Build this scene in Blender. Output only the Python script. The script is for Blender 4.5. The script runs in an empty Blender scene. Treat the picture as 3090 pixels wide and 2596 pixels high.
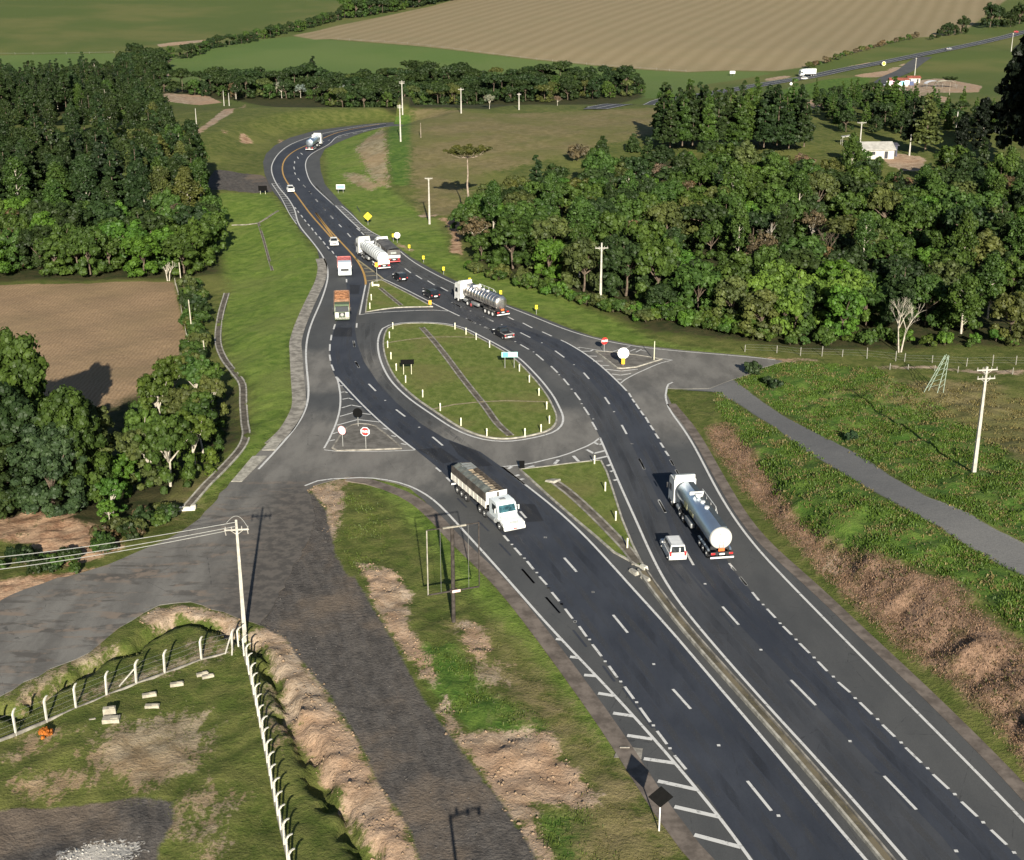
import bpy, bmesh, math, random
import numpy as np
from mathutils import Vector, Matrix
R = math.radians
random.seed(7); rng = np.random.default_rng(11)
S = bpy.context.scene
COL = S.collection
# ---------------------------------------------------------------- camera, sky, sun, exposure
CAMH, FN, W_PX, H_PX, YH = 58.0, 4019.0, 3090.0, 2596.0, -147.0
PITCH = math.atan((H_PX/2 - YH)/FN)
cam_d = bpy.data.cameras.new('camera'); cam = bpy.data.objects.new('camera', cam_d); COL.objects.link(cam)
cam.location = (0, 0, CAMH); cam.rotation_euler = (math.pi/2 - PITCH, 0, 0)
cam_d.sensor_fit = 'HORIZONTAL'; cam_d.sensor_width = 36; cam_d.lens = 36*FN/W_PX
cam_d.clip_start = 1; cam_d.clip_end = 12000
S.camera = cam
SUN_EL, SUN_AZ = 21.0, 6.9          # degrees above the horizon, degrees right of straight behind the camera
sd = Vector((math.sin(R(SUN_AZ))*math.cos(R(SUN_EL)), -math.cos(R(SUN_AZ))*math.cos(R(SUN_EL)), math.sin(R(SUN_EL))))
w = bpy.data.worlds.new('World'); S.world = w; w.use_nodes = True
wn = w.node_tree; bg = wn.nodes['Background']
sky = wn.nodes.new('ShaderNodeTexSky'); sky.sky_type = 'NISHITA'; sky.sun_disc = False
sky.sun_elevation = R(SUN_EL); sky.sun_rotation = math.atan2(sd.x, sd.y); sky.altitude = 900
wn.links.new(sky.outputs[0], bg.inputs[0]); bg.inputs[1].default_value = 0.05
sl = bpy.data.lights.new('sun', 'SUN'); so = bpy.data.objects.new('sun', sl); COL.objects.link(so)
sl.energy = 5.0; sl.angle = R(0.5); sl.color = (1, 0.93, 0.80)
so.rotation_euler = sd.to_track_quat('Z', 'Y').to_euler()
S.view_settings.view_transform = 'Standard'; S.view_settings.look = 'None'; S.view_settings.gamma = 1
S.view_settings.exposure = 0.85
S.cycles.max_bounces = 5; S.cycles.diffuse_bounces = 2; S.cycles.glossy_bounces = 2
S.cycles.transmission_bounces = 2; S.cycles.transparent_max_bounces = 6

# ---------------------------------------------------------------- picture tiles -> ground points
TILE = dict(a=(0, 0, .5), b=(1020, 0, .5), c=(2040, 0, .5), d=(0, 860, .5), e=(1020, 860, .5), f=(2040, 860, .5),
            g=(0, 1714, .5), h=(1020, 1714, .5), i=(2040, 1714, .5), m=(800, 560, 1/3), n=(1300, 1300, 1/3),
            o=(1900, 1380, 1/4.2), p=(0, 0, 3090/2100), q=(940, 1120, 1/5.25), r=(1450, 1000, 1/3.5),
            s=(2480, 180, 1/4.2))
def N(t, x, y):
    ox, oy, k = TILE[t]; return (ox + x*k, oy + y*k)
def NL(*segs):
    """('a', x, y, x, y, ..., 'b', x, y ...) -> list of native pixels"""
    out = []; t = None; buf = []
    for v in segs:
        if isinstance(v, str): t = v; buf = []
        else:
            buf.append(v)
            if len(buf) == 2: out.append(N(t, *buf)); buf = []
    return out
cp, sp_ = math.cos(PITCH), math.sin(PITCH)
def ray(nx, ny):
    xr = (nx - W_PX/2)/FN; yr = -(ny - H_PX/2)/FN
    d = np.array([xr, cp + yr*sp_, -sp_ + yr*cp]); return d/np.linalg.norm(d)
def W0(nx, ny, z=0.0):
    d = ray(nx, ny)
    if d[2] > -1e-3: d[2] = -1e-3
    t = (CAMH - z)/-d[2]; return (d[0]*t, d[1]*t)
def P0(*segs): return [W0(*q) for q in NL(*segs)]
def ss(a, b, x):
    t = np.clip((x - a)/(b - a), 0, 1); return t*t*(3 - 2*t)
def sdist(X, Y, pl):
    """distance to a polyline and the side (+ right of travel)"""
    best = np.full(X.shape, 1e9); sg = np.ones(X.shape)
    for (x0, y0), (x1, y1) in zip(pl[:-1], pl[1:]):
        dx, dy = x1 - x0, y1 - y0; L2 = dx*dx + dy*dy + 1e-9
        t = np.clip(((X - x0)*dx + (Y - y0)*dy)/L2, 0, 1)
        ex, ey = X - x0 - t*dx, Y - y0 - t*dy; dd = np.hypot(ex, ey)
        cr = dy*(X - x0) - dx*(Y - y0); k = dd < best
        best = np.where(k, dd, best); sg = np.where(k, np.sign(cr), sg)
    return best, sg
def pdist(X, Y, poly):
    """signed distance to a polygon, + inside"""
    ins = np.zeros(X.shape, bool); n = len(poly)
    best = np.full(X.shape, 1e9)
    for k in range(n):
        x0, y0 = poly[k]; x1, y1 = poly[(k + 1) % n]
        dx, dy = x1 - x0, y1 - y0; L2 = dx*dx + dy*dy + 1e-9
        t = np.clip(((X - x0)*dx + (Y - y0)*dy)/L2, 0, 1)
        best = np.minimum(best, np.hypot(X - x0 - t*dx, Y - y0 - t*dy))
        c = (y0 > Y) != (y1 > Y)
        with np.errstate(divide='ignore', invalid='ignore'):
            xi = x0 + (Y - y0)/(y1 - y0 if y1 != y0 else 1e-9)*dx
        ins ^= c & (X < xi)
    return np.where(ins, best, -best)
def side_of(X, Y, pl):
    a = np.array(pl); a = a[np.argsort(a[:, 1], kind='stable')]
    return np.sign(X - np.interp(Y, a[:, 1], a[:, 0]))
def vnoise(X, Y, sc, seed=0):
    x = X*sc + 31.7*seed; y = Y*sc - 17.3*seed; i = np.floor(x); j = np.floor(y); u = x - i; v = y - j; u = u*u*(3 - 2*u); v = v*v*(3 - 2*v)
    h = lambda a, b_: np.modf(np.abs(np.sin(a*127.1 + b_*311.7 + seed)*43758.5453))[0]
    return (h(i, j)*(1 - u) + h(i + 1, j)*u)*(1 - v) + (h(i, j + 1)*(1 - u) + h(i + 1, j + 1)*u)*v - .5
def rag(pts, amp, step=1.0):
    out = []
    for (x0, y0), (x1, y1) in zip(pts[:-1], pts[1:]):
        L = math.hypot(x1 - x0, y1 - y0); n = max(1, min(60, int(L/step)))
        for k in range(n):
            t = k/n; o = amp*(random.random() - .5)*2 if 0 < k else 0; out.append((x0 + (x1 - x0)*t + o*(y1 - y0)/L, y0 + (y1 - y0)*t - o*(x1 - x0)/L))
    return out + [pts[-1]]
# key edges of the asphalt on the flat carriageway level
E_RIGHT = P0('i', 3600, 2900, 2100, 1370, 1900, 1180, 1700, 970, 1500, 770, 1300, 580, 1100, 400, 900, 200, 690, 0,
             'f', 560, 1590, 420, 1410, 330, 1260, 240, 1100, 160, 950, 60, 800, 0, 720, 'e', 2020, 735, 1985, 660, 1985, 625)
E_NR = P0('e', 1800, 365, 1650, 335, 1540, 312, 1400, 265, 1300, 225, 1150, 165, 1010, 115, 'm', 1620, 815, 1480, 740, 1320, 650, 1200, 560,
          1100, 480, 1000, 440, 880, 360, 790, 250, 700, 170, 570, 20, 'a', 2020, 1190, 1960, 1110, 1935, 1030, 1930, 960, 1960, 900, 2040, 860,
          'b', 60, 835, 150, 800, 270, 768, 330, 762, 420, 757)
E_NR = E_NR[::-1][1:]
E_W = P0('d', 1390, 1190, 1600, 970, 1700, 870, 1770, 770, 1785, 700, 1775, 560, 1755, 420, 1770, 300, 1830, 180,
         'm', 350, 1130, 420, 990, 480, 860, 500, 740, 490, 660, 470, 575, 400, 490, 320, 410, 262, 320, 195, 215, 125, 120, 60, 40,
         'a', 1620, 1105, 1597, 1050, 1587, 980, 1605, 930, 1660, 878, 1750, 832, 1900, 790)
E_WN = P0('b', 420, 735, 270, 742, 150, 752, 0, 770)
E_W = E_W + E_WN[::-1]
SIDE_ROAD = P0('d', 1390, 1190, 1280, 1330, 1150, 1450, 1000, 1540, 800, 1625, 650, 1690, 400, 1764, 'g', 350, 60, 150, 130, -300, 330, -1200, 800)
SIDE_ROAD_S = P0('g', -900, 1500, 0, 775, 140, 690, 300, 610, 450, 555, 600, 460, 720, 360, 870, 270, 960, 225, 1150, 205, 1350, 265, 1450, 310, 1530, 330)
ASPHALT = (P0('i', -200, 2900, 'h', 2700, 2500, 2100, 1680, 1900, 1340, 1790, 1150, 1600, 880, 1400, 600, 1220, 360, 1060, 160, 920, 0,
              'e', 740, 1570, 600, 1400, 520, 1300, 430, 1225, 340, 1195, 200, 1165, 60, 1160, 'd', 1990, 1185, 1900, 1210)
           + rag(P0('d', 1850, 1240, 1880, 1300, 1900, 1400, 1850, 1560, 'g', 1740, 60, 1660, 200, 1570, 345), .22, .9)
           + rag(SIDE_ROAD_S[::-1], .3, 1.2) + rag(SIDE_ROAD[::-1], .25, 1.5) + E_W[1:-1]
           + P0('b', 420, 735, 420, 757) + E_NR
           + P0('e', 2000, 385, 2100, 397, 'f', 200, 408, 430, 428, 640, 458, 640, 464, 560, 490, 490, 508, 440, 540, 330, 575, 200, 625, 0, 628) + E_RIGHT[::-1])
GULLY = P0('g', -200, 800, 90, 880, 300, 720, 600, 560, 800, 470, 950, 360, 1080, 315, 1280, 335, 1400, 400, 1520, 450, 1640, 600, 1700, 780, 1790, 960, 1900, 1180, 2000, 1370, 2100, 1500,
           'h', 60, 1560, 150, 1660, 220, 1764, 500, 2300)
def hgt(X, Y):
    X = np.asarray(X, float); Y = np.asarray(Y, float)
    h = np.zeros(X.shape)
    d, s = sdist(X, Y, E_RIGHT); r = d*side_of(X, Y, E_RIGHT)
    r = r + (1.6*vnoise(X, Y, .35, 7) + .8*vnoise(X, Y, .9, 8))*ss(2.5, 4.5, r); h += (.45*ss(1.0, 3.6, r) + 2.6*ss(3.4, 7.6, r) + .35*ss(7.5, 12, r))*(1 - ss(122, 176, Y))*(X > -5)
    d, s = sdist(X, Y, E_NR); q = d*side_of(X, Y, E_NR)
    h += 5.0*ss(3, 24, q)*ss(300, 430, Y)*(1 - ss(488, 560, Y))*ss(-70, -45, X)
    d2, s2 = sdist(X, Y, E_W); l = -d2*side_of(X, Y, E_W)
    h += -2.3*ss(1.0, 15, l)*ss(128, 152, Y)*(1 - ss(295, 345, Y))
    h += 4.5*ss(3, 20, l)*ss(365, 430, Y)*(1 - ss(490, 540, Y))*ss(-150, -90, X)*(X < 5)
    h += -6.0*ss(515, 610, Y)
    F = Y - 700 + 0.08*X
    h += 0.05*np.clip(F, 0, 1500)*ss(0, 160, F)
    h += ss(560, 800, Y)*(2.5*np.sin(X*0.013 + 1)*np.cos(Y*0.006))
    g, _ = sdist(X + 1.1*vnoise(X, Y, .8, 3) + .5*vnoise(X, Y, 2.1, 4), Y + .9*vnoise(X, Y, .9, 5), GULLY)
    h += (-1.15*np.exp(-(np.maximum(g - .25, 0)/.5)**2))*(Y < 128)
    return h
def micro(X, Y):
    return 0.10*np.sin(X*1.3 + 2*np.sin(Y*.31))*np.sin(Y*1.1 + 1.7*np.sin(X*.4)) + 0.16*np.sin(X*.37 + 1)*np.sin(Y*.29)
def cast(nx, ny):
    """native pixel -> terrain point"""
    d = ray(nx, ny)
    if d[2] > -0.004: d[2] = -0.004
    t = np.geomspace(40, 6000, 1400)
    px, py, pz = d[0]*t, d[1]*t, CAMH + d[2]*t
    g = pz - hgt(px, py); k = np.argmax(g < 0)
    if not (g < 0).any(): k = len(t) - 1
    t0, t1 = t[max(k - 1, 0)], t[k]; g0, g1 = g[max(k - 1, 0)], g[k]
    tt = t0 + (t1 - t0)*(g0/(g0 - g1) if g0 != g1 else 0)
    return (d[0]*tt, d[1]*tt)
def PC(*segs): return [cast(*q) for q in NL(*segs)]
def C1(t, x, y): return cast(*N(t, x, y))
def H1(x, y): return float(hgt(np.array([x]), np.array([y]))[0])

# ---------------------------------------------------------------- materials
def new_mat(name):
    m = bpy.data.materials.new(name); m.use_nodes = True
    nt = m.node_tree; nt.nodes.clear()
    out = nt.nodes.new('ShaderNodeOutputMaterial'); b = nt.nodes.new('ShaderNodeBsdfPrincipled')
    nt.links.new(b.outputs[0], out.inputs[0]); return m, nt, b
def nd(nt, typ, ins=None, **kw):
    n = nt.nodes.new('ShaderNode' + typ)
    for k, v in kw.items(): setattr(n, k, v)
    for k, v in (ins or {}).items():
        if isinstance(v, bpy.types.NodeSocket): nt.links.new(v, n.inputs[k])
        else: n.inputs[k].default_value = v
    return n
def mth(nt, op, a, b=None, c=None, clamp=False):
    n = nt.nodes.new('ShaderNodeMath'); n.operation = op; n.use_clamp = clamp
    for k, v in enumerate((a, b, c)):
        if v is None: continue
        if isinstance(v, bpy.types.NodeSocket): nt.links.new(v, n.inputs[k])
        else: n.inputs[k].default_value = v
    return n.outputs[0]
def mixc(nt, f, a, b, blend='MIX'):
    n = nt.nodes.new('ShaderNodeMix'); n.data_type = 'RGBA'; n.blend_type = blend
    for k, v in ((0, f), (6, a), (7, b)):
        if isinstance(v, bpy.types.NodeSocket): nt.links.new(v, n.inputs[k])
        elif k == 0: n.inputs[k].default_value = v
        else: n.inputs[k].default_value = (*v, 1)
    return n.outputs[2]
def noise(nt, co, scale, detail=4, rough=.6, dist=0):
    n = nd(nt, 'TexNoise', {'Vector': co, 'Scale': scale, 'Detail': detail, 'Roughness': rough, 'Distortion': dist}); return n.outputs[0]
def ramp(nt, f, lo, hi):
    n = nd(nt, 'MapRange', {0: f, 1: lo, 2: hi}); n.interpolation_type = 'SMOOTHSTEP'; return n.outputs[0]
def objco(nt): return nd(nt, 'TexCoord').outputs['Object']
def scl(nt, co, s, rot=0.0):
    return nd(nt, 'Mapping', {'Vector': co, 'Rotation': (0, 0, rot), 'Scale': s}).outputs[0]
def bump(nt, b, hgt_, dist, strength=1.0):
    n = nd(nt, 'Bump', {'Height': hgt_, 'Distance': dist, 'Strength': strength}); nt.links.new(n.outputs[0], b.inputs['Normal'])
MATS = {}
def paint(name, col, rough=.5, metal=0.0, var=.12, scale=3.0, coat=0.0, emis=None):
    if name in MATS: return MATS[name]
    m, nt, b = new_mat(name); co = objco(nt)
    n = noise(nt, co, scale, 5, .65)
    lo = tuple(c*(1 - var) for c in col); hi = tuple(min(1, c*(1 + var)) for c in col)
    nt.links.new(mixc(nt, ramp(nt, n, .35, .65), lo, hi), b.inputs['Base Color'])
    b.inputs['Roughness'].default_value = rough; b.inputs['Metallic'].default_value = metal
    b.inputs['Coat Weight'].default_value = coat
    if rough >= .9: b.inputs['Specular IOR Level'].default_value = .1
    MATS[name] = m; return m
# --- asphalt family
TRK = (W0(*N('p', 655, 1000)), W0(*N('p', 515, 1300)))
DUST = [(W0(*N('p', 605, 1060)), 15), (W0(*N('p', 545, 1180)), 17), (W0(*N('p', 490, 1235)), 12), (W0(*N('p', 120, 1300)), 15), (W0(*N('p', 330, 1200)), 13)]
WORN = [(W0(*N('p', *q)), r) for q, r in (((250, 1270), 34), ((480, 1120), 24), ((620, 930), 20), ((820, 945), 15), ((980, 930), 17), ((1150, 890), 13), ((1420, 745), 26), ((1540, 740), 22), ((660, 760), 14), ((1370, 850), 14))]
def asphalt(name, lo, hi, dirt=0.0, rough=.85, worn=False):
    m, nt, b = new_mat(name); co = objco(nt)
    big = noise(nt, co, .035, 5, .6); mid = noise(nt, scl(nt, co, (1, .35, 1), R(-25)), .35, 6, .6); fine = noise(nt, co, 14, 3, .7)
    f = mth(nt, 'ADD', mth(nt, 'MULTIPLY', big, .5), mth(nt, 'MULTIPLY', mid, .5))
    c = mixc(nt, ramp(nt, f, .36, .64), lo, hi)
    if worn:
        wf = 0.0
        for q, rr in WORN:
            dv = nd(nt, 'VectorMath', {0: co, 1: (*q, 0)}, operation='DISTANCE').outputs['Value']
            wf = mth(nt, 'MAXIMUM', mth(nt, 'MULTIPLY', mth(nt, 'SUBTRACT', 1.0, mth(nt, 'DIVIDE', dv, rr)), 1.7), wf)
        wf = mth(nt, 'MULTIPLY', mth(nt, 'ADD', wf, mth(nt, 'MULTIPLY', mth(nt, 'SUBTRACT', mid, .5), 1.2), clamp=True), ramp(nt, wf, 0, .5), clamp=True)
        c = mixc(nt, wf, c, mixc(nt, ramp(nt, mid, .35, .65), (.128, .121, .110), (.190, .180, .162)))
    sp = mth(nt, 'MULTIPLY_ADD', fine, .7, .65); c = mixc(nt, 1.0, c, nd(nt, 'CombineColor', {0: sp, 1: sp, 2: sp}).outputs[0], 'MULTIPLY')
    cr = nd(nt, 'TexVoronoi', {'Vector': nd(nt, 'Mapping', {'Vector': co, 'Rotation': (0, 0, .5)}).outputs[0], 'Scale': .16}, feature='DISTANCE_TO_EDGE').outputs[0]
    wob = noise(nt, co, 1.2, 3, .6)
    crack = mth(nt, 'LESS_THAN', mth(nt, 'MULTIPLY_ADD', wob, .03, cr), .0165)
    c = mixc(nt, mth(nt, 'MULTIPLY', crack, .45), c, (.025, .026, .028))
    if dirt:
        att = 0.0
        for q, rr in DUST:
            dv = nd(nt, 'VectorMath', {0: co, 1: (*q, 0)}, operation='DISTANCE').outputs['Value']
            g = mth(nt, 'MAXIMUM', mth(nt, 'SUBTRACT', 1.0, mth(nt, 'DIVIDE', dv, rr)), 0.0); att = mth(nt, 'MAXIMUM', g, att)
        att = mth(nt, 'MULTIPLY', att, 2.0, clamp=True)
        dn = noise(nt, scl(nt, co, (.5, 2.2, 1), R(-35)), .30, 7, .68, .6)
        df = mth(nt, 'MULTIPLY', ramp(nt, dn, .48, .60), att, clamp=True)
        dc = mixc(nt, ramp(nt, noise(nt, co, .5, 4, .6), .45, .58), (.078, .070, .062), (.22, .17, .13))
        c = mixc(nt, mth(nt, 'MULTIPLY', df, dirt), c, dc)
        (ax_, ay_), (bx_, by_) = TRK; L_ = math.hypot(bx_ - ax_, by_ - ay_); ux, uy = (bx_ - ax_)/L_, (by_ - ay_)/L_
        rel = nd(nt, 'VectorMath', {0: co, 1: (ax_, ay_, 0)}, operation='SUBTRACT').outputs[0]
        al = nd(nt, 'VectorMath', {0: rel, 1: (ux, uy, 0)}, operation='DOT_PRODUCT').outputs['Value']; pe = nd(nt, 'VectorMath', {0: rel, 1: (-uy, ux, 0)}, operation='DOT_PRODUCT').outputs['Value']
        pe = mth(nt, 'ABSOLUTE', pe); pe = mth(nt, 'MULTIPLY_ADD', mth(nt, 'SUBTRACT', dn, .5), 9.0, pe)
        near = mth(nt, 'MULTIPLY', mth(nt, 'SUBTRACT', 1.0, ramp(nt, pe, 1.5, 8.5)), mth(nt, 'MULTIPLY', ramp(nt, al, -4, 3), mth(nt, 'SUBTRACT', 1.0, ramp(nt, al, L_ - 1, L_ + 5))))
        gcol = mixc(nt, ramp(nt, noise(nt, co, .9, 5, .65), .4, .6), (.074, .067, .060), (.125, .110, .095))
        c = mixc(nt, near, c, gcol)
    nt.links.new(c, b.inputs['Base Color']); b.inputs['Roughness'].default_value = rough
    b.inputs['Specular IOR Level'].default_value = .3
    bump(nt, b, fine, .01, .6); MATS[name] = m; return m
A_GREY = asphalt('asphalt_grey', (.064, .066, .067), (.086, .087, .086), .75, worn=True)
A_DARK = asphalt('asphalt_dark', (.030, .035, .047), (.049, .055, .069))
A_DARK2 = asphalt('asphalt_dark_worn', (.044, .048, .056), (.067, .070, .077))
A_PATCH = asphalt('asphalt_patch', (.018, .020, .026), (.027, .029, .035))
CONC = paint('concrete', (.36, .34, .29), .9, 0, .3, 1.2)
CONC2 = paint('concrete_weathered', (.27, .25, .215), .95, 0, .35, .8)
GUTTER = paint('gutter_earth_stained', (.155, .130, .110), .95, 0, .3, .6)
def marking(name, col):
    m, nt, b = new_mat(name); co = objco(nt)
    n = noise(nt, co, 2.2, 8, .8); f = ramp(nt, n, .36, .47)
    nt.links.new(mixc(nt, f, tuple(c*.38 for c in col), col), b.inputs['Base Color']); b.inputs['Roughness'].default_value = .6
    MATS[name] = m; return m
WHITE_M = marking('white_road_paint', (.62, .61, .58)); ORANGE_M = marking('orange_road_paint', (.50, .29, .07))
CREAM_M = marking('faded_cream_road_paint', (.36, .31, .18))

# ---------------------------------------------------------------- object helpers
def obj_from(name, verts, faces, mat=None, parent=None, smooth=False):
    me = bpy.data.meshes.new(name); me.from_pydata([tuple(v) for v in verts], [], faces); me.update()
    o = bpy.data.objects.new(name, me); COL.objects.link(o)
    if mat: me.materials.append(mat)
    if parent: o.parent = parent
    if smooth: me.polygons.foreach_set('use_smooth', [True]*len(me.polygons))
    return o
def mesh_np(name, V, F, mat):
    """fast mesh from numpy arrays; F is (n,3) or (n,4)"""
    me = bpy.data.meshes.new(name); V = np.asarray(V, np.float32); F = np.asarray(F, np.int32)
    me.vertices.add(len(V)); me.vertices.foreach_set('co', V.ravel())
    k = F.shape[1]; me.loops.add(F.size); me.loops.foreach_set('vertex_index', F.ravel())
    me.polygons.add(len(F)); me.polygons.foreach_set('loop_start', np.arange(0, F.size, k, dtype=np.int32))
    me.update(calc_edges=True); me.materials.append(mat); return me
def link(name, me, parent=None):
    o = bpy.data.objects.new(name, me); COL.objects.link(o); o.parent = parent; return o
def fattr(me, name, vals):
    a = me.attributes.new(name, 'FLOAT', 'POINT'); a.data.foreach_set('value', np.asarray(vals, np.float32))
def tag(o, label, cat, group=None, kind=None):
    o['label'] = label
    if cat: o['category'] = cat
    if group: o['group'] = group
    if kind: o['kind'] = kind
    return o
def struct(o, label=None):
    o['kind'] = 'structure'
    if label: o['label'] = label
    return o
def empty(name, x, y, z=None, rz=0.0):
    o = bpy.data.objects.new(name, None); COL.objects.link(o); o.empty_display_size = .3
    o.location = (x, y, H1(x, y) if z is None else z); o.rotation_euler = (0, 0, rz); return o
def bm_done(name, bm, mat, parent=None, smooth=False, bev=0.0):
    if bev:
        bmesh.ops.bevel(bm, geom=[e for e in bm.edges if len(e.link_faces) == 2 and e.calc_face_angle(0) > .5], offset=bev, segments=2, profile=.5, affect='EDGES', clamp_overlap=True)
    bmesh.ops.recalc_face_normals(bm, faces=bm.faces)
    me = bpy.data.meshes.new(name); bm.to_mesh(me); bm.free(); me.materials.append(mat)
    if smooth:
        me.polygons.foreach_set('use_smooth', [True]*len(me.polygons))
        try: me.set_sharp_from_angle(angle=R(38))
        except Exception: pass
    o = bpy.data.objects.new(name, me); COL.objects.link(o); o.parent = parent; return o
def box(bm, c, s, rot=None):
    m = Matrix.Translation(Vector(c))
    if rot: m = m @ Matrix.Rotation(rot[1], 4, rot[0])
    bmesh.ops.create_cube(bm, size=1, matrix=m @ Matrix.Diagonal((s[0], s[1], s[2], 1)))
def rod(bm, p0, p1, r0, r1=None, seg=8):
    r1 = r0 if r1 is None else r1
    p0 = Vector(p0); p1 = Vector(p1); d = p1 - p0
    m = Matrix.Translation((p0 + p1)/2) @ d.to_track_quat('Z', 'Y').to_matrix().to_4x4()
    bmesh.ops.create_cone(bm, cap_ends=True, segments=seg, radius1=r0, radius2=r1, depth=d.length, matrix=m)
def hexa(bm, b4, t4):
    vs = [bm.verts.new(p) for p in b4 + t4]
    for f in ((3, 2, 1, 0), (4, 5, 6, 7), (0, 1, 5, 4), (1, 2, 6, 5), (2, 3, 7, 6), (3, 0, 4, 7)): bm.faces.new([vs[k] for k in f])
def prism(bm, prof, x0, x1):
    """profile in (y,z) extruded along x"""
    a = [bm.verts.new((x0, y, z)) for y, z in prof]; b = [bm.verts.new((x1, y, z)) for y, z in prof]; n = len(prof)
    bm.faces.new(a); bm.faces.new(b[::-1])
    for k in range(n): bm.faces.new([a[k], b[k], b[(k + 1) % n], a[(k + 1) % n]])
def lathe_y(bm, prof, cx, cz, seg=24, cap=True):
    """profile list (y, r) turned about an axis along y"""
    rings = [[bm.verts.new((cx + r*math.cos(2*math.pi*k/seg), y, cz + r*math.sin(2*math.pi*k/seg))) for k in range(seg)] for y, r in prof]
    for A, B in zip(rings[:-1], rings[1:]):
        for k in range(seg): bm.faces.new([A[k], A[(k + 1) % seg], B[(k + 1) % seg], B[k]])
    if cap: bm.faces.new(rings[0]); bm.faces.new(rings[-1][::-1])
def smoothpath(pts, step=1.5, closed=False):
    P = [np.array(p, float) for p in pts]
    if closed: P = [P[-1]] + P + [P[0], P[1]]
    else: P = [2*P[0] - P[1]] + P + [2*P[-1] - P[-2]]
    out = []
    for k in range(1, len(P) - 2):
        p0, p1, p2, p3 = P[k-1:k+3]; L = np.linalg.norm(p2 - p1); n = max(1, int(L/step))
        for j in range(n):
            t = j/n; out.append(.5*((2*p1) + (-p0 + p2)*t + (2*p0 - 5*p1 + 4*p2 - p3)*t*t + (-p0 + 3*p1 - 3*p2 + p3)*t**3))
    if not closed: out.append(P[-2])
    return np.array(out)
def ease(P, step, win):
    """takes the hand-traced wobble out of a long evenly sampled path, ends kept"""
    n = int(win/step/2)
    if n < 1 or len(P) < 6: return P
    Q = P.copy()
    for _ in range(2):
        A = Q.copy()
        for k in range(1, len(P) - 1):
            r = min(n, k, len(P) - 1 - k); A[k] = Q[k - r:k + r + 1].mean(0)
        Q = A
    return Q
class Flat:
    """collects strips and bars lying on the road"""
    def __init__(s): s.V = []; s.F = []
    def strip(s, P, w, z, off=0.0, closed=False):
        P = np.asarray(P, float)[:, :2]
        T = np.gradient(P, axis=0) if not closed else (np.roll(P, -1, 0) - np.roll(P, 1, 0))
        T /= np.linalg.norm(T, axis=1)[:, None] + 1e-9; Nn = np.stack([T[:, 1], -T[:, 0]], 1)
        wv = np.asarray(w)*np.ones(len(P)); A = P + Nn*(off - wv/2)[:, None]; B = P + Nn*(off + wv/2)[:, None]
        zz = z(P[:, 0], P[:, 1]) if callable(z) else np.full(len(P), z)
        k0 = len(s.V)
        for a, b, q in zip(A, B, zz): s.V += [(a[0], a[1], q), (b[0], b[1], q)]
        n = len(P)
        for k in range(n if closed else n - 1):
            a = k0 + 2*k; b = k0 + 2*((k + 1) % n); s.F.append((a, a + 1, b + 1, b))
    def done(s, name, mat, parent=None): return obj_from(name, s.V, s.F, mat, parent)
def wall_ribbon(name, P, w, z0, z1, mat, parent=None, off=0.0, closed=False):
    """solid kerb or wall along a path"""
    P = np.asarray(P, float)[:, :2]
    T = np.gradient(P, axis=0) if not closed else (np.roll(P, -1, 0) - np.roll(P, 1, 0))
    T /= np.linalg.norm(T, axis=1)[:, None] + 1e-9; Nn = np.stack([T[:, 1], -T[:, 0]], 1)
    A = P + Nn*(off - w/2); B = P + Nn*(off + w/2); V = []; F = []
    g = hgt(P[:, 0], P[:, 1]); g = np.where(np.abs(g) < .02, 0, g)
    for a, b, h in zip(A, B, g): V += [(a[0], a[1], z0 + h), (a[0], a[1], z1 + h), (b[0], b[1], z1 + h), (b[0], b[1], z0 + h)]
    n = len(P)
    for k in range(n if closed else n - 1):
        a = 4*k; b = 4*((k + 1) % n)
        for j in range(3): F.append((a + j, b + j, b + j + 1, a + j + 1))
    if not closed: F += [(0, 1, 2, 3), (4*n - 1, 4*n - 2, 4*n - 3, 4*n - 4)]
    return obj_from(name, V, F, mat, parent)
def poly_sheet(name, poly, z, mat, grid=None, skirt=0.0):
    bm = bmesh.new(); vs = [bm.verts.new((x, y, z)) for x, y in poly]
    es = [bm.edges.new((vs[k], vs[(k + 1) % len(vs)])) for k in range(len(vs))]
    bmesh.ops.triangle_fill(bm, use_beauty=True, use_dissolve=False, edges=es)
    for f in bm.faces:
        if f.normal.z < 0: f.normal_flip()
    if skirt:
        r = bmesh.ops.extrude_edge_only(bm, edges=[e for e in bm.edges if e.is_boundary])
        for v in r['geom']:
            if isinstance(v, bmesh.types.BMVert): v.co.z -= skirt
    me = bpy.data.meshes.new(name); bm.to_mesh(me); bm.free(); me.materials.append(mat)
    return link(name, me)
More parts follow.
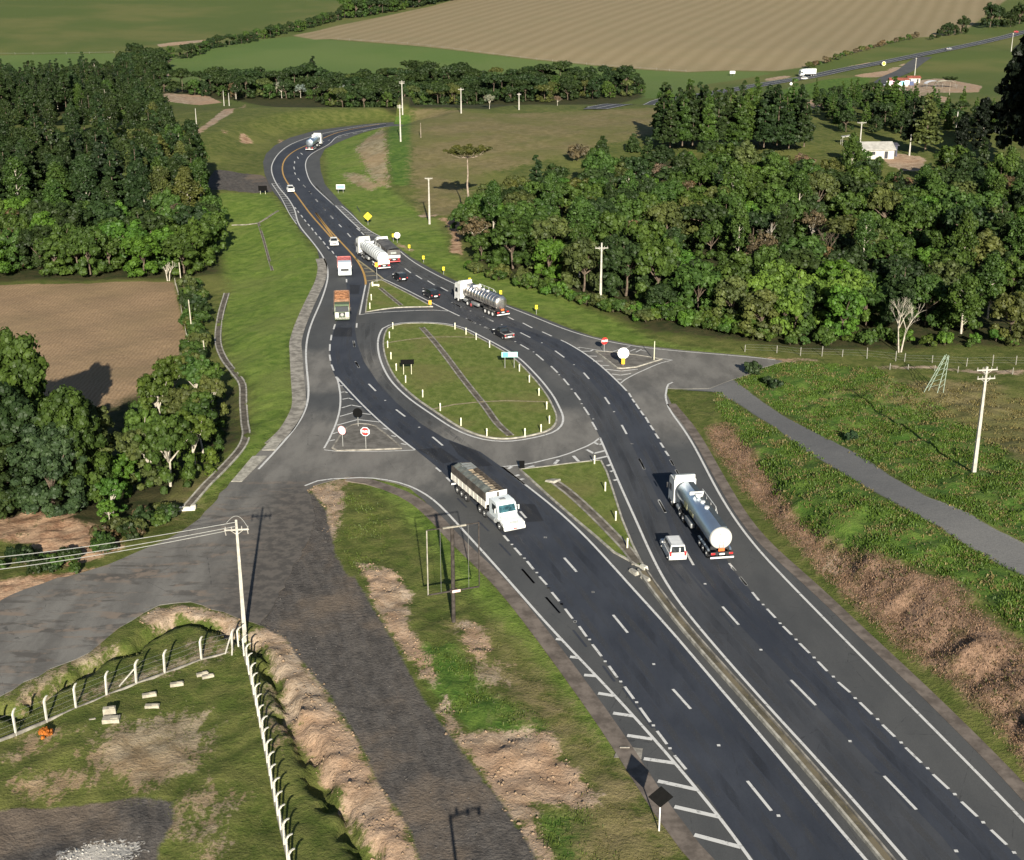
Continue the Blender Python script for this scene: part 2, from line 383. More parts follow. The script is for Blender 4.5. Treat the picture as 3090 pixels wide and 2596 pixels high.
# ---------------------------------------------------------------- terrain
SOIL = {}
SOIL['gravel'] = [
    PC('g', 1530, 330, 1600, 290, 1640, 100, 1700, 0, 'd', 1700, 1500, 1800, 1280, 1880, 1250, 1960, 1350, 1990, 1480, 2020, 1620, 'e', 60, 1764, 'h', 100, 50, 200, 220, 330, 440, 480, 730,
       640, 960, 760, 1130, 960, 1380, 1080, 1560, 1200, 1764, 1700, 2500, 900, 2500, 500, 1764, 420, 1560, 240, 1290, 120, 1040, 0, 850, 'g', 2060, 900, 1980, 750, 1850, 600, 1720, 420),
    PC('a', 1300, 1025, 1400, 1035, 1590, 1060, 1640, 1110, 1640, 1160, 1560, 1163, 1350, 1150, 1200, 1140),
    ]
SOIL['chip'] = [PC('f', -60, 630, 200, 625, 330, 560, 500, 690, 700, 820, 900, 920, 1130, 1040, 1290, 1150, 1500, 1270, 1750, 1370, 1900, 1460, 2100, 1560, 2600, 1800, 2600, 2000,
       2100, 1755, 2000, 1710, 1800, 1600, 1600, 1470, 1400, 1360, 1180, 1240, 980, 1120, 780, 1000, 600, 860, 380, 720, 220, 645, 0, 632)]
SOIL['gravel'] += [
    PC('g', -400, 1500, 0, 1460, 450, 1430, 800, 1385, 1040, 1420, 1050, 1560, 950, 1700, 880, 2200, -400, 2200)]
SOIL['dirt'] = [
    PC('g', 840, 300, 960, 245, 1100, 225, 1300, 265, 1450, 310, 1430, 390, 1250, 320, 1080, 295, 900, 370),
    PC('g', 1520, 400, 1600, 350, 1720, 420, 1850, 600, 1980, 750, 2060, 900, 2100, 1000, 'h', 0, 900, 110, 1040, 230, 1290, 300, 1400, 420, 1560, 450, 1764, 700, 2400, 400, 2400, 250, 1764, 140, 1650, 170, 1580, 60, 1480,
       'g', 2080, 1450, 1990, 1360, 1900, 1200, 1800, 1040, 1730, 860, 1690, 700, 1640, 560, 1520, 450),
    PC('h', 690, 1010, 900, 980, 1150, 985, 1280, 1000, 1350, 1150, 1550, 1350, 1560, 1440, 1420, 1440, 1200, 1400, 1190, 1520, 1300, 1764, 1500, 2200, 1300, 2200, 1210, 1764, 1090, 1560, 960, 1370, 850, 1180, 720, 1060),
    PC('h', 120, -40, 330, 20, 440, 150, 400, 330, 500, 480, 590, 680, 580, 720, 500, 650, 430, 550, 290, 340, 220, 220),
    PC('d', 1850, 1225, 2000, 1210, 2090, 1260, 2060, 1400, 2000, 1530, 1960, 1500, 1980, 1350),
    PC('h', 750, 330, 860, 340, 930, 480, 850, 560, 730, 420), PC('h', 640, 780, 700, 900, 760, 980, 660, 1010, 600, 860),
    PC('c', 1230, 950, 1300, 925, 1500, 950, 1490, 1035, 1380, 1030, 1290, 1000),
    PC('c', 680, 620, 950, 590, 1260, 545, 1640, 585, 1620, 630, 1400, 585, 1100, 615, 850, 655, 720, 650),
    PC('c', 1150, 520, 1350, 500, 1600, 470, 1850, 520, 1820, 560, 1500, 560, 1200, 560),
    PC('c', 1060, 455, 1250, 430, 1400, 375, 1440, 380, 1380, 420, 1260, 465, 1130, 470), PC('c', 520, 480, 620, 462, 700, 455, 690, 468, 560, 490), PC('c', 980, 412, 1190, 372, 1190, 380, 1010, 418),
    PC('a', 945, 560, 1250, 578, 1340, 620, 1200, 635, 950, 605), PC('a', 1170, 800, 1230, 760, 1360, 660, 1480, 625, 1480, 645, 1400, 680, 1260, 770, 1190, 815),
    PC('a', 940, 270, 1050, 255, 1250, 240, 1250, 250, 1060, 275, 1000, 300), PC('a', 620, 400, 900, 385, 1000, 330, 1040, 350, 960, 440, 1050, 450, 1000, 470, 820, 470, 700, 430),
    PC('f', 420, 432, 700, 448, 900, 455, 700, 470, 600, 462), PC('f', 1200, 485, 1580, 500, 2100, 520, 2100, 545, 1600, 515, 1200, 500),
    PC('f', 900, 1640, 1000, 1650, 1010, 1720, 930, 1750), PC('b', 490, 1295, 600, 1300, 590, 1312, 500, 1312), PC('m', 1200, 520, 1340, 590, 1330, 602, 1200, 540)]
SOIL['faint'] = [
    PC('g', 650, 1000, 1000, 900, 1200, 880, 1230, 1000, 1180, 1200, 850, 1330, 700, 1250, 520, 1150), PC('g', 1000, 1600, 1090, 1440, 1280, 1335, 1300, 1350, 1200, 1450, 1110, 1560),
    PC('g', 1160, 1600, 1300, 1480, 1440, 1380, 1440, 1390, 1330, 1500, 1210, 1610), PC('g', 100, 1280, 500, 1230, 520, 1290, 380, 1350, 80, 1340), PC('g', 1170, 440, 1380, 460, 1380, 490, 1100, 600, 700, 700, 560, 780, 560, 730, 900, 620, 1180, 540),
    PC('h', 850, 560, 1000, 600, 980, 700, 880, 700), PC('g', 180, 1000, 360, 1010, 240, 1060, 150, 1110, 60, 1160, 60, 1140, 150, 1080), PC('g', 1240, 1660, 1330, 1630, 1320, 1700, 1250, 1720),
    PC('d', 2080, 1100, 1990, 1180, 1850, 1225, 1860, 1240, 2100, 1200), PC('g', 380, 570, 600, 460, 660, 490, 560, 560, 420, 620, 120, 790, 120, 760)]
SOIL['field'] = [PC('p', -300, 590, 100, 583, 200, 580, 355, 577, 365, 620, 382, 690, 388, 735, 330, 760, 290, 830, 250, 900, 200, 980, 0, 1000, -300, 1000)]
SOIL['stubble'] = [PC('a', 1760, 215, 1900, 240, 2000, 236, 'b', 0, 240, 500, 280, 850, 320, 1200, 360, 1500, 390, 1700, 410, 2100, 435, 'c', 330, 425, 600, 430, 780, 405, 1150, 300, 1390, 232, 1700, 208, 1870, 95, 1990, 0, 'p', 2120, -70, 1500, -85, 950, -60,
                      'b', 700, 0, 560, 40, 200, 115, 0, 155, 'a', 1900, 190)]
SOIL['meadow'] = [PC('a', 1010, 360, 1100, 335, 1320, 285, 1550, 240, 1760, 220, 'b', 0, 245, 500, 285, 850, 325, 1200, 365, 1500, 395, 1700, 415, 2100, 440, 'c', 330, 430, 600, 440, 100, 520, 'b', 2000, 590, 1700, 600, 1000, 560, 0, 520, 'a', 1300, 560, 1000, 470),
                  PC('a', -300, 335, 0, 335, 690, 322, 720, 400, 400, 500, -300, 520)]
SOIL['tan'] = [   # dry, olive to straw coloured grass
    PC('b', 455, 660, 560, 650, 900, 690, 1300, 680, 1940, 650, 1930, 800, 1500, 900, 1100, 1000, 900, 1050, 780, 1140, 740, 1300, 520, 1310, 460, 1180, 440, 1000),
    PC('f', 940, 640, 1250, 670, 1600, 800, 1800, 900, 2100, 1060, 2500, 1200, 2500, 900, 2100, 700, 1900, 600, 1600, 570, 1300, 600),
    PC('h', 700, 330, 900, 350, 1100, 500, 1300, 760, 1500, 1040, 1660, 1200, 1900, 1500, 2040, 1764, 2300, 2200, 1500, 2200, 1400, 1600, 1500, 1350, 1250, 980, 1050, 760, 950, 600),
    PC('d', 250, 1400, 500, 1350, 800, 1250, 1000, 1220, 1150, 1180, 1300, 1150, 1120, 1340, 1000, 1420, 700, 1420, 480, 1440)]
SOIL['bare'] = [PC('b', 110, 900, 200, 820, 270, 775, 290, 900, 300, 1130, 240, 1120, 170, 1020), PC('b', 600, 1318, 745, 1322, 735, 1400, 750, 1540, 720, 1530, 670, 1525, 690, 1430, 650, 1340),
                PC('d', -300, 1420, 0, 1400, 350, 1330, 480, 1440, 640, 1460, 720, 1560, 720, 1600, 400, 1700, 300, 1660, 200, 1560, 100, 1550, -300, 1560),
                PC('g', -300, 130, 0, 80, 250, 40, 450, 20, 560, 0, 560, 20, 350, 70, 150, 160, -300, 330), PC('a', 1340, 780, 1365, 785, 1370, 805, 1345, 808), PC('a', 1450, 800, 1480, 810, 1525, 860, 1500, 868, 1450, 860),
                PC('a', 1675, 840, 1710, 845, 1700, 865, 1680, 860), PC('b', 40, 1040, 150, 1060, 250, 1120, 200, 1150, 60, 1090)]
SOIL['bank'] = [PC('f', 190, 870, 300, 830, 400, 950, 480, 1060, 540, 1160, 640, 1300, 720, 1410, 860, 1500, 940, 1590, 1300, 1680, 1500, 1764, 'i', 1650, 60, 1850, 300, 2100, 480, 2600, 900, 2600, 1700, 2100, 1150, 1900, 900, 1700, 700, 1400, 500, 1200, 330,
                   1020, 150, 860, 0, 'f', 760, 1590, 640, 1480, 540, 1360, 440, 1260, 330, 1110, 220, 970)]
SOIL['faint'] += [SOIL['bare'][0], SOIL['bare'][-1]]; SOIL['bare'] = SOIL['bare'][1:-1]
SOIL['lush'] = [PC('b', 310, 740, 400, 690, 440, 700, 450, 1000, 430, 1120, 330, 1120, 300, 950), PC('f', 330, 550, 640, 470, 1200, 500, 1700, 800, 2100, 1100, 2600, 1400, 2600, 1800, 1500, 1250, 700, 800),
                PC('f', 250, 650, 600, 880, 1000, 1150, 1400, 1370, 1800, 1610, 2100, 1764, 'i', 2600, 400, 2100, 400, 1700, 60, 'f', 1000, 1600, 700, 1350, 500, 1050, 400, 900, 250, 750),
                PC('c', 560, 560, 900, 480, 1180, 460, 1150, 530, 950, 580, 680, 610), PC('h', 440, 480, 700, 450, 900, 750, 1250, 930, 1350, 1020, 800, 980, 640, 860, 500, 640), PC('h', 1200, 1500, 1500, 1450, 1700, 1764, 1400, 1900)]
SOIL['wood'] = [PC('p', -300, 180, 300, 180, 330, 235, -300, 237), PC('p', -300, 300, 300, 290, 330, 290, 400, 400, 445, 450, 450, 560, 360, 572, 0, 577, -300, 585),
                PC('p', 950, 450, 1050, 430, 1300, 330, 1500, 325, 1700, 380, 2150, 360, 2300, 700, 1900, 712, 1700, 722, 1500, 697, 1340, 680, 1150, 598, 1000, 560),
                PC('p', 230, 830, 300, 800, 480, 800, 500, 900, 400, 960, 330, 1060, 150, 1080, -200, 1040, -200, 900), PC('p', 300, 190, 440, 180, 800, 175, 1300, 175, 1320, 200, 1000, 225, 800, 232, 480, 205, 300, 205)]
SOIL['faint'] += [PC('g', 1620, 700, 1700, 860, 1730, 1000, 1690, 1050, 1650, 900)]
SOIL['lime'] = [PC('g', 360, 1745, 450, 1705, 600, 1665, 830, 1655, 835, 1700, 760, 1764, 700, 1830, 430, 1830)]
SOIL['verge'] = [
    PC('a', 1320, 1165, 1600, 1165, 1660, 1200, 1790, 1380, 1930, 1560, 1925, 1760, 'd', 1900, 60, 1790, 240, 1755, 420, 1780, 700, 1700, 860, 1390, 1190, 1200, 1310, 1130, 1330, 1260, 1180, 1400, 1060, 1500, 920, 1520, 620, 1380, 440, 1340, 200, 1385, 50, 'a', 1340, 1600, 1300, 1350),
    PC('a', 1960, 900, 2100, 820, 'b', 100, 820, 270, 770, 300, 1130, 520, 1310, 600, 1330, 700, 1540, 900, 1640, 1300, 1764, 'e', 1300, 60, 1700, 230, 1900, 330, 2100, 370, 'f', 400, 420, 200, 408, 'e', 1650, 335, 1150, 165, 'm', 1320, 650, 880, 360, 'a', 1990, 1150),
    PC('e', 340, 1195, 430, 1225, 600, 1400, 900, 1764, 'h', 1200, 360, 1600, 880, 1790, 1180, 1600, 1100, 1250, 650, 1000, 350, 700, 60, 'e', 500, 1500, 300, 1300, 150, 1180)]
AX = np.concatenate([-np.geomspace(155, 3600, 70)[::-1], np.arange(-154, -58, 1.5), np.arange(-57.5, -2, .40), np.arange(-1.8, 60, .62), np.arange(60, 154, 1.5), np.geomspace(155, 3600, 70)])
AY = np.concatenate([np.linspace(-300, 58, 14), np.arange(60, 128, .42), np.arange(128.3, 179.7, .62), np.arange(180, 330, 1.4), np.arange(330, 620, 3.0), np.arange(620, 1300, 7), np.geomspace(1300, 7000, 40)])
GX, GY = np.meshgrid(AX, AY); SX, SY = GX.ravel(), GY.ravel()
da = pdist(SX, SY, ASPHALT)
dc_ = np.maximum(pdist(SX, SY, SOIL['chip'][0]), pdist(SX, SY, SOIL['gravel'][0]))
z = hgt(SX, SY); away = ss(0.3, 4, -da)*(.12 + .88*ss(-.3, 2.5, -dc_))
near = 1 - ss(350, 600, SY)
z = z + micro(SX, SY)*away*near*(1 + 0*SX) - 0.16*ss(-0.4, 1.0, da)
dm = np.full(SX.shape, -40.0)
for pl in SOIL['dirt'][:7] + SOIL['bare'][1:3]:
    pa = np.array(pl); k = (SX > pa[:, 0].min() - 5) & (SX < pa[:, 0].max() + 5) & (SY > pa[:, 1].min() - 5) & (SY < pa[:, 1].max() + 5) & (SY < 180); dm[k] = np.maximum(dm[k], pdist(SX[k], SY[k], pl))
rough = vnoise(SX, SY, .9, 1)*.5 + vnoise(SX, SY, 1.9, 2)*.32
z = z + rough*(ss(-1.0, .6, dm)*.62 + .16)*ss(.2, 1.5, -da)*(SY < 185)*(.15 + .85*ss(-.3, 1.5, -dc_))
lm_ = np.full(SX.shape, -40.0)
for pl in SOIL['lush'][1:3] + SOIL['tan'][1:2]: lm_ = np.maximum(lm_, pdist(SX, SY, pl))
z = z + (vnoise(SX, SY, .5, 11)*.55 + vnoise(SX, SY, 1.15, 12)*.30)*ss(-.5, 2.5, lm_)*ss(.5, 2.5, -dc_)*ss(1.5, 4, -da)
ZG = z.reshape(len(AY), len(AX))
def ground_z(X, Y):
    i = np.clip(np.searchsorted(AX, X) - 1, 0, len(AX) - 2); j = np.clip(np.searchsorted(AY, Y) - 1, 0, len(AY) - 2)
    u = (X - AX[i])/(AX[i + 1] - AX[i]); v = (Y - AY[j])/(AY[j + 1] - AY[j])
    return (ZG[j, i]*(1 - u) + ZG[j, i + 1]*u)*(1 - v) + (ZG[j + 1, i]*(1 - u) + ZG[j + 1, i + 1]*u)*v
nx_, ny_ = len(AX), len(AY)
ii = np.arange(ny_ - 1)[:, None]*nx_ + np.arange(nx_ - 1)[None, :]
F = np.stack([ii, ii + 1, ii + nx_ + 1, ii + nx_], -1).reshape(-1, 4)
# ground material
gm, nt, b = new_mat('ground_soil_and_grass'); co = objco(nt)
n1 = noise(nt, co, .045, 6, .62); n2 = noise(nt, co, .5, 6, .68, .3); n3 = noise(nt, co, 3.2, 4, .7); n5 = noise(nt, co, 8.5, 3, .75); n4 = noise(nt, co, .012, 4, .55)
nw = noise(nt, scl(nt, co, (1, .45, 1), R(20)), 1.1, 5, .7)
grass = mixc(nt, ramp(nt, n2, .36, .66), (0.068, 0.092, 0.018), (0.134, 0.141, 0.040))
grass = mixc(nt, mth(nt, 'MULTIPLY', ramp(nt, n1, .48, .66), .6), grass, (0.165, 0.168, 0.048))
grass = mixc(nt, mth(nt, 'MULTIPLY', ramp(nt, n3, .56, .74), .45), grass, (0.033, 0.065, 0.011))
def att(name):
    return nd(nt, 'Attribute', attribute_name=name).outputs[2]
def layer(base, name, col, amp, soft, amt=1.0, nz=None):
    e = mth(nt, 'MULTIPLY_ADD', mth(nt, 'SUBTRACT', nz or n2, .5), amp*2, att(name))
    e2 = mth(nt, 'MULTIPLY_ADD', mth(nt, 'SUBTRACT', n3, .5), amp*1.1, e)
    f = mth(nt, 'MULTIPLY', ramp(nt, e2, -soft, soft), amt); return mixc(nt, f, base, col)
far_y = nd(nt, 'SeparateXYZ', {0: co}).outputs[1]
pasture = mixc(nt, ramp(nt, n4, .4, .62), (0.082, 0.111, 0.028), (0.124, 0.131, 0.041))
pasture = mixc(nt, mth(nt, 'MULTIPLY', ramp(nt, n1, .45, .7), .4), pasture, (0.072, 0.103, 0.026))
c = mixc(nt, ramp(nt, far_y, 540, 640), grass, pasture)
lush = mixc(nt, ramp(nt, n2, .35, .65), (0.047, 0.103, 0.015), (0.112, 0.173, 0.031)); lush = mixc(nt, mth(nt, 'MULTIPLY', ramp(nt, nw, .55, .7), .5), lush, (0.138, 0.152, 0.055))
vg = mixc(nt, ramp(nt, n2, .34, .66), (0.087, 0.146, 0.020), (0.159, 0.215, 0.042)); vg = mixc(nt, mth(nt, 'MULTIPLY', ramp(nt, n1, .46, .66), .55), vg, (0.183, 0.211, 0.055)); vg = mixc(nt, mth(nt, 'MULTIPLY', ramp(nt, n3, .56, .74), .35), vg, (0.060, 0.094, 0.018))
c = layer(c, 'verge', vg, 3.0, 1.5)
c = layer(c, 'lush', lush, 2.0, .6)
tan = mixc(nt, ramp(nt, n2, .35, .65), (.150, .128, .052), (.215, .175, .085)); tan = mixc(nt, mth(nt, 'MULTIPLY', ramp(nt, n1, .42, .6), .55), tan, (.110, .125, .030))
c = layer(c, 'tan', tan, 5.0, 2.0)
md = mixc(nt, ramp(nt, n4, .4, .6), (0.091, 0.143, 0.037), (0.108, 0.153, 0.044)); c = layer(c, 'meadow', md, 3, 2)
# stubble field with long sown rows
p1 = C1('c', -256, 344); p2 = C1('c', 66, 172); ang = math.atan2(p2[1] - p1[1], p2[0] - p1[0])
rows = nd(nt, 'TexWave', {'Vector': scl(nt, co, (1, 1, 1), -ang), 'Scale': .027, 'Distortion': .7, 'Detail': 4, 'Detail Scale': 1.2, 'Detail Roughness': .5}, bands_direction='Y').outputs[1]
rows = mth(nt, 'ADD', mth(nt, 'MULTIPLY', rows, .62), mth(nt, 'MULTIPLY', n2, .38)); st = mixc(nt, rows, (.225, .178, .098), (.285, .228, .135)); st = mixc(nt, mth(nt, 'MULTIPLY', ramp(nt, n2, .5, .7), .3), st, (.19, .15, .09)); st = mixc(nt, mth(nt, 'MULTIPLY', ramp(nt, n1, .45, .7), .35), st, (.21, .185, .10))
c = layer(c, 'stubble', st, 3, 2)
fd_rows = nd(nt, 'TexWave', {'Vector': co, 'Scale': .5, 'Distortion': 4, 'Detail': 4, 'Detail Scale': 1.2}, bands_direction='X').outputs[1]
fd = mixc(nt, fd_rows, (0.270, 0.182, 0.103), (0.328, 0.226, 0.135)); fd = mixc(nt, mth(nt, 'MULTIPLY', ramp(nt, n1, .4, .65), .5), fd, (0.230, 0.171, 0.092))
fd = mixc(nt, mth(nt, 'MULTIPLY', ramp(nt, n3, .6, .75), .35), fd, (0.161, 0.121, 0.065)); c = layer(c, 'field', fd, .5, .4)
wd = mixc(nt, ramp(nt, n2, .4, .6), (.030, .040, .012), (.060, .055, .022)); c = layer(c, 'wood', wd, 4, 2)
bk = mixc(nt, ramp(nt, nw, .35, .6), (.14, .090, .058), (.31, .200, .135)); bk = mixc(nt, mth(nt, 'MULTIPLY', ramp(nt, n2, .5, .66), .75), bk, (.075, .072, .022))
c = layer(c, 'bank', bk, 3.0, .8)
br = mixc(nt, ramp(nt, n2, .35, .65), (.26, .15, .09), (.46, .31, .20)); br = mixc(nt, mth(nt, 'MULTIPLY', ramp(nt, nw, .56, .68), .8), br, (.085, .085, .03)); c = layer(c, 'bare', br, 1.6, .5)
dt = mixc(nt, ramp(nt, n2, .32, .66), (.22, .155, .100), (.43, .34, .25)); dt = mixc(nt, mth(nt, 'MULTIPLY', ramp(nt, n1, .42, .6), .6), dt, (.40, .25, .155)); dt = mixc(nt, mth(nt, 'MULTIPLY', ramp(nt, n3, .5, .72), .5), dt, (.17, .125, .085))
c = layer(c, 'faint', dt, 4.5, .7, .75, nw)
c = layer(c, 'dirt', dt, 1.7, .35)
t1 = W0(*N('p', 640, 1130)); t2 = W0(*N('p', 930, 1764)); ta = math.atan2(t2[1] - t1[1], t2[0] - t1[0])
rut = noise(nt, scl(nt, nd(nt, 'Mapping', {'Vector': co, 'Rotation': (0, 0, -ta)}).outputs[0], (.10, 1.5, 1)), .8, 6, .65)
gv = mixc(nt, ramp(nt, nw, .35, .65), (.070, .063, .057), (.115, .104, .094)); gv = mixc(nt, mth(nt, 'MULTIPLY', ramp(nt, rut, .46, .66), .45), gv, (.130, .112, .095)); gv = mixc(nt, mth(nt, 'MULTIPLY', ramp(nt, rut, .50, .36), .3), gv, (.052, .048, .045)); gv = mixc(nt, mth(nt, 'MULTIPLY', ramp(nt, n1, .5, .62), .7), gv, (.19, .145, .105))
gv = mixc(nt, mth(nt, 'MULTIPLY', ramp(nt, n3, .62, .72), .6), gv, (.05, .047, .045)); c = layer(c, 'gravel', gv, .5, .2)
ch = mixc(nt, ramp(nt, n1, .35, .65), (.150, .148, .144), (.182, .178, .170)); c = layer(c, 'chip', ch, .25, .15)
lime = mixc(nt, n3, (.34, .32, .29), (.50, .48, .44)); c = layer(c, 'lime', lime, 1.6, .2, .85, n3)
sv = mth(nt, 'ADD', mth(nt, 'MULTIPLY', n3, .45), mth(nt, 'MULTIPLY_ADD', n5, 1.1, .22)); c = mixc(nt, 1.0, c, nd(nt, 'CombineColor', {0: sv, 1: sv, 2: sv}).outputs[0], 'MULTIPLY')
nt.links.new(c, b.inputs['Base Color']); b.inputs['Roughness'].default_value = .95; b.inputs['Specular IOR Level'].default_value = .15
hh = mth(nt, 'ADD', mth(nt, 'MULTIPLY', n2, .5), mth(nt, 'MULTIPLY', n3, .32)); hh = mth(nt, 'MULTIPLY', hh, mth(nt, 'SUBTRACT', 1.0, mth(nt, 'MULTIPLY', ramp(nt, att('chip'), -.4, .4), .8))); bump(nt, b, hh, .5, .85)
me = mesh_np('ground', np.stack([SX, SY, z], 1), F, gm); me.polygons.foreach_set('use_smooth', [True]*len(me.polygons))
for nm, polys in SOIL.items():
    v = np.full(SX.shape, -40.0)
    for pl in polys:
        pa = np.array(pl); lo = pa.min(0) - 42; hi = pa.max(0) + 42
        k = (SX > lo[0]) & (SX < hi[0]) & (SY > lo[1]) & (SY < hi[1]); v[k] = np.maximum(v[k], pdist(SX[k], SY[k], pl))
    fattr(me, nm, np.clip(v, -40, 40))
ground = struct(link('ground', me))

# ---------------------------------------------------------------- carriageways
road = struct(poly_sheet('road', ASPHALT, 0.03, A_GREY, skirt=.25))
FARROAD = [cast(*q) for q in NL('b', 1500, 655, 'b', 1650, 640, 1940, 618, 'c', 0, 600, 180, 572, 400, 535, 600, 500, 800, 468, 1000, 425, 1200, 388, 1400, 348, 1600, 308, 1800, 268, 2000, 222, 2120, 192, 2500, 110)]
fr = smoothpath(FARROAD, 6); f = Flat(); f.strip(fr, 9.5, lambda x, y: hgt(x, y) + .25); struct(f.done('far_road', A_DARK2))
f = Flat(); f.strip(fr, .35, lambda x, y: hgt(x, y) + .30); f.strip(fr, .3, lambda x, y: hgt(x, y) + .30, 4.2); f.strip(fr, .3, lambda x, y: hgt(x, y) + .30, -4.2)
struct(f.done('far_road_markings', WHITE_M))
sr = smoothpath([cast(*q) for q in NL('c', 1500, 345, 1440, 385, 1380, 430, 1290, 470, 1220, 520)], 4); f = Flat(); f.strip(sr, 9, lambda x, y: hgt(x, y) + .2); struct(f.done('far_side_road', A_GREY))
dk = P0('m', 570, 590, 508, 492, 435, 410, 370, 330, 305, 250, 265, 195, 195, 100, 130, 0, 'a', 1740, 1205, 1683, 1130, 1648, 1060, 1643, 1000, 1683, 932, 1763, 873, 1900, 823, 2040, 800, 'b', 0, 792, 150, 765, 290, 750,
        290, 762, 150, 785, 0, 818, 'a', 1990, 868, 1880, 928, 1848, 980, 1853, 1040, 1883, 1110, 1953, 1180, 2030, 1250, 'm', 448, 2, 560, 115, 640, 190, 790, 338, 930, 492, 1000, 560, 1215, 725, 1160, 800, 1070, 850, 820, 660,
        900, 800, 912, 870, 880, 1000, 740, 1000, 735, 850, 665, 680, 620, 620)
struct(poly_sheet('road_lane_surface_north', dk, 0.034, A_DARK))
dl = P0('m', 738, 1003, 700, 1120, 638, 1260, 600, 1380, 585, 1500, 600, 1650, 650, 1764, 'e', 80, 680, 170, 765, 250, 835, 345, 905, 465, 993, 590, 1095, 740, 1240, 850, 1355, 1000, 1515, 1180, 1720,
        'h', 1215, 55, 1415, 310, 1590, 537, 1785, 795, 1985, 1068, 2100, 1220, 'i', 200, 1395, 330, 1580, 470, 1764, 1200, 2800, 2000, 2800, 1150, 1764, 960, 1560, 760, 1310, 610, 1130, 430, 920, 290, 760, 120, 560, 0, 420,
        'n', 1900, 1520, 1500, 1060, 1090, 670, 660, 345, 'e', 860, 1010, 640, 925, 500, 840, 350, 710, 240, 590, 160, 470, 120, 370, 100, 260, 'm', 830, 1170, 850, 1100, 877, 1003)
struct(poly_sheet('road_lane_surface_left', dl, 0.038, A_DARK))
dr = P0('m', 1217, 727, 1430, 855, 1655, 960, 1790, 1020, 'e', 1030, 200, 1290, 312, 1345, 335, 1450, 385, 1540, 450, 1680, 575, 1740, 640, 1845, 780, 1935, 920, 2060, 1150,
        'i', 335, 0, 500, 200, 700, 410, 912, 627, 1183, 888, 1480, 1180, 1818, 1505, 2100, 1780, 3000, 2800, 2300, 2800, 1400, 1764, 1250, 1610, 1100, 1420, 880, 1180, 700, 990, 520, 790, 390, 650, 200, 420, 60, 280,
        'e', 1950, 1750, 1850, 1530, 1770, 1350, 1700, 1200, 1640, 1050, 1582, 925, 1515, 788, 1462, 698, 1393, 608, 1325, 532, 1240, 458, 1152, 392, 940, 283, 733, 190, 'm', 1400, 1012, 1075, 853, 1165, 803)
struct(poly_sheet('road_lane_surface_right', dr, 0.042, A_DARK2))
df = P0('e', 1345, 337, 1450, 387, 1540, 452, 1680, 577, 1740, 642, 1845, 782, 1935, 922, 2060, 1152, 'i', 335, 4, 500, 204, 700, 414, 912, 631, 1183, 892, 1480, 1184, 1818, 1509, 2100, 1784, 2500, 2300,
        2300, 2500, 1600, 1620, 1255, 1260, 843, 833, 480, 450, 278, 237, 30, -40, 'e', 1957, 1340, 1833, 1085, 1727, 875, 1624, 700, 1498, 550, 1337, 420, 1130, 305, 1000, 240)
struct(poly_sheet('road_outer_lane_surface', df, 0.046, A_DARK))
PATCHES = [('m', 630, 1290, 790, 1290, 785, 1370, 615, 1370), ('n', 800, 665, 940, 670, 1022, 820, 862, 832), ('m', 765, 900, 860, 905, 850, 985, 770, 985), ('n', 160, 90, 400, 180, 560, 320, 420, 330, 250, 220),
           ('e', 480, 995, 620, 985, 730, 1060, 640, 1080), ('m', 1560, 920, 1640, 950, 1600, 965, 1530, 935)]
for k, pt in enumerate(PATCHES): struct(poly_sheet('tar_patch', P0(*pt), .050 + .0005*k, A_PATCH))
sk = Flat()
for s_ in (('n', 240, 615, 325, 700), ('n', 430, 820, 525, 915), ('n', 620, 1025, 725, 1135), ('n', 825, 1255, 935, 1385), ('n', 1040, 1510, 1165, 1655), ('h', 1110, 10, 1185, 95), ('h', 1255, 180, 1340, 275), ('h', 1420, 380, 1500, 480),
           ('h', 1600, 595, 1670, 690), ('h', 1720, 730, 1900, 970), ('i', 60, 1230, 130, 1310), ('i', 380, 1200, 520, 1370), ('i', 260, 255, 350, 360), ('i', 670, 690, 840, 860), ('i', 1200, 1235, 1260, 1260), ('i', 1300, 1320, 1420, 1460),
           ('o', 270, 540, 370, 700), ('o', 510, 1370, 720, 1610), ('o', 620, 1300, 990, 1764), ('m', 830, 190, 860, 240), ('e', 1010, 370, 1080, 420), ('i', 500, 230, 700, 460), ('i', 950, 700, 1250, 990)):
    sk.strip(P0(*s_), .22, .055)
struct(sk.done('tyre_marks', A_DARK))

# worn wheel paths along the lanes
wm_, nt, b = new_mat('wheel_path_wear'); co = objco(nt); wn_ = noise(nt, scl(nt, co, (1.2, .16, 1), R(-22)), .5, 6, .65)
b.inputs['Base Color'].default_value = (.085, .084, .083, 1); b.inputs['Roughness'].default_value = .8; nt.links.new(mth(nt, 'MULTIPLY', ramp(nt, wn_, .36, .70), .36), b.inputs['Alpha'])
wm2, nt, b = new_mat('lane_oil_stain'); co = objco(nt); wn_ = noise(nt, scl(nt, co, (1.2, .14, 1), R(-22)), .5, 6, .65)
b.inputs['Base Color'].default_value = (.018, .019, .022, 1); b.inputs['Roughness'].default_value = .8; nt.links.new(mth(nt, 'MULTIPLY', ramp(nt, wn_, .40, .75), .32), b.inputs['Alpha'])
LL = P0('m', 830, 1250, 805, 1435, 835, 1630, 'e', 116, 483, 206, 621, 377, 776, 600, 946, 790, 1090, 950, 1225, 1117, 1390, 1402, 1692, 'h', 1704, 341, 2074, 795, 'i', 502, 1380, 1100, 2080)
LR = P0('m', 445, 1340 - 1200, 535, 215, 602, 290, 680, 367, 760, 452, 1000, 620, 1150, 705, 1292, 775, 1392, 832, 1502, 885, 1622, 943, 'e', 907, 208, 1130, 305, 1337, 420, 1498, 550, 1624, 700, 1727, 875, 1833, 1085, 1955, 1340, 'i', 30, -40, 329, 292, 767, 757, 1352, 1360, 2100, 2140)
wp = Flat(); oil = Flat()
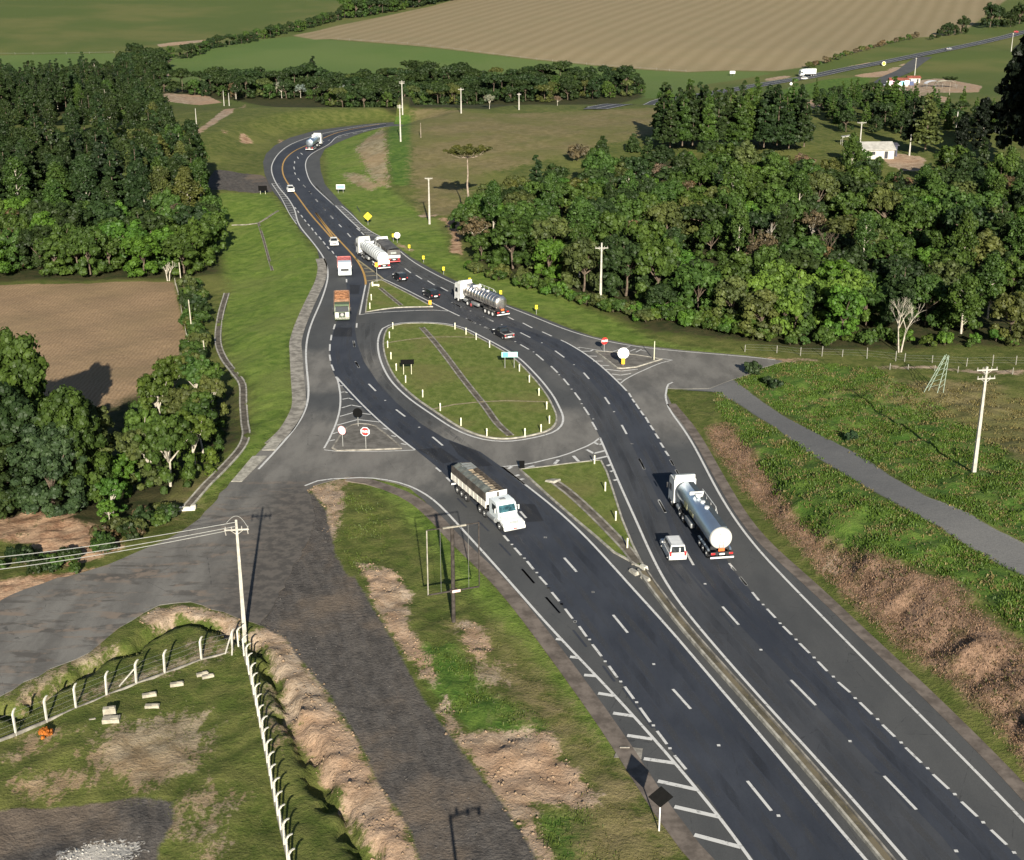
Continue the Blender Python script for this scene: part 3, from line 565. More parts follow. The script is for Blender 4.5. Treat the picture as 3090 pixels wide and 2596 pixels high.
for pth, offs in ((LL, (-2.75, -1.05, 1.05, 2.75)), (LR, (-2.75, -1.05, 1.05, 2.75))):
    q_ = ease(smoothpath(pth, 2), 2, 14)
    for o_ in offs: wp.strip(q_, .62, .0565, o_)
    for o_ in (-1.9, 1.9): oil.strip(q_, .8, .0575, o_)
struct(wp.done('wheel_paths', wm_)); struct(oil.done('oil_stains', wm2))
# ---------------------------------------------------------------- road markings
mk = Flat(); ZM = .062
def line(segs, w=.24, step=1.5, fl=None):
    (fl or mk).strip(ease(smoothpath(P0(*segs), step), step, 9), w, ZM)
def bars(t, lst, w=.24, fl=None, z=ZM + .0015):
    for q in lst: (fl or mk).strip([W0(*N(t, q[0], q[1])), W0(*N(t, q[2], q[3]))], w, z)
line(('b', 290, 746, 150, 762, 0, 788, 'a', 1900, 820, 1760, 870, 1680, 930, 1640, 1000, 1645, 1060, 1680, 1130, 1740, 1200, 1780, 1270, 1790, 1320, 1810, 1370, 1860, 1430, 1930, 1520, 1970, 1590, 1982, 1660, 1965, 1740,
      'd', 1930, 120, 1880, 230, 1850, 340, 1845, 430, 1855, 550, 1867, 640, 1860, 740, 1820, 820, 1750, 910, 1650, 1020, 1560, 1115), .28)
line(('d', 1840, 1215, 1900, 1172, 2000, 1150, 'e', 60, 1140, 100, 1138, 220, 1140, 340, 1155, 430, 1175, 490, 1195, 560, 1270, 720, 1445, 900, 1640, 1010, 1764, 'h', 1060, 115, 1330, 420, 1450, 545, 1560, 655, 1700, 800, 1900, 1030, 2100, 1250,
      'i', 130, 1345, 265, 1500, 380, 1660, 460, 1764, 1000, 2600), .26)
line(('e', 990, 1100, 'n', 850, 490, 1090, 670, 1300, 860, 1500, 1060, 1700, 1290, 1900, 1520, 2100, 1720, 'i', 120, 560, 290, 760, 430, 920, 610, 1130, 760, 1310, 960, 1560, 1150, 1764, 2000, 2800), .26)
line(('e', 1580, 925, 1610, 990, 1640, 1060, 1700, 1210, 1770, 1360, 1850, 1540, 1950, 1764, 'i', 60, 275, 200, 430, 390, 660, 520, 800, 700, 1000, 880, 1190, 1100, 1430, 1250, 1620, 1380, 1764, 2200, 2700), .26)
line(('f', -20, 590, 'e', 1990, 590, 1955, 612, 1948, 640, 1972, 720, 2040, 820, 'f', 0, 805, 80, 920, 180, 1110, 250, 1250, 350, 1410, 480, 1590, 650, 1764, 'i', 700, 120, 860, 270, 1000, 420, 1200, 620, 1400, 820, 1600, 1020, 1800, 1220, 2000, 1430, 2100, 1530, 3000, 2500), .26)
line(('b', 290, 766, 150, 790, 0, 822, 'a', 1990, 870, 1880, 930, 1845, 980, 1850, 1040, 1880, 1110, 1950, 1180, 2030, 1250, 'm', 450, 0, 560, 110, 640, 188, 730, 280, 790, 335, 860, 400), .26)
line(('m', 690, 188, 780, 262, 880, 365, 1000, 448, 1090, 482), .24)
line(('m', 1225, 600, 1330, 690, 1480, 775, 1620, 850, 1790, 925, 'e', 1010, 130, 1150, 180, 1270, 232, 1400, 285, 1540, 328, 1650, 350, 1800, 380, 2000, 400, 2100, 408, 'f', 200, 415, 430, 433, 600, 455), .24)
line(('e', 1345, 335, 1450, 385, 1540, 450, 1620, 520, 1680, 575, 1742, 642), .26)
line(('m', 910, 900, 890, 1000, 872, 1090, 855, 1172), .26); line(('m', 1070, 850, 1200, 905, 1400, 1010, 1560, 1090, 1760, 1185), .26)
line(('m', 855, 1174, 1000, 1148, 1120, 1130, 1250, 1120, 1400, 1117, 1520, 1125, 1660, 1140), .24)
line(('a', 1640, 1110, 1700, 1200, 1745, 1290, 1790, 1355), .18)
ISL = P0('e', 310, 245, 270, 265, 245, 320, 242, 390, 265, 480, 320, 580, 420, 680, 560, 780, 700, 870, 820, 920, 930, 943, 1050, 945, 1180, 925, 1290, 895, 1345, 855, 1358, 800, 1330, 730, 1290, 660, 1210, 560, 1100, 450, 1000, 385, 880, 320, 760, 262, 640, 235, 500, 227, 380, 232)
isl = smoothpath(ISL, 1.2, closed=True); mk.strip(isl, .28, ZM, 0, True)
line(('q', 395, 95, 440, 230, 480, 400, 480, 530, 455, 700, 400, 870, 320, 1020, 200, 1230), .24); line(('q', 395, 95, 560, 280, 720, 460, 960, 690, 1180, 900, 1400, 1070, 1640, 1255), .24)
line(('q', 200, 1255, 300, 1295, 600, 1305, 1000, 1290, 1640, 1258), .18)
bars('q', [(435, 240, 500, 240), (465, 345, 530, 335), (530, 335, 570, 350), (490, 455, 590, 435), (590, 435, 660, 460), (480, 590, 630, 545), (630, 545, 790, 575), (450, 725, 680, 660), (790, 675, 940, 695), (405, 865, 730, 775), (730, 775, 1080, 815),
          (340, 1000, 420, 975), (280, 1115, 370, 1095), (1130, 910, 1200, 930), (1265, 1030, 1340, 1045), (1420, 1155, 1500, 1175)])
bars('h', [(1315, 432, 1355, 437), (1400, 540, 1455, 546), (1485, 650, 1560, 656), (1570, 760, 1668, 776), (1660, 880, 1782, 898), (1745, 1015, 1897, 1037), (1845, 1155, 2030, 1182)], .42)
bars('h', [(1930, 1290, 2165, 1342), (2030, 1445, 2300, 1507)], .42); bars('i', [(110, 1615, 392, 1690)], .42); bars('i', [(200, 1800, 540, 1880)], .42)
bars('e', [(590, 1105, 620, 1130), (655, 1165, 680, 1190), (715, 1225, 745, 1255), (1000, 1515, 1030, 1550), (1065, 1590, 1105, 1635), (1140, 1670, 1180, 1720), (1100, 1370, 1135, 1410), (1365, 1650, 1440, 1735), (570, 920, 632, 972), (350, 755, 405, 797),
           (185, 600, 228, 643), (105, 465, 128, 502), (93, 340, 100, 377), (1935, 1305, 1975, 1375), (1818, 1052, 1848, 1115), (1712, 848, 1742, 903), (1610, 680, 1638, 722), (1482, 532, 1515, 570), (1310, 400, 1365, 440), (1100, 290, 1160, 320),
           (880, 195, 935, 220), (690, 108, 740, 135), (515, 25, 548, 42), (885, 255, 940, 283), (1100, 362, 1152, 392), (1195, 420, 1240, 458), (1285, 492, 1325, 532), (1360, 568, 1393, 608), (1428, 652, 1462, 698), (1483, 740, 1515, 788),
           (1533, 830, 1560, 878), (778, 205, 830, 235), (1115, 232, 1172, 262), (1232, 285, 1290, 312), (1755, 655, 1770, 680), (1775, 690, 1790, 712), (1797, 720, 1818, 752), (1825, 762, 1845, 790), (1855, 800, 1875, 835),
           (1885, 850, 1905, 880), (1915, 900, 1935, 930), (1945, 955, 1965, 985), (1975, 1005, 1995, 1035), (2005, 1060, 2025, 1092), (2038, 1120, 2060, 1155), (1025, 195, 1060, 213)], .26)
bars('h', [(1215, 55, 1260, 105), (1290, 150, 1335, 205), (1370, 250, 1415, 310), (1455, 355, 1500, 418), (1535, 465, 1590, 537), (1635, 595, 1685, 665), (1730, 720, 1785, 795), (1822, 848, 1885, 935), (1925, 988, 1985, 1068), (2030, 1135, 2100, 1220),
           (1660, 287, 1748, 395), (2020, 735, 2128, 855)], .24)
bars('i', [(430, 1290, 575, 1470), (1000, 1960, 1180, 2200), (280, 237, 378, 347), (692, 680, 843, 833), (1255, 1260, 1450, 1463), (335, 0, 355, 20), (385, 60, 425, 108), (460, 150, 500, 200), (548, 250, 600, 305), (645, 355, 698, 408), (745, 458, 805, 518),
           (855, 568, 912, 627), (978, 693, 1050, 755), (1108, 815, 1183, 888), (1245, 950, 1320, 1023), (1385, 1088, 1480, 1180), (1550, 1250, 1645, 1338), (1722, 1415, 1818, 1505), (1900, 1585, 1995, 1675)], .24)
bars('o', [(120, 25, 190, 160), (370, 545, 455, 710), (710, 1200, 810, 1375), (515, 40, 560, 110), (585, 165, 630, 235), (1260, 1350, 1340, 1445), (1400, 1525, 1485, 1632)], .24)
bars('m', [(830, 1250, 828, 1290), (805, 1410, 807, 1465), (820, 1600, 850, 1655), (736, 850, 738, 880), (633, 1260, 620, 1305), (602, 1355, 595, 1405), (587, 1440, 585, 1500), (583, 1535, 592, 1590), (600, 1625, 622, 1680), (640, 1735, 670, 1780),
           (295, 232, 305, 250), (325, 270, 340, 292), (355, 310, 370, 330), (388, 350, 402, 370), (420, 385, 435, 410), (452, 425, 468, 450), (488, 465, 508, 492), (525, 510, 545, 538), (562, 555, 580, 578), (605, 595, 622, 620), (640, 640, 665, 670), (268, 198, 280, 215),
           (1265, 755, 1320, 795), (1365, 815, 1420, 850), (1470, 865, 1535, 905), (1590, 925, 1655, 960), (1720, 985, 1760, 1008), (1430, 935, 1480, 965), (1690, 1060, 1775, 1105), (1820, 1205, 1905, 1250), (1985, 1285, 2075, 1325), (1975, 1190, 2065, 1235),
           (345, 0, 365, 20), (400, 55, 420, 80), (455, 125, 475, 150), (525, 200, 545, 228), (590, 275, 615, 305), (668, 355, 692, 380), (745, 435, 775, 470), (830, 390, 860, 415), (870, 425, 895, 450), (915, 470, 940, 495)], .26)
bars('a', [(1815, 925, 1826, 935), (1795, 948, 1801, 960), (1778, 975, 1778, 988), (1773, 1008, 1777, 1024), (1778, 1043, 1784, 1056), (1798, 1078, 1808, 1092), (1830, 1118, 1843, 1132), (1868, 1158, 1878, 1172), (1905, 1203, 1918, 1218), (1950, 1253, 1963, 1270), (1995, 1303, 2010, 1320),
           (1940, 862, 1955, 856), (1980, 850, 1992, 846), (2040, 832, 2060, 828)], .26)
bars('b', [(40, 820, 60, 817), (90, 808, 115, 804), (150, 796, 175, 792)], .3)
# hatching of the gores
for k in range(22):                          # left of the northern road
    t = k/21; L = [(1640, 1110), (1700, 1200), (1760, 1300), (1800, 1360)]; Q = [(1690, 1140), (1745, 1208), (1782, 1275), (1792, 1330)]
    def ip(a, t):
        u = t*(len(a) - 1); j = min(int(u), len(a) - 2); v = u - j; return (a[j][0]*(1 - v) + a[j + 1][0]*v, a[j][1]*(1 - v) + a[j + 1][1]*v)
    l, q = ip(L, t), ip(Q, t)
    if q[0] > l[0] + 2: bars('a', [(l[0], l[1], q[0], q[1] + (l[1] - q[1])*.9)], .26)
for k in range(19):                          # right of the northern road
    t = k/18; l = ip([(645, 188), (790, 335), (900, 400), (1010, 460)], t); q = ip([(695, 188), (785, 262), (880, 365), (1000, 448), (1060, 470)], t)
    yy = 188 + t*270; bars('m', [(640 + 150*(yy - 188)/147 if yy < 335 else 790 + 1.15*(yy - 335), yy, 690 + .98*(yy - 188) + max(0, yy - 360)*.55, yy + 2)], .26)
bars('n', [(1480, 110, 1520, 130), (1520, 130, 1550, 122), (1410, 175, 1475, 210), (1475, 210, 1575, 185), (1450, 270, 1600, 235), (1290, 232, 1343, 288), (1155, 268, 1120, 305), (935, 322, 860, 345), (735, 328, 700, 350), (765, 415, 800, 403), (810, 448, 842, 438),
           (1595, 322, 1635, 310), (1625, 375, 1665, 365), (1655, 455, 1695, 445)], .4)
line(('n', 645, 330, 850, 320, 1120, 282, 1300, 222, 1420, 158, 1535, 65), .26); line(('n', 645, 330, 850, 490), .26)
bars('r', [(1020, 182, 1050, 178), (1060, 215, 1160, 215), (1160, 215, 1190, 198), (1130, 265, 1230, 268), (1190, 318, 1290, 320), (1255, 362, 1360, 368), (1320, 405, 1490, 425), (1490, 425, 1660, 405), (1385, 455, 1480, 468), (1480, 468, 1590, 450), (1440, 510, 1490, 512)], .28)
line(('r', 1040, 172, 1200, 200, 1500, 235, 1800, 275, 2025, 308), .16); line(('r', 2025, 308, 1900, 335, 1750, 370, 1640, 430, 1560, 480, 1480, 552), .2); line(('r', 1390, 222, 1480, 190, 1580, 165), .18)
bars('r', [(1580, 215, 1640, 190), (1640, 225, 1700, 195), (1700, 205, 1750, 215)], .2)
struct(mk.done('road_markings', WHITE_M))
og = Flat()
line(('b', 250, 752, 150, 770, 0, 800, 'a', 1880, 868, 1790, 905, 1730, 950, 1705, 1000, 1710, 1060, 1745, 1120, 1790, 1180, 1870, 1290, 1950, 1380, 2040, 1480, 'm', 450, 240, 560, 380, 700, 530, 820, 660, 870, 740, 900, 800, 915, 860, 910, 902), .38, fl=og)
struct(og.done('orange_road_line', ORANGE_M)); og = Flat()
line(('m', 820, 662, 900, 722, 1000, 790, 1070, 850), .35, fl=og)
bars('m', [(868, 722, 905, 725), (893, 755, 940, 752), (905, 787, 980, 783), (915, 823, 1015, 815), (918, 868, 1060, 850)], .42, og)
struct(og.done('faded_cream_hatching', CREAM_M))
stud = Flat()
for t, l in (('i', [(525, 225), (628, 338), (724, 436), (833, 545), (949, 660), (1081, 790), (1216, 917), (1358, 1058), (1518, 1213), (1682, 1370), (1853, 1540), (2040, 1722), (175, 100), (512, 498), (1050, 1050), (1690, 1713), (257, 1075), (618, 1500)]),
             ('h', [(1272, 125), (1350, 222), (1432, 327), (1518, 436), (1612, 568), (1706, 690), (1802, 815), (1903, 955), (2003, 1093), (1905, 585), (1540, 150)]), ('e', [(1540, 812), (1666, 768), (1775, 962), (1424, 484), (1410, 632), (1470, 720), (1335, 545), (1230, 352), (1180, 407), (1070, 345), (988, 242), (858, 243), (800, 160), (285, 700), (490, 862), (1250, 1527)]),
             ('n', [(735, 1035), (848, 1160), (960, 1290), (1068, 1430), (1185, 1575), (1305, 1735), (1468, 1465), (1040, 972), (1820, 122)])):
    for x, y in l:
        x0, y0 = W0(*N(t, x, y)); stud.strip([(x0, y0 - .14), (x0, y0 + .14)], .26, ZM + .006)
tag(stud.done('road_stud', WHITE_M), 'small white reflective studs along the lane lines', None, kind='stuff')
# ---------------------------------------------------------------- islands, kerbs, gutters, drains
lm, nt, b = new_mat('mown_grass'); co = objco(nt)
n1 = noise(nt, co, .10, 5, .6); n2 = noise(nt, scl(nt, co, (1, .6, 1), .4), .9, 6, .68); n3 = noise(nt, co, 5, 4, .7)
c = mixc(nt, ramp(nt, n2, .36, .66), (.104, .142, .026), (.168, .196, .050)); c = mixc(nt, mth(nt, 'MULTIPLY', ramp(nt, n1, .46, .66), .6), c, (.185, .165, .060))
c = mixc(nt, mth(nt, 'MULTIPLY', ramp(nt, n3, .56, .74), .4), c, (.045, .070, .015))
nt.links.new(c, b.inputs['Base Color']); b.inputs['Roughness'].default_value = .95; b.inputs['Specular IOR Level'].default_value = .15; bump(nt, b, mth(nt, 'ADD', n2, mth(nt, 'MULTIPLY', n3, .5)), .25, .8)
def area(P):
    P = np.asarray(P); x, y = P[:, 0], P[:, 1]; return .5*np.sum(x*np.roll(y, -1) - y*np.roll(x, -1))
def inset(P, d):
    P = np.asarray(P, float); s = 1 if area(P) > 0 else -1
    T = np.roll(P, -1, 0) - np.roll(P, 1, 0); T /= np.linalg.norm(T, axis=1)[:, None] + 1e-9
    return P + s*d*np.stack([-T[:, 1], T[:, 0]], 1)
def island(pts, name, mat, kw=.22, step=1.2, smooth=True, kmat=CONC, z=.13):
    P = smoothpath(pts, step, True) if smooth else np.asarray(pts)
    struct(poly_sheet(name, [tuple(q) for q in inset(P, kw*.8)], z, mat))
    struct(wall_ribbon('kerb', P, kw, 0.0, z + .05, kmat, closed=True, off=(1 if area(P) < 0 else -1)*kw/2))
island(inset(isl, .75), 'central_island_grass', lm, smooth=False)
T1 = P0('m', 945, 892, 1000, 868, 1060, 862, 1130, 897, 1330, 1000, 1480, 1082, 1520, 1103, 1300, 1107, 1180, 1112, 1050, 1128, 905, 1152, 915, 1050)
island(T1, 'north_splitter_grass', lm, smooth=False)
T2 = P0('n', 800, 357, 1010, 332, 1260, 300, 1440, 280, 1545, 275, 1600, 380, 1660, 560, 1740, 810, 1830, 1030, 1925, 1225, 1890, 1240, 1850, 1225, 1780, 1180, 1650, 1110, 1480, 960, 1300, 810, 1050, 590, 900, 450)
island(T2, 'south_splitter_grass', lm, smooth=False)
PAV = paint('worn_island_paving', (.150, .140, .125), .95, 0, .25, .7)
T3 = P0('q', 320, 1230, 440, 1040, 550, 910, 640, 860, 760, 840, 900, 850, 1020, 880, 1110, 950, 1230, 1040, 1380, 1170, 1430, 1240, 900, 1260, 520, 1270, 400, 1275)
island(T3, 'west_splitter_paving', PAV, kmat=CONC2, smooth=False, z=.12)
T4 = P0('r', 1205, 215, 1400, 225, 1700, 262, 1920, 300, 1840, 325, 1650, 385, 1500, 400, 1440, 395, 1380, 350, 1290, 280)
island(T4, 'east_splitter_paving', PAV, kmat=CONC, smooth=False, z=.12)
def gutter(name, pts, w, z0, z1, mat, step=2): struct(wall_ribbon(name, ease(smoothpath(pts, step), step, 10), w, z0, z1, mat))
# earth-stained concrete gutters at the verge
gutter('gutter', P0('i', 2700, 2060, 2100, 1345, 1900, 1150, 1700, 945, 1500, 745, 1300, 560, 1100, 378, 900, 182, 685, -20, 'f', 545, 1590, 405, 1410, 318, 1260, 225, 1100, 145, 950, 48, 800, 'e', 2065, 795, 2010, 720), 1.25, -.1, .062, GUTTER)
gutter('gutter', P0('h', 2250, 1820, 2075, 1670, 1880, 1345, 1765, 1145, 1570, 870, 1378, 600, 1195, 355, 1035, 155, 900, 0, 'e', 720, 1565, 590, 1405, 505, 1302, 430, 1235, 340, 1205, 200, 1175, 60, 1170), 1.5, -.1, .060, GUTTER)
GS = smoothpath(P0('m', 500, 665, 520, 740, 500, 860, 440, 990, 375, 1130, 310, 1290, 275, 1420, 'd', 1785, 400, 1795, 560, 1805, 700, 1790, 770, 1725, 880, 1640, 960), 2)
struct(wall_ribbon('gutter', GS, 1.9, -.1, .062, CONC2))
for q in (('d', 1395, 1190, 1525, 1035, 1610, 1035, 1460, 1190), ('d', 1580, 1000, 1640, 930, 1705, 935, 1660, 1000)):
    o_ = poly_sheet('concrete_slab', P0(*q), .075, CONC, skirt=.2); struct(o_)
def drain(pts, w, label, z=None, step=1.2, mat=CONC2, wob=0):
    """open concrete channel: two lips and a darker bed"""
    P = smoothpath(pts, step); e = empty('drain_channel', P[0][0], P[0][1], 0)
    zb = .135 if z is None else z
    f = Flat(); f.strip(P, w*.62, lambda x, y: hgt(x, y) + zb); bd = f.done('bed', DRAINBED, e)
    for s_ in (-1, 1): 
        o = wall_ribbon('lip', P, w*.19, zb - .1, zb + .05, mat, e, off=s_*w*.41)
    for ch in e.children: ch.matrix_parent_inverse = Matrix.Translation(-e.location)
    tag(e, label, 'drain'); return e
DRAINBED = paint('silty_drain_bed', (.125, .110, .088), 1, 0, .35, .9)
drain(P0('e', 505, 262, 560, 322, 640, 420, 760, 580, 880, 730, 960, 840, 1040, 915), 1.0, 'long straight concrete drain crossing the oval central grass island')
drain(P0('n', 1115, 470, 1240, 560, 1440, 740, 1640, 940, 1780, 1090, 1870, 1215), 1.2, 'concrete drain running down the south triangular grass island')
drain(P0('m', 1040, 935, 1130, 1010, 1230, 1092), .8, 'short concrete drain in the north triangular grass island')
drain(PC('p', 465, 603, 452, 650, 447, 700, 458, 735, 480, 765, 497, 790, 499, 830, 502, 870, 505, 893, 495, 920, 460, 960, 420, 1000, 385, 1040), 1.1, 'winding concrete drain at the foot of the western grass bank', z=.16, mat=CONC)
drain(PC('a', 1560, 1350, 1585, 1430, 1610, 1520, 1643, 1635), .55, 'thin straight drain running down the western grass bank', z=.14, step=3)
drain(PC('a', 1400, 1362, 1560, 1350, 1610, 1320, 1680, 1275), .4, 'thin branching drain across the upper western grass bank', z=.14, step=3)
f = Flat(); 
for q in (('e', 280, 357, 420, 335, 560, 320, 700, 318, 845, 322), ('e', 570, 755, 700, 728, 850, 712, 1000, 705, 1290, 712)): f.strip(smoothpath(P0(*q), 2), .42, .137)
struct(f.done('subsurface_drain_strip', paint('pale_gravel_strip', (.27, .23, .14), 1, 0, .3, 2)))
# median: kerb, trough with dry weeds, parapet
MED = smoothpath(P0('e', 1835, 1730, 'i', 0, 320, 115, 445, 230, 575, 400, 755, 600, 975, 800, 1212, 960, 1400, 1130, 1585, 1300, 1790, 2000, 2700), 1.5); MED = ease(MED, 1.5, 12)
struct(wall_ribbon('median_kerb', MED, .15, -.02, .30, CONC2, off=-.40)); struct(wall_ribbon('median_kerb', MED, .20, -.02, .34, CONC, off=.42))
dw, nt, b = new_mat('dry_median_earth'); co = objco(nt); nz = noise(nt, co, .13, 5, .6); n3 = noise(nt, co, 5, 4, .7)
c = mixc(nt, ramp(nt, nz, .44, .56), (.16, .135, .09), (.07, .062, .042)); c = mixc(nt, ramp(nt, n3, .5, .7), c, (.14, .12, .06))
nt.links.new(c, b.inputs['Base Color']); b.inputs['Roughness'].default_value = 1
f = Flat(); f.strip(MED, .66, .10); struct(f.done('median_earth', dw))
for q, lb in (((1835, 1290), 'pale broken concrete headwall on the kerb at the south island tip'), ((1925, 1250), 'rounded white concrete block at the south island tip'), ((1940, 1350), 'tan broken concrete slab at the start of the median trough')):
    x, y = W0(*N('n', *q)); bm = bmesh.new(); big = q[0] == 1925
    hexa(bm, [(-.55, -.9, 0), (.55, -.8, 0), (.5, .9, 0), (-.45, .75, 0)], [(-.4, -.75, .45), (.42, -.6, .5), (.4, .7, .38), (-.35, .6, .42)])
    o = bm_done('concrete_block', bm, paint('headwall_white', (.60, .57, .48), .9, 0, .2, 2) if big else CONC, bev=.08); o.location = (x, y, .02); o.rotation_euler = (0, 0, .5); o.scale = (.5, .6, .8) if big else (.5, .8, .7)
    tag(o, lb, 'block')

# ---------------------------------------------------------------- vehicles
TYRE = paint('tyre_rubber', (.016, .016, .017), .85); RIM = paint('steel_rim', (.45, .45, .44), .4, .6); RIMW = paint('white_rim', (.70, .69, .66), .5); RIMR = paint('red_rim', (.50, .10, .10), .5)
GLASS = paint('dark_window_glass', (.015, .020, .024), .08, 0, .1, 1, 1.0); GLASSB = paint('bluish_windscreen', (.03, .085, .10), .08, 0, .6, 2.2, 1.0)
BLACK = paint('black_chassis', (.020, .020, .022), .6); WPAINT = paint('white_vehicle_paint', (.70, .70, .67), .32, 0, .10, 1.1, .4)
LBLUE = paint('pale_blue_white_cab_paint', (.66, .71, .72), .28, 0, .03, 1.5, .6)
CHROME = paint('polished_tank_steel', (.70, .66, .62), .30, .95, .10, .9); STEEL = paint('dull_tank_steel', (.46, .54, .62), .30, .85, .05, .8)
REDL = paint('red_tail_lens', (.62, .03, .03), .2, 0, .05, 1, .8); AMBER = paint('amber_lens', (.85, .25, .03), .3); PLATE = paint('number_plate', (.80, .80, .78), .5)
HEADL = paint('headlight_glass', (.75, .77, .78), .1, 0, .05, 1, .8); DKPAINT = paint('black_car_paint', (.010, .011, .015), .4, 0, .1, 1, .15); SILV = paint('silver_bumper', (.55, .52, .50), .3, .6)
REDPAINT = paint('faded_red_paint', (.42, .12, .11), .5); ORWHITE = paint('orange_panel', (.80, .16, .04), .5); REDW = paint('red_bumper_strip', (.62, .10, .10), .5)
TARP = paint('dark_grey_tarpaulin', (.10, .095, .090), .7, 0, .35, .7); TARPB = paint('brown_black_tarpaulin', (.070, .058, .048), .8, 0, .4, 1.0)
GRAIN = paint('cream_grain_load', (.56, .46, .33), 1, 0, .12, 2.2); SCRAP = paint('rusty_orange_load', (.42, .20, .10), 1, 0, .55, 1.6); OLIVE = paint('olive_green_paint', (.085, .12, .065), .5)
def wheels(e, axles, half, r=.52, wd=.32, rim=RIM, dual=True, rims=None):
    for k, y in enumerate(axles):
        for s_ in (-1, 1):
            bm = bmesh.new(); x = s_*(half - wd/2); prof = [(-wd/2, r*.62), (-wd/2, r*.93), (-wd*.36, r), (wd*.36, r), (wd/2, r*.93), (wd/2, r*.62)]
            rings = [[bm.verts.new((x + px, y + pr*math.cos(a*math.pi/10), r + pr*math.sin(a*math.pi/10))) for a in range(20)] for px, pr in prof]
            for A, B in zip(rings[:-1], rings[1:]):
                for a in range(20): bm.faces.new([A[a], A[(a + 1) % 20], B[(a + 1) % 20], B[a]])
            bm.faces.new(rings[0]); bm.faces.new(rings[-1])
            wl = bm_done('wheel', bm, TYRE, e, True)
            bm = bmesh.new(); xo = s_*(half + .012); rod(bm, (xo - s_*.10, y, r), (xo, y, r), r*.60, r*.56, 16); rod(bm, (xo - s_*.02, y, r), (xo + s_*.04, y, r), r*.22, r*.18, 10)
            bm_done('rim', bm, (rims or {}).get(k, rim), wl, True)
def part(e, name, mat, *shapes, bev=0.0, smooth=False, label=None):
    bm = bmesh.new()
    for sh in shapes:
        if sh[0] == 'b': box(bm, sh[1], sh[2], sh[3] if len(sh) > 3 else None)
        elif sh[0] == 'r': rod(bm, *sh[1:])
        elif sh[0] == 'h': hexa(bm, sh[1], sh[2])
        elif sh[0] == 'p': prism(bm, *sh[1:])
        elif sh[0] == 'l': lathe_y(bm, *sh[1:])
    o = bm_done(name, bm, mat, e, smooth or bev > 0, bev)
    if label: o['label'] = label
    return o
def quad_panel(e, name, mat, c4, t=.012, push=.012):
    c4 = [Vector(p) for p in c4]; n = (c4[1] - c4[0]).cross(c4[3] - c4[0]).normalized()
    bm = bmesh.new(); hexa(bm, [p + n*(push - t*2) for p in c4], [p + n*push for p in c4]); return bm_done(name, bm, mat, e)
def fr(b4, t4, u0, u1, v0, v1):
    """sub-rectangle of a quad (b4 = left-bottom, right-bottom ; t4 = right-top, left-top)"""
    b0, b1 = map(Vector, b4); t1, t0 = map(Vector, t4)
    P = lambda u, v: (b0*(1 - u) + b1*u)*(1 - v) + (t0*(1 - u) + t1*u)*v
    return [P(u0, v0), P(u1, v0), P(u1, v1), P(u0, v1)]
def cabover(e, yf, paintm, high=3.35, w=2.45, ln=2.15, spoiler=True, visor=True, glass=GLASS):
    """flat-fronted lorry cab whose front face is at y = yf"""
    yb = yf - ln; h = w/2
    part(e, 'cab', paintm, ('p', [(yb, .75), (yf, .62), (yf + .02, 1.75), (yf - .18, high - .28), (yf - .5, high), (yb, high)], -h, h), bev=.09)
    F = [(h - .12, yf + .02, 1.72), (-h + .12, yf + .02, 1.72), (-h + .2, yf - .17, high - .38), (h - .2, yf - .17, high - .38)]
    quad_panel(e, 'windscreen', glass, F, push=.03)
    for s_ in (-1, 1):
        q = [(s_*h, yf - 1.15, 1.75), (s_*h, yf - .22, 1.75), (s_*h, yf - .42, 2.55), (s_*h, yf - 1.15, 2.55)]
        quad_panel(e, 'side_window', GLASS, q if s_ > 0 else q[::-1], push=.015)
        part(e, 'mirror', BLACK, ('b', (s_*(h + .22), yf - .15, 2.15), (.16, .12, .62)), ('r', (s_*h, yf - .2, 2.35), (s_*(h + .22), yf - .15, 2.35), .02), bev=.02)
        part(e, 'headlight', HEADL, ('b', (s_*(h - .35), yf + .015, .98), (.42, .06, .24)), bev=.02)
        part(e, 'step', BLACK, ('b', (s_*(h - .05), yf - .75, .50), (.14, .9, .35)), bev=.03)
    part(e, 'grille', BLACK, ('b', (0, yf + .015, 1.38), (1.5, .05, .42)), ('b', (0, yf + .02, 1.0), (1.0, .05, .12)))
    part(e, 'bumper', paintm, ('b', (0, yf - .02, .58), (w, .3, .42)), bev=.06)
    if spoiler: part(e, 'roof_spoiler', paintm, ('p', [(yb + .02, high), (yf - .75, high), (yb + .55, high + .48), (yb + .02, high + .52)], -h + .12, h - .12), bev=.05)
    if visor: part(e, 'sun_visor', BLACK, ('b', (0, yf - .08, high - .3), (w - .3, .22, .06)))
def chassis(e, y0, y1, z=.95, w=.85):
    part(e, 'chassis', BLACK, ('b', (-w/2, (y0 + y1)/2, z), (.12, y1 - y0, .28)), ('b', (w/2, (y0 + y1)/2, z), (.12, y1 - y0, .28)), *[('b', (0, y0 + .5 + k*1.4, z), (w, .12, .2)) for k in range(int((y1 - y0)/1.4))])
def tail(e, y, bw=2.45, barm=None, plate=True, lights=True):
    part(e, 'rear_bumper', barm or PLATE, ('b', (0, y - .03, .62), (bw, .12, .17)), bev=.02)
    [part(e, 'bumper_bracket', BLACK, ('b', (q, y + .06, .8), (.08, .1, .4))) for q in (-.5, .5)]
    part(e, 'light_bar', BLACK, ('b', (0, y + .1, 1.02), (bw - .1, .12, .3)))
    for s_ in (-1, 1): part(e, 'tail_light', REDL, ('b', (s_*(bw/2 - .3), y + .02, 1.02), (.42, .06, .2)), bev=.02)
    part(e, 'number_plate', PLATE, ('b', (0, y + .02, .98), (.52, .04, .18)))
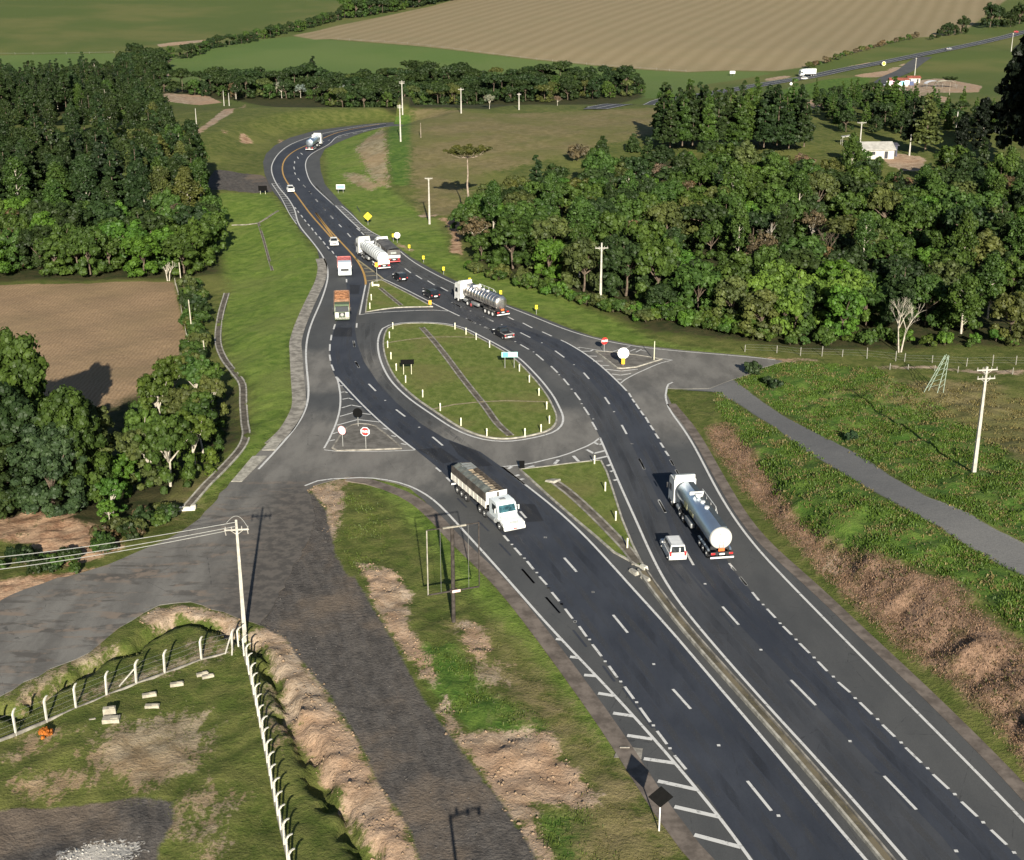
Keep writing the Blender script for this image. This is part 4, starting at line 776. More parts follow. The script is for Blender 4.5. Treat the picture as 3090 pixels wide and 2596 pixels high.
def tanker(name, L, label, tankm, paintm, ribs=0, rimm=RIM, slim=False, rims=None, rad=1.16, bands=None, walkway=True, hump=False, orange=True, ribm=None, rw=.05):
    e = empty(name, 0, 0, 0); yr = -L/2; yf = L/2
    cabover(e, yf, paintm, high=3.45)
    chassis(e, yr + .3, yf - 2.0)
    ty0, ty1 = yr + .35, yf - 2.75; zc = 2.42
    prof = [(ty0 - .0, .05), (ty0 + .03, rad*.45), (ty0 + .10, rad*.75), (ty0 + .22, rad*.94), (ty0 + .40, rad), (ty1 - .40, rad), (ty1 - .22, rad*.94), (ty1 - .1, rad*.75), (ty1 - .03, rad*.45), (ty1, .05)]
    part(e, 'tank', tankm, ('l', prof, 0, zc, 40), smooth=True)
    rb = []
    for k in range(ribs):
        y = ty0 + .5 + (ty1 - ty0 - 1)*k/(ribs - 1); rb.append(('l', [(y - rw - .01, rad - .02), (y - rw, rad + .035), (y + rw, rad + .035), (y + rw + .01, rad - .02)], 0, zc, 40, False))
    for q in rb: part(e, 'tank_rib', ribm or tankm, q, smooth=True)
    if walkway:
        z = zc + rad + .015
        part(e, 'walkway', TANKTOP, ('p', [(ty0 + .5, z - .10), (ty1 - .5, z - .10), (ty1 - .5, z), (ty0 + .5, z)], .05, .62))
        part(e, 'top_cowl', TANKTOP, ('l', [(ty0 + .55, rad + .008), (ty1 - .5, rad + .008)], 0, zc, 40, False)) if False else None
    hh = []
    for k in range(3): hh.append(('r', (0, -1.8 + 1.5*k - .5, zc + rad - .04), (0, -1.8 + 1.5*k - .5, zc + rad + .14), .27, .25, 16))
    for q in hh: part(e, 'manhole', paintm if paintm is WPAINT else tankm, q, smooth=True)
    zr = zc + rad
    part(e, 'hand_rail', WPAINT, ('r', (.75, -2.9, zr + .35), (.75, 1.9, zr + .35), .035), *[('r', (.75, y, zr - .25), (.75, y, zr + .35), .03) for y in (-2.9, -1.3, .3, 1.9)], ('r', (.75, -2.9, zr + .35), (.6, -4.2, zr - .1), .035),
         ('b', (-.1, 1.25, zr + .2), (1.5, .14, .34)), ('b', (0, .75, zr + .22), (.75, .55, .24)))
    part(e, 'ladder', STEELD, *[('b', (0, ty0 - .04, 1.5 + .3*k), (.4, .03, .03)) for k in range(6)], ('b', (-.2, ty0 - .04, 2.3), (.03, .03, 1.9)), ('b', (.2, ty0 - .04, 2.3), (.03, .03, 1.9)))
    for k, (y0, y1) in enumerate(((yr + .7, yr + 4.55),)):
        for s_ in (-1, 1):
            [part(e, 'mudguard', tankm, q) for q in [('p', [(ya - .58, 1.02), (ya - .42, 1.16), (ya + .42, 1.16), (ya + .58, 1.02), (ya + .58, .98), (ya - .58, .98)], s_*1.22 - .18 if s_ > 0 else -1.24, 1.24 if s_ > 0 else -1.22 + .18) for ya in (yr + 1.45, yr + 2.7, yr + 3.95)]]
    for s_ in (-1, 1): part(e, 'side_locker', STEELD, ('b', (s_*1.0, .3, .95), (.45, 2.4, .5)), bev=.04)
    part(e, 'fuel_tank', STEELD, ('r', (-.95, yf - 4.2, .85), (-.95, yf - 3.2, .85), .3, .3, 16), smooth=True)
    for y in (yr + 1, yr + 3.2, yr + 6, yf - 4.5): part(e, 'tank_cradle', BLACK, ('b', (0, y, 1.25), (1.9, .18, .35)))
    tail(e, yr)
    if orange: part(e, 'hazard_panel', ORWHITE, ('b', (-.05, yr + .12, 1.40), (.62, .04, .3)))
    wheels(e, [yf - 1.3, yf - 4.6, yf - 5.85], 1.22, rim=rimm, rims=rims); wheels(e, [yr + 3.95, yr + 2.7, yr + 1.45], 1.22, rim=rimm)
    return tag(e, label, 'tanker')
TANKTOP = paint('dark_walkway_mat', (.055, .068, .075), .7); STEELD = paint('galvanised_steel', (.34, .35, .35), .5, .5)
def place(e, rear, front, zoff=.05, anchor='rear'):
    """rear and front contact points as native pixels; the vehicle keeps its real length"""
    a = Vector(cast(*rear)); c = Vector(cast(*front)); d = (c - a).normalized()
    L = e['length'] if 'length' in e else (c - a).length
    m = a + d*L/2 if anchor == 'rear' else c - d*L/2; e.location = (m.x, m.y, (H1(m.x, m.y) if abs(H1(m.x, m.y)) > .05 else 0) + zoff); e.rotation_euler = (0, 0, math.atan2(-d.x, d.y))
    if 'length' in e: del e['length']
# 1. big silver tanker, near right
t = tanker('tanker_truck', 16.2, 'silver tanker with white cab and round white rear end, nearest on the right carriageway', STEEL, WPAINT)
part(t, 'tank_end_cap', paint('white_tank_end', (.55, .54, .50), .45, 0, .06, 1.2), ('l', [(-8.1 + .31, .06), (-8.1 + .34, .53), (-8.1 + .41, .88), (-8.1 + .53, 1.10), (-8.1 + .72, 1.175), (-8.1 + .76, 1.175)], 0, 2.42, 40), smooth=True)
part(t, 'tank_dark_cover', TANKTOP, ('h', [(.05, -7.2, 3.50), (.85, -7.2, 3.2), (.85, 4.7, 3.2), (.05, 4.7, 3.50)], [(.05, -7.2, 3.605), (.86, -7.2, 3.27), (.86, 4.7, 3.27), (.05, 4.7, 3.605)]))
GOLD = paint('dull_gold_lettering', (.42, .40, .22), .6, 0, .5, 2); part(t, 'tank_stripe', GOLD, ('b', (-1.165, 1.5, 2.35), (.02, 1.1, .7))); part(t, 'tank_stripe', GOLD, ('b', (-1.165, -.6, 2.3), (.02, 1.5, .4)))
t['length'] = 16.2; place(t, N('o', 1165, 1345), N('o', 560, 470))
# 2. chrome ribbed tanker by the island
t = tanker('tanker_truck', 14.6, 'polished chrome ribbed tanker beside the oval island, heading away', CHROME, WPAINT, ribs=12, rimm=RIMW, rims={0: RIMW, 2: RIMR})
t['length'] = 14.6; place(t, N('m', 2155, 1203), N('m', 1800, 1050)) 
# 3. white banded tanker next to the grey tarped lorry
t = tanker('tanker_truck', 16.4, 'white banded tanker with orange tail overtaking the grey covered truck', paint('white_tank_paint', (.74, .75, .73), .35, 0, .04, 1, .4), WPAINT, ribs=11, walkway=False, rw=.17, ribm=paint('grey_tank_band', (.30, .32, .33), .4, .3))
part(t, 'tail_apron', paint('white_tail_apron', (.82, .76, .66), .5), ('b', (0, -8.2 + .1, 1.65), (2.2, .1, .75)), ('b', (-1.15, -8.2 + .12, 1.5), (.12, .12, .9)))
t['length'] = 16.4; place(t, N('m', 1080, 775), N('m', 850, 600))
# 4. small tanker on the far bend
t = tanker('tanker_truck', 14.5, 'white and steel tanker on the far bend of the highway', STEEL, WPAINT, walkway=False, orange=False); t['length'] = 14.5
place(t, N('a', 1868, 915), N('a', 1905, 890))
# 5. white grain lorry with bonnet
def grain_truck():
    e = empty('grain_truck', 0, 0, 0); L = 14.2; yr, yf = -L/2, L/2; h = 1.25
    body0, body1 = yr + .1, yf - 4.6
    part(e, 'side_board', paint('cream_white_board', (.74, .70, .62), .5, 0, .10, 1.2), ('b', (-h, (body0 + body1)/2, 1.72), (.08, body1 - body0, .75)), ('b', (h, (body0 + body1)/2, 1.72), (.08, body1 - body0, .75)), *[('b', (s_*(h + .02), body0 + .1 + k*(body1 - body0 - .2)/9, 1.72), (.09, .09, .8)) for k in range(10) for s_ in (-1, 1)])
    part(e, 'dark_tarpaulin_side', TARPB, ('h', [(-h - .01, body0, 2.09), (-h + .06, body0, 2.09), (-h + .06, body1, 2.09), (-h - .01, body1, 2.09)], [(-h + .03, body0, 2.95), (-h + .12, body0, 2.95), (-h + .12, body1, 2.95), (-h + .03, body1, 2.95)]),
         ('h', [(h - .06, body0, 2.09), (h + .01, body0, 2.09), (h + .01, body1, 2.09), (h - .06, body1, 2.09)], [(h - .12, body0, 2.95), (h - .03, body0, 2.95), (h - .03, body1, 2.95), (h - .12, body1, 2.95)]), ('b', (0, body0, 2.1), (2.4, .08, 1.6)))
    part(e, 'headboard', WPAINT, ('b', (0, body1 + .02, 2.45), (2.5, .1, 1.45)), ('b', (-.7, body1 + .3, 1.65), (.7, .5, .6)), bev=.05)
    part(e, 'headboard_hatch', TARPB, ('b', (-.15, body1 + .085, 2.65), (.22, .04, .85)))
    part(e, 'load_bed', BLACK, ('b', (0, (body0 + body1)/2, 1.35), (2.4, body1 - body0, .15)))
    bm = bmesh.new(); nx, ny = 14, 60; g = {}
    for a in range(nx + 1):
        for c_ in range(ny + 1):
            x = -1.17 + 2.34*a/nx; y = body0 + .1 + (body1 - body0 - .2)*c_/ny; u = c_/ny
            z = 2.25 + .5*math.exp(-((x + .25)/.7)**2)*ss(.12, .3, np.array(u))*(1 - .25*u) + .05*math.sin(y*4.6); g[a, c_] = bm.verts.new((x, y, float(z)))
    for a in range(nx):
        for c_ in range(ny): bm.faces.new([g[a, c_], g[a + 1, c_], g[a + 1, c_ + 1], g[a, c_ + 1]])
    bm_done('grain_load', bm, GRAIN, e, True)
    for k in range(13):
        y = body0 + .4 + k*(body1 - body0 - .8)/12
        bm = bmesh.new(); pts = [(-1.15 + 2.3*j/8, y, 2.95 + .28*math.sin(math.pi*j/8)) for j in range(9)]
        for p, q in zip(pts[:-1], pts[1:]): rod(bm, p, q, .025, seg=5)
        bm_done('tarpaulin_bow', bm, TARPB, e)
    bm = bmesh.new(); pts = [(.30 + .85*j/6, 2.97 + .26*math.cos(1.5*j/6 + .1)) for j in range(7)]
    prev = None
    for (x, z) in pts:
        cur = [bm.verts.new((x, body0 + .2 + (body1 - body0 - .5)*k/30, z + .04*math.sin(k*1.3))) for k in range(31)]
        if prev:
            for k in range(30): bm.faces.new([prev[k], cur[k], cur[k + 1], prev[k + 1]])
        prev = cur
    bm_done('rolled_tarpaulin', bm, paint('grey_green_tarpaulin', (.12, .13, .115), .7, 0, .35, 1.2), e, True)
    bm = bmesh.new(); v = [bm.verts.new(p) for p in ((-1.15, body0 + .1, 2.98), (.5, body0 + .1, 3.22), (.5, body0 + 2.6, 3.2), (-1.15, body0 + 1.9, 2.98))]; bm.faces.new(v)
    bm_done('tarpaulin_flap', bm, paint('pale_grey_tarpaulin', (.32, .34, .32), .7), e)
    chassis(e, yr + .3, yf - 1.2)
    # bonneted cab
    part(e, 'cab', LBLUE, ('p', [(yf - 4.0, .85), (yf - 1.75, .85), (yf - 1.75, 1.72), (yf - 2.15, 2.62), (yf - 2.6, 2.78), (yf - 4.0, 2.80)], -1.12, 1.12), bev=.10)
    part(e, 'bonnet', LBLUE, ('h', [(-1.08, yf - 1.8, .9), (1.08, yf - 1.8, .9), (.98, yf - .15, .85), (-.98, yf - .15, .85)][::-1], [(-1.0, yf - 1.8, 1.74), (1.0, yf - 1.8, 1.74), (.84, yf - .28, 1.44), (-.84, yf - .28, 1.44)][::-1]), bev=.10)
    part(e, 'wing', WPAINT, ('p', [(yf - 2.1, .9), (yf - 1.95, 1.22), (yf - .9, 1.25), (yf - .2, 1.12), (yf - .1, .8), (yf - .75, .95), (yf - 1.1, 1.12), (yf - 1.55, 1.12), (yf - 1.9, .95)], -1.24, -.8), ('p', [(yf - 2.1, .9), (yf - 1.95, 1.22), (yf - .9, 1.25), (yf - .2, 1.12), (yf - .1, .8), (yf - .75, .95), (yf - 1.1, 1.12), (yf - 1.55, 1.12), (yf - 1.9, .95)], .8, 1.24))
    part(e, 'bumper', WPAINT, ('b', (0, yf - .08, .66), (2.5, .4, .42)), bev=.09)
    part(e, 'grille', paint('grey_grille', (.34, .36, .36), .5), ('b', (0, yf - .17, 1.22), (1.05, .06, .32)))
    part(e, 'number_plate', REDW, ('b', (0, yf + .13, .66), (.4, .03, .14)))
    part(e, 'roof_hatch', paint('grey_roof_vent', (.25, .26, .26), .5), ('b', (0, yf - 3.05, 2.84), (.62, .5, .10)), bev=.03)
    part(e, 'sun_visor', LBLUE, ('b', (0, yf - 2.22, 2.66), (2.1, .3, .05), ('X', .35)))
    quad_panel(e, 'windscreen', GLASSB, [(.98, yf - 1.78, 1.80), (-.98, yf - 1.78, 1.80), (-.94, yf - 2.10, 2.50), (.94, yf - 2.10, 2.50)], push=.03)
    for s_ in (-1, 1):
        q = [(s_*1.12, yf - 3.3, 1.78), (s_*1.12, yf - 2.1, 1.78), (s_*1.12, yf - 2.35, 2.45), (s_*1.12, yf - 3.3, 2.45)]
        quad_panel(e, 'side_window', GLASS, q if s_ > 0 else q[::-1], push=.015)
        part(e, 'headlight', HEADL, ('b', (s_*.82, yf - .12, 1.02), (.3, .08, .2)), bev=.02)
        part(e, 'mirror', WPAINT, ('b', (s_*1.38, yf - 1.95, 2.1), (.15, .1, .5)), ('r', (s_*1.1, yf - 2.0, 2.3), (s_*1.38, yf - 1.95, 2.3), .02), bev=.02)
        part(e, 'fuel_tank', STEELD, ('r', (s_*.98, yf - 4.4, .75), (s_*.98, yf - 2.5, .75), .32, .32, 16), smooth=True)
    tail(e, yr)
    wheels(e, [yf - 1.32, yf - 5.2, yf - 6.4], 1.2); wheels(e, [yr + 4.1, yr + 2.85, yr + 1.6], 1.22)
    tag(e, 'white bonneted grain truck with open load, coming towards the camera on the left carriageway', 'truck'); return e
t = grain_truck(); t['length'] = 14.2
a = Vector(W0(*N('n', 225, 640))); 
place(t, N('n', 330, 565), N('n', 760, 935), anchor='front')
# 6. tipper lorries and others
def tipper(name, L, label, cabm, bodym, loadm=None, tarp=None, tailw=None, heap=.5, high=3.0, wallz=2.9, cabstyle=dict(), rearm=None):
    e = empty(name, 0, 0, 0); yr, yf = -L/2, L/2; h = 1.25
    cabover(e, yf, cabm, high=high, **cabstyle); chassis(e, yr + .2, yf - 2)
    y0, y1 = yr + .1, yf - 2.45
    part(e, 'load_body', bodym, ('b', (-h + .04, (y0 + y1)/2, (wallz + 1.2)/2), (.08, y1 - y0, wallz - 1.2)), ('b', (h - .04, (y0 + y1)/2, (wallz + 1.2)/2), (.08, y1 - y0, wallz - 1.2)), ('b', (0, y0, (wallz + 1.2)/2), (2.34, .08, wallz - 1.2)), ('b', (0, y1, (wallz + 1.3)/2), (2.34, .08, wallz - 1.1)), ('b', (0, (y0 + y1)/2, 1.25), (2.4, y1 - y0, .1)),
         *[('b', (s_*(h + .02), y0 + .2 + k*(y1 - y0 - .4)/6, (wallz + 1.2)/2), (.08, .1, wallz - 1.25)) for k in range(7) for s_ in (-1, 1)])
    if loadm:
        bm = bmesh.new(); nx, ny = 12, 26; g = {}
        for a in range(nx + 1):
            for c_ in range(ny + 1):
                x = -1.16 + 2.32*a/nx; y = y0 + .08 + (y1 - y0 - .16)*c_/ny
                g[a, c_] = bm.verts.new((x, y, wallz - .15 + heap*math.sin(math.pi*a/nx)*.7*(math.sin(math.pi*min(1, c_/ny*1.0))**.35 if 0 < c_ < ny else 0) + random.uniform(-.07, .07)))
        for a in range(nx):
            for c_ in range(ny): bm.faces.new([g[a, c_], g[a + 1, c_], g[a + 1, c_ + 1], g[a, c_ + 1]])
        bm_done('load', bm, loadm, e)
    if tarp:
        bm = bmesh.new(); pr = None
        for k in range(25):
            y = y0 - .03 + (y1 - y0 + .06)*k/24; dz = .05*math.sin(k*1.1)
            cur = [bm.verts.new(p) for p in ((-h - .03, y, wallz - .55), (-h - .02, y, wallz + .02), (-.7, y, wallz + .22 + dz), (0, y, wallz + .27 - dz), (.7, y, wallz + .22 + dz), (h + .02, y, wallz + .02), (h + .03, y, wallz - .55))]
            if pr:
                for a in range(6): bm.faces.new([pr[a], cur[a], cur[a + 1], pr[a + 1]])
            pr = cur
        bm_done('tarpaulin', bm, tarp, e, True)
    if tailw:
        part(e, 'tailboard', tailw, ('b', (0, yr + .03, 1.55), (2.5, .07, .55)), bev=.02)
        part(e, 'rear_window_flap', paint('pale_grey_tarpaulin', (.32, .34, .32), .7), ('b', (-.1, yr + .02, 2.3), (1.1, .04, .4)))
    tail(e, yr, barm=rearm)
    wheels(e, [yf - 1.3] + ([yf - 2.6] if L > 10 else []), 1.2); wheels(e, ([yr + 3.9] if L > 12 else []) + [yr + 2.7, yr + 1.45], 1.22)
    e['length'] = L; return tag(e, label, 'truck')
t = tipper('covered_truck', 12.5, 'grey tarpaulin covered truck beside the white banded tanker', WPAINT, TARP, None, TARP, WPAINT, rearm=REDW); place(t, N('m', 1170, 718), N('m', 1000, 560))
t = tipper('loaded_truck', 9.5, 'olive green cab truck piled with rusty orange load, coming past the island', OLIVE, paint('rust_brown_body', (.22, .12, .07), .8, 0, .4, 1.5), SCRAP, heap=.35, high=2.9, wallz=3.1, cabstyle=dict(spoiler=False))
part(t, 'front_panel', paint('cream_cab_front', (.66, .64, .56), .5), ('b', (-.85, 4.75 + .01, 1.15), (.62, .08, .95)), ('b', (.85, 4.75 + .01, 1.15), (.62, .08, .95)), ('b', (0, 4.75 + .03, .62), (2.4, .2, .3)), bev=.04)
part(t, 'spare_emblem', RIM, ('r', (0, 4.8, 1.25), (0, 4.86, 1.25), .28, .28, 16))
place(t, N('m', 700, 965), N('m', 700, 1238), anchor='front')
t = tipper('flatbed_truck', 8.0, 'red bodied truck with white front following the orange loaded truck', LBLUE, REDPAINT, REDPAINT, heap=.1, high=2.75, wallz=2.3, cabstyle=dict(spoiler=False, glass=paint('greenish_windscreen', (.05, .12, .09), .1, 0, .4, 2, 1))); place(t, N('m', 712, 700), N('m', 724, 832), anchor='front')
def boxtruck():
    e = empty('box_truck', 0, 0, 0); L = 9.0; yr, yf = -L/2, L/2
    cabover(e, yf, WPAINT, high=3.3); chassis(e, yr + .2, yf - 2)
    part(e, 'cargo_box', WPAINT, ('b', (0, yr/2 + (yf - 2.6)/2, 2.55), (2.55, yf - 2.6 - yr, 2.7)), bev=.06); tail(e, yr)
    wheels(e, [yf - 1.3, yr + 2.7, yr + 1.4], 1.22); e['length'] = L; return tag(e, 'white box truck on the distant highway beyond the pines', 'truck')
t = boxtruck(); place(t, N('c', 838, 462), N('c', 752, 466), .35)
t.location.z = H1(t.location.x, t.location.y) + .32
# cars
def car(name, label, paintm, kind='hatch', L=4.2, w=1.72, hgt_=1.48, cat='car', roofm=None, plate=True, topm=None):
    e = empty(name, 0, 0, 0); h = w/2; yr, yf = -L/2, L/2
    belt = .95 if kind != 'wagon' else 1.02
    low = [(yr + .05, .32), (yr, .55), (yr + .03, belt - .05), (yr + .15, belt), (yf - 1.05, belt - .02), (yf - .25, belt - .22), (yf, .62), (yf - .03, .32), (yf - .55, .22), (yf - 1.05, .22), (yr + .95, .22), (yr + .45, .22)]
    part(e, 'body', paintm, ('p', low, -h, h), bev=.08)
    if kind == 'hatch': yb0, yb1, yt0, yt1 = yr + .12, yf - 1.05, yr + .55, yf - 1.85
    elif kind == 'sedan': yb0, yb1, yt0, yt1 = yr + .65, yf - 1.15, yr + 1.2, yf - 1.95
    elif kind == 'wagon': yb0, yb1, yt0, yt1 = yr + .04, yf - 1.05, yr + .18, yf - 1.75
    else: yb0, yb1, yt0, yt1 = yr + 1.9, yf - 1.25, yr + 2.05, yf - 1.95      # pickup
    wb, wt = h - .05, h - .20; zb, zt = belt - .02, hgt_
    B = [(-wb, yb0, zb), (wb, yb0, zb), (wb, yb1, zb), (-wb, yb1, zb)]; T = [(-wt, yt0, zt), (wt, yt0, zt), (wt, yt1, zt), (-wt, yt1, zt)]
    part(e, 'cabin', roofm or paintm, ('h', B, T), bev=.05)
    quad_panel(e, 'rear_window', GLASS, fr((B[0], B[1]), (T[1], T[0]), .07, .93, .12, .86), push=.02)
    quad_panel(e, 'windscreen', GLASS, fr((B[2], B[3]), (T[3], T[2]), .06, .94, .10, .90), push=.02)
    for a0, a1, c1, c0 in ((B[1], B[2], T[2], T[1]), (B[3], B[0], T[0], T[3])):
        for u0, u1 in ((.08, .47), (.53, .90)): quad_panel(e, 'side_window', GLASS, fr((a0, a1), (c1, c0), u0, u1, .12, .86), push=.02)
    for s_ in (-1, 1):
        zl = .78; part(e, 'tail_light', REDL, ('b', (s_*(h - .14), yr + .02, zl if kind != 'wagon' else 1.0), (.2, .07, .2 if kind != 'wagon' else .5)), bev=.02)
        part(e, 'headlight', HEADL, ('b', (s_*(h - .24), yf - .08, .70), (.36, .14, .16)), bev=.03)
        part(e, 'mirror', paintm, ('b', (s_*(h + .08), yf - 1.45, belt + .05), (.16, .09, .13)), bev=.02)
    part(e, 'rear_bumper', topm or paintm, ('b', (0, yr - .01, .50), (w - .06, .16, .26)), bev=.05); part(e, 'front_bumper', paintm, ('b', (0, yf - .0, .45), (w - .08, .16, .24)), bev=.05)
    part(e, 'number_plate', PLATE, ('b', (0, yr - .10, .60), (.62, .03, .20)))
    part(e, 'grille', BLACK, ('b', (0, yf + .02, .62), (.9, .06, .14)))
    if kind == 'pickup':
        part(e, 'cargo_bed', BLACK, ('b', (0, yr + 1.0, belt + .005), (w - .24, 1.65, .03)))
        part(e, 'tailgate', topm or SILV, ('b', (0, yr + .03, belt + .04), (w - .02, .12, .18)), ('b', (-h + .05, yr + .85, belt + .04), (.08, 1.5, .1)), ('b', (h - .05, yr + .85, belt + .04), (.08, 1.5, .1)))
        part(e, 'roll_bar', BLACK, ('r', (-h + .15, yr + 1.75, belt), (-h + .3, yr + 1.7, 1.55), .05), ('r', (h - .15, yr + 1.75, belt), (h - .3, yr + 1.7, 1.55), .05), ('r', (-h + .3, yr + 1.7, 1.55), (h - .3, yr + 1.7, 1.55), .05))
    if kind == 'wagon':
        part(e, 'roof_rail', SILV, ('r', (-wt + .05, yt0 + .1, zt + .06), (-wt + .05, yt1 - .1, zt + .06), .025), ('r', (wt - .05, yt0 + .1, zt + .06), (wt - .05, yt1 - .1, zt + .06), .025))
        part(e, 'door_post', paintm, ('b', (.18, yr + .10, 1.3), (.13, .10, .62)))
    wheels(e, [yf - .80, yr + .75], h + .01, r=.31, wd=.2, rim=RIM); e['length'] = L; return tag(e, label, cat)
t = car('passenger_van', 'white estate van with dark rear windows beside the nearest tanker', WPAINT, 'wagon', 4.3, 1.78, 1.85, roofm=WPAINT, cat='car'); place(t, N('o', 608, 1345), N('o', 520, 1180))
t = car('pickup_truck', 'black pickup with silver tailgate beside the oval island', DKPAINT, 'pickup', 4.6, 1.74, 1.62, cat='pickup', topm=SILV); place(t, N('e', 1035, 336), N('e', 985, 308))
t = car('parked_car', 'black car nearest the north grass island, beside the chrome tanker', DKPAINT, 'hatch', 4.1); t.name = 'moving_car'; place(t, N('m', 1545, 1035), N('m', 1480, 1000))
t = car('moving_car', 'black car between the white tanker and the next black car', DKPAINT, 'hatch', 4.1); place(t, N('m', 1255, 878), N('m', 1195, 840))
t = car('moving_car', 'white sedan coming towards the camera ahead of the white banded tanker', WPAINT, 'sedan', 4.3); place(t, N('m', 618, 520), N('m', 638, 588))
t = car('moving_car', 'white car farthest up the bend beside the orange line', WPAINT, 'hatch', 4.2); place(t, N('a', 1750, 1150), N('a', 1765, 1180))
t = car('moving_car', 'small white car beside the distant box truck', WPAINT, 'hatch', 4.0); place(t, N('c', 762, 486), N('c', 800, 480)); t.location.z = H1(*t.location[:2]) + .31
t = car('moving_car', 'silver car alone on the far straight of the distant highway', paint('silver_car_paint', (.5, .52, .54), .3, .4), 'sedan', 4.3); place(t, N('c', 1638, 306), N('c', 1668, 300)); t.location.z = H1(*t.location[:2]) + .31
t = car('moving_car', 'red car at the right end of the distant highway', paint('red_car_paint', (.5, .05, .05), .3), 'hatch', 4.2, cat='car'); place(t, N('c', 2045, 203), N('c', 2075, 196)); t.location.z = H1(*t.location[:2]) + .31
# ---------------------------------------------------------------- vegetation
def foliage_mat(name, transl=.22, dark=.55, bright=1.25):
    m = bpy.data.materials.new(name); m.use_nodes = True; nt = m.node_tree; nt.nodes.clear()
    out = nt.nodes.new('ShaderNodeOutputMaterial'); oi = nd(nt, 'ObjectInfo'); co = objco(nt)
    v = nd(nt, 'Attribute', attribute_name='v').outputs[2]
    nz = noise(nt, co, 1.4, 3, .7)
    f = mth(nt, 'ADD', mth(nt, 'MULTIPLY', v, .75), mth(nt, 'MULTIPLY', nz, .25))
    mul = mth(nt, 'MULTIPLY_ADD', f, bright - dark, dark)
    warm = mixc(nt, mth(nt, 'MULTIPLY', v, .5), (1, 1, 1), (1.18, 1.0, .72))
    c = mixc(nt, 1.0, oi.outputs['Color'], warm, 'MULTIPLY')
    c = mixc(nt, 1.0, c, nd(nt, 'CombineColor', {0: mul, 1: mul, 2: mul}).outputs[0], 'MULTIPLY')
    d = nt.nodes.new('ShaderNodeBsdfDiffuse'); t = nt.nodes.new('ShaderNodeBsdfTranslucent'); g = nt.nodes.new('ShaderNodeBsdfGlossy')
    nt.links.new(c, d.inputs[0]); nt.links.new(c, t.inputs[0]); g.inputs['Roughness'].default_value = .55; g.inputs[0].default_value = (.6, .6, .6, 1)
    mx = nt.nodes.new('ShaderNodeMixShader'); mx.inputs[0].default_value = transl; nt.links.new(d.outputs[0], mx.inputs[1]); nt.links.new(t.outputs[0], mx.inputs[2])
    m2 = nt.nodes.new('ShaderNodeMixShader'); m2.inputs[0].default_value = .025; nt.links.new(mx.outputs[0], m2.inputs[1]); nt.links.new(g.outputs[0], m2.inputs[2])
    nt.links.new(m2.outputs[0], out.inputs[0]); MATS[name] = m; return m
FOL = foliage_mat('leaf_foliage'); BARK = paint('bark_brown', (.13, .10, .075), .95, 0, .4, 1.5); PALEBARK = paint('pale_bark', (.42, .38, .31), .9, 0, .3, 1.2)
def leaves(C, Rr, per, size, out_bias=.75, squash=(1, 1, 1), long=1.0):
    """C (n,3) blob centres, Rr (n,) radii -> leaf quads on and in the blobs"""
    n = len(C); C = np.asarray(C, float); idx = np.repeat(np.arange(n), per); m = len(idx)
    d = rng.normal(size=(m, 3)); d /= np.linalg.norm(d, axis=1)[:, None]; d[:, 2] = np.where(d[:, 2] < -.45, -d[:, 2]*.6, d[:, 2])
    rad = Rr[idx]*(rng.uniform(.55, 1.12, m) + .10*rng.normal(size=m)); P = C[idx] + d*rad[:, None]*np.array(squash)
    nrm = d*out_bias + rng.normal(size=(m, 3))*(1 - out_bias)*.9; nrm /= np.linalg.norm(nrm, axis=1)[:, None]
    a = np.cross(nrm, rng.normal(size=(m, 3))); a /= np.linalg.norm(a, axis=1)[:, None]; b_ = np.cross(nrm, a)
    s = size*rng.uniform(.6, 1.35, m)[:, None]; a = a*s; b_ = b_*s*long
    V = np.stack([P - a - b_*.6, P + a*.8 - b_, P + a + b_*.7, P - a*.7 + b_], 1).reshape(-1, 3)
    F = np.arange(4*m).reshape(-1, 4); vb = rng.uniform(0, 1, n); v = np.clip(vb[idx] + rng.normal(0, .16, m), 0, 1)
    return V, F, np.repeat(v, 4)
def trunk_mesh(h, r, mat, limbs=(), lean=0.0, name='trunk'):
    bm = bmesh.new(); pts = [Vector((lean*(z/h)**1.5*h + .12*math.sin(z*1.3), .1*math.cos(z), z)) for z in np.linspace(-.6, h, 7)]
    for k, (p, q) in enumerate(zip(pts[:-1], pts[1:])): rod(bm, p, q, r*(1 - .75*k/6), r*(1 - .75*(k + 1)/6), 7)
    for p, q, a in limbs: rod(bm, p, q, a, a*.35, 5)
    me = bpy.data.meshes.new(name); bm.to_mesh(me); bm.free(); me.materials.append(mat); return me
def shell(n, rx, rz, zc, lo=.55, hi=1.0, flat=None):
    d = rng.normal(size=(n, 3)); d /= np.linalg.norm(d, axis=1)[:, None]; d[:, 2] = np.where(d[:, 2] < -.3, -d[:, 2], d[:, 2])
    k = rng.uniform(lo, hi, n)[:, None]; P = d*k*np.array([rx, rx, rz]); P[:, 2] += zc; return P
def crown_mesh(name, C, Rr, per, size, **kw):
    V, F, v = leaves(np.asarray(C), np.asarray(Rr), per, size, **kw); me = mesh_np(name, V, F, FOL); fattr(me, 'v', v); return me
KIND = {}     # kind -> list of (crown mesh, trunk mesh, nominal height)
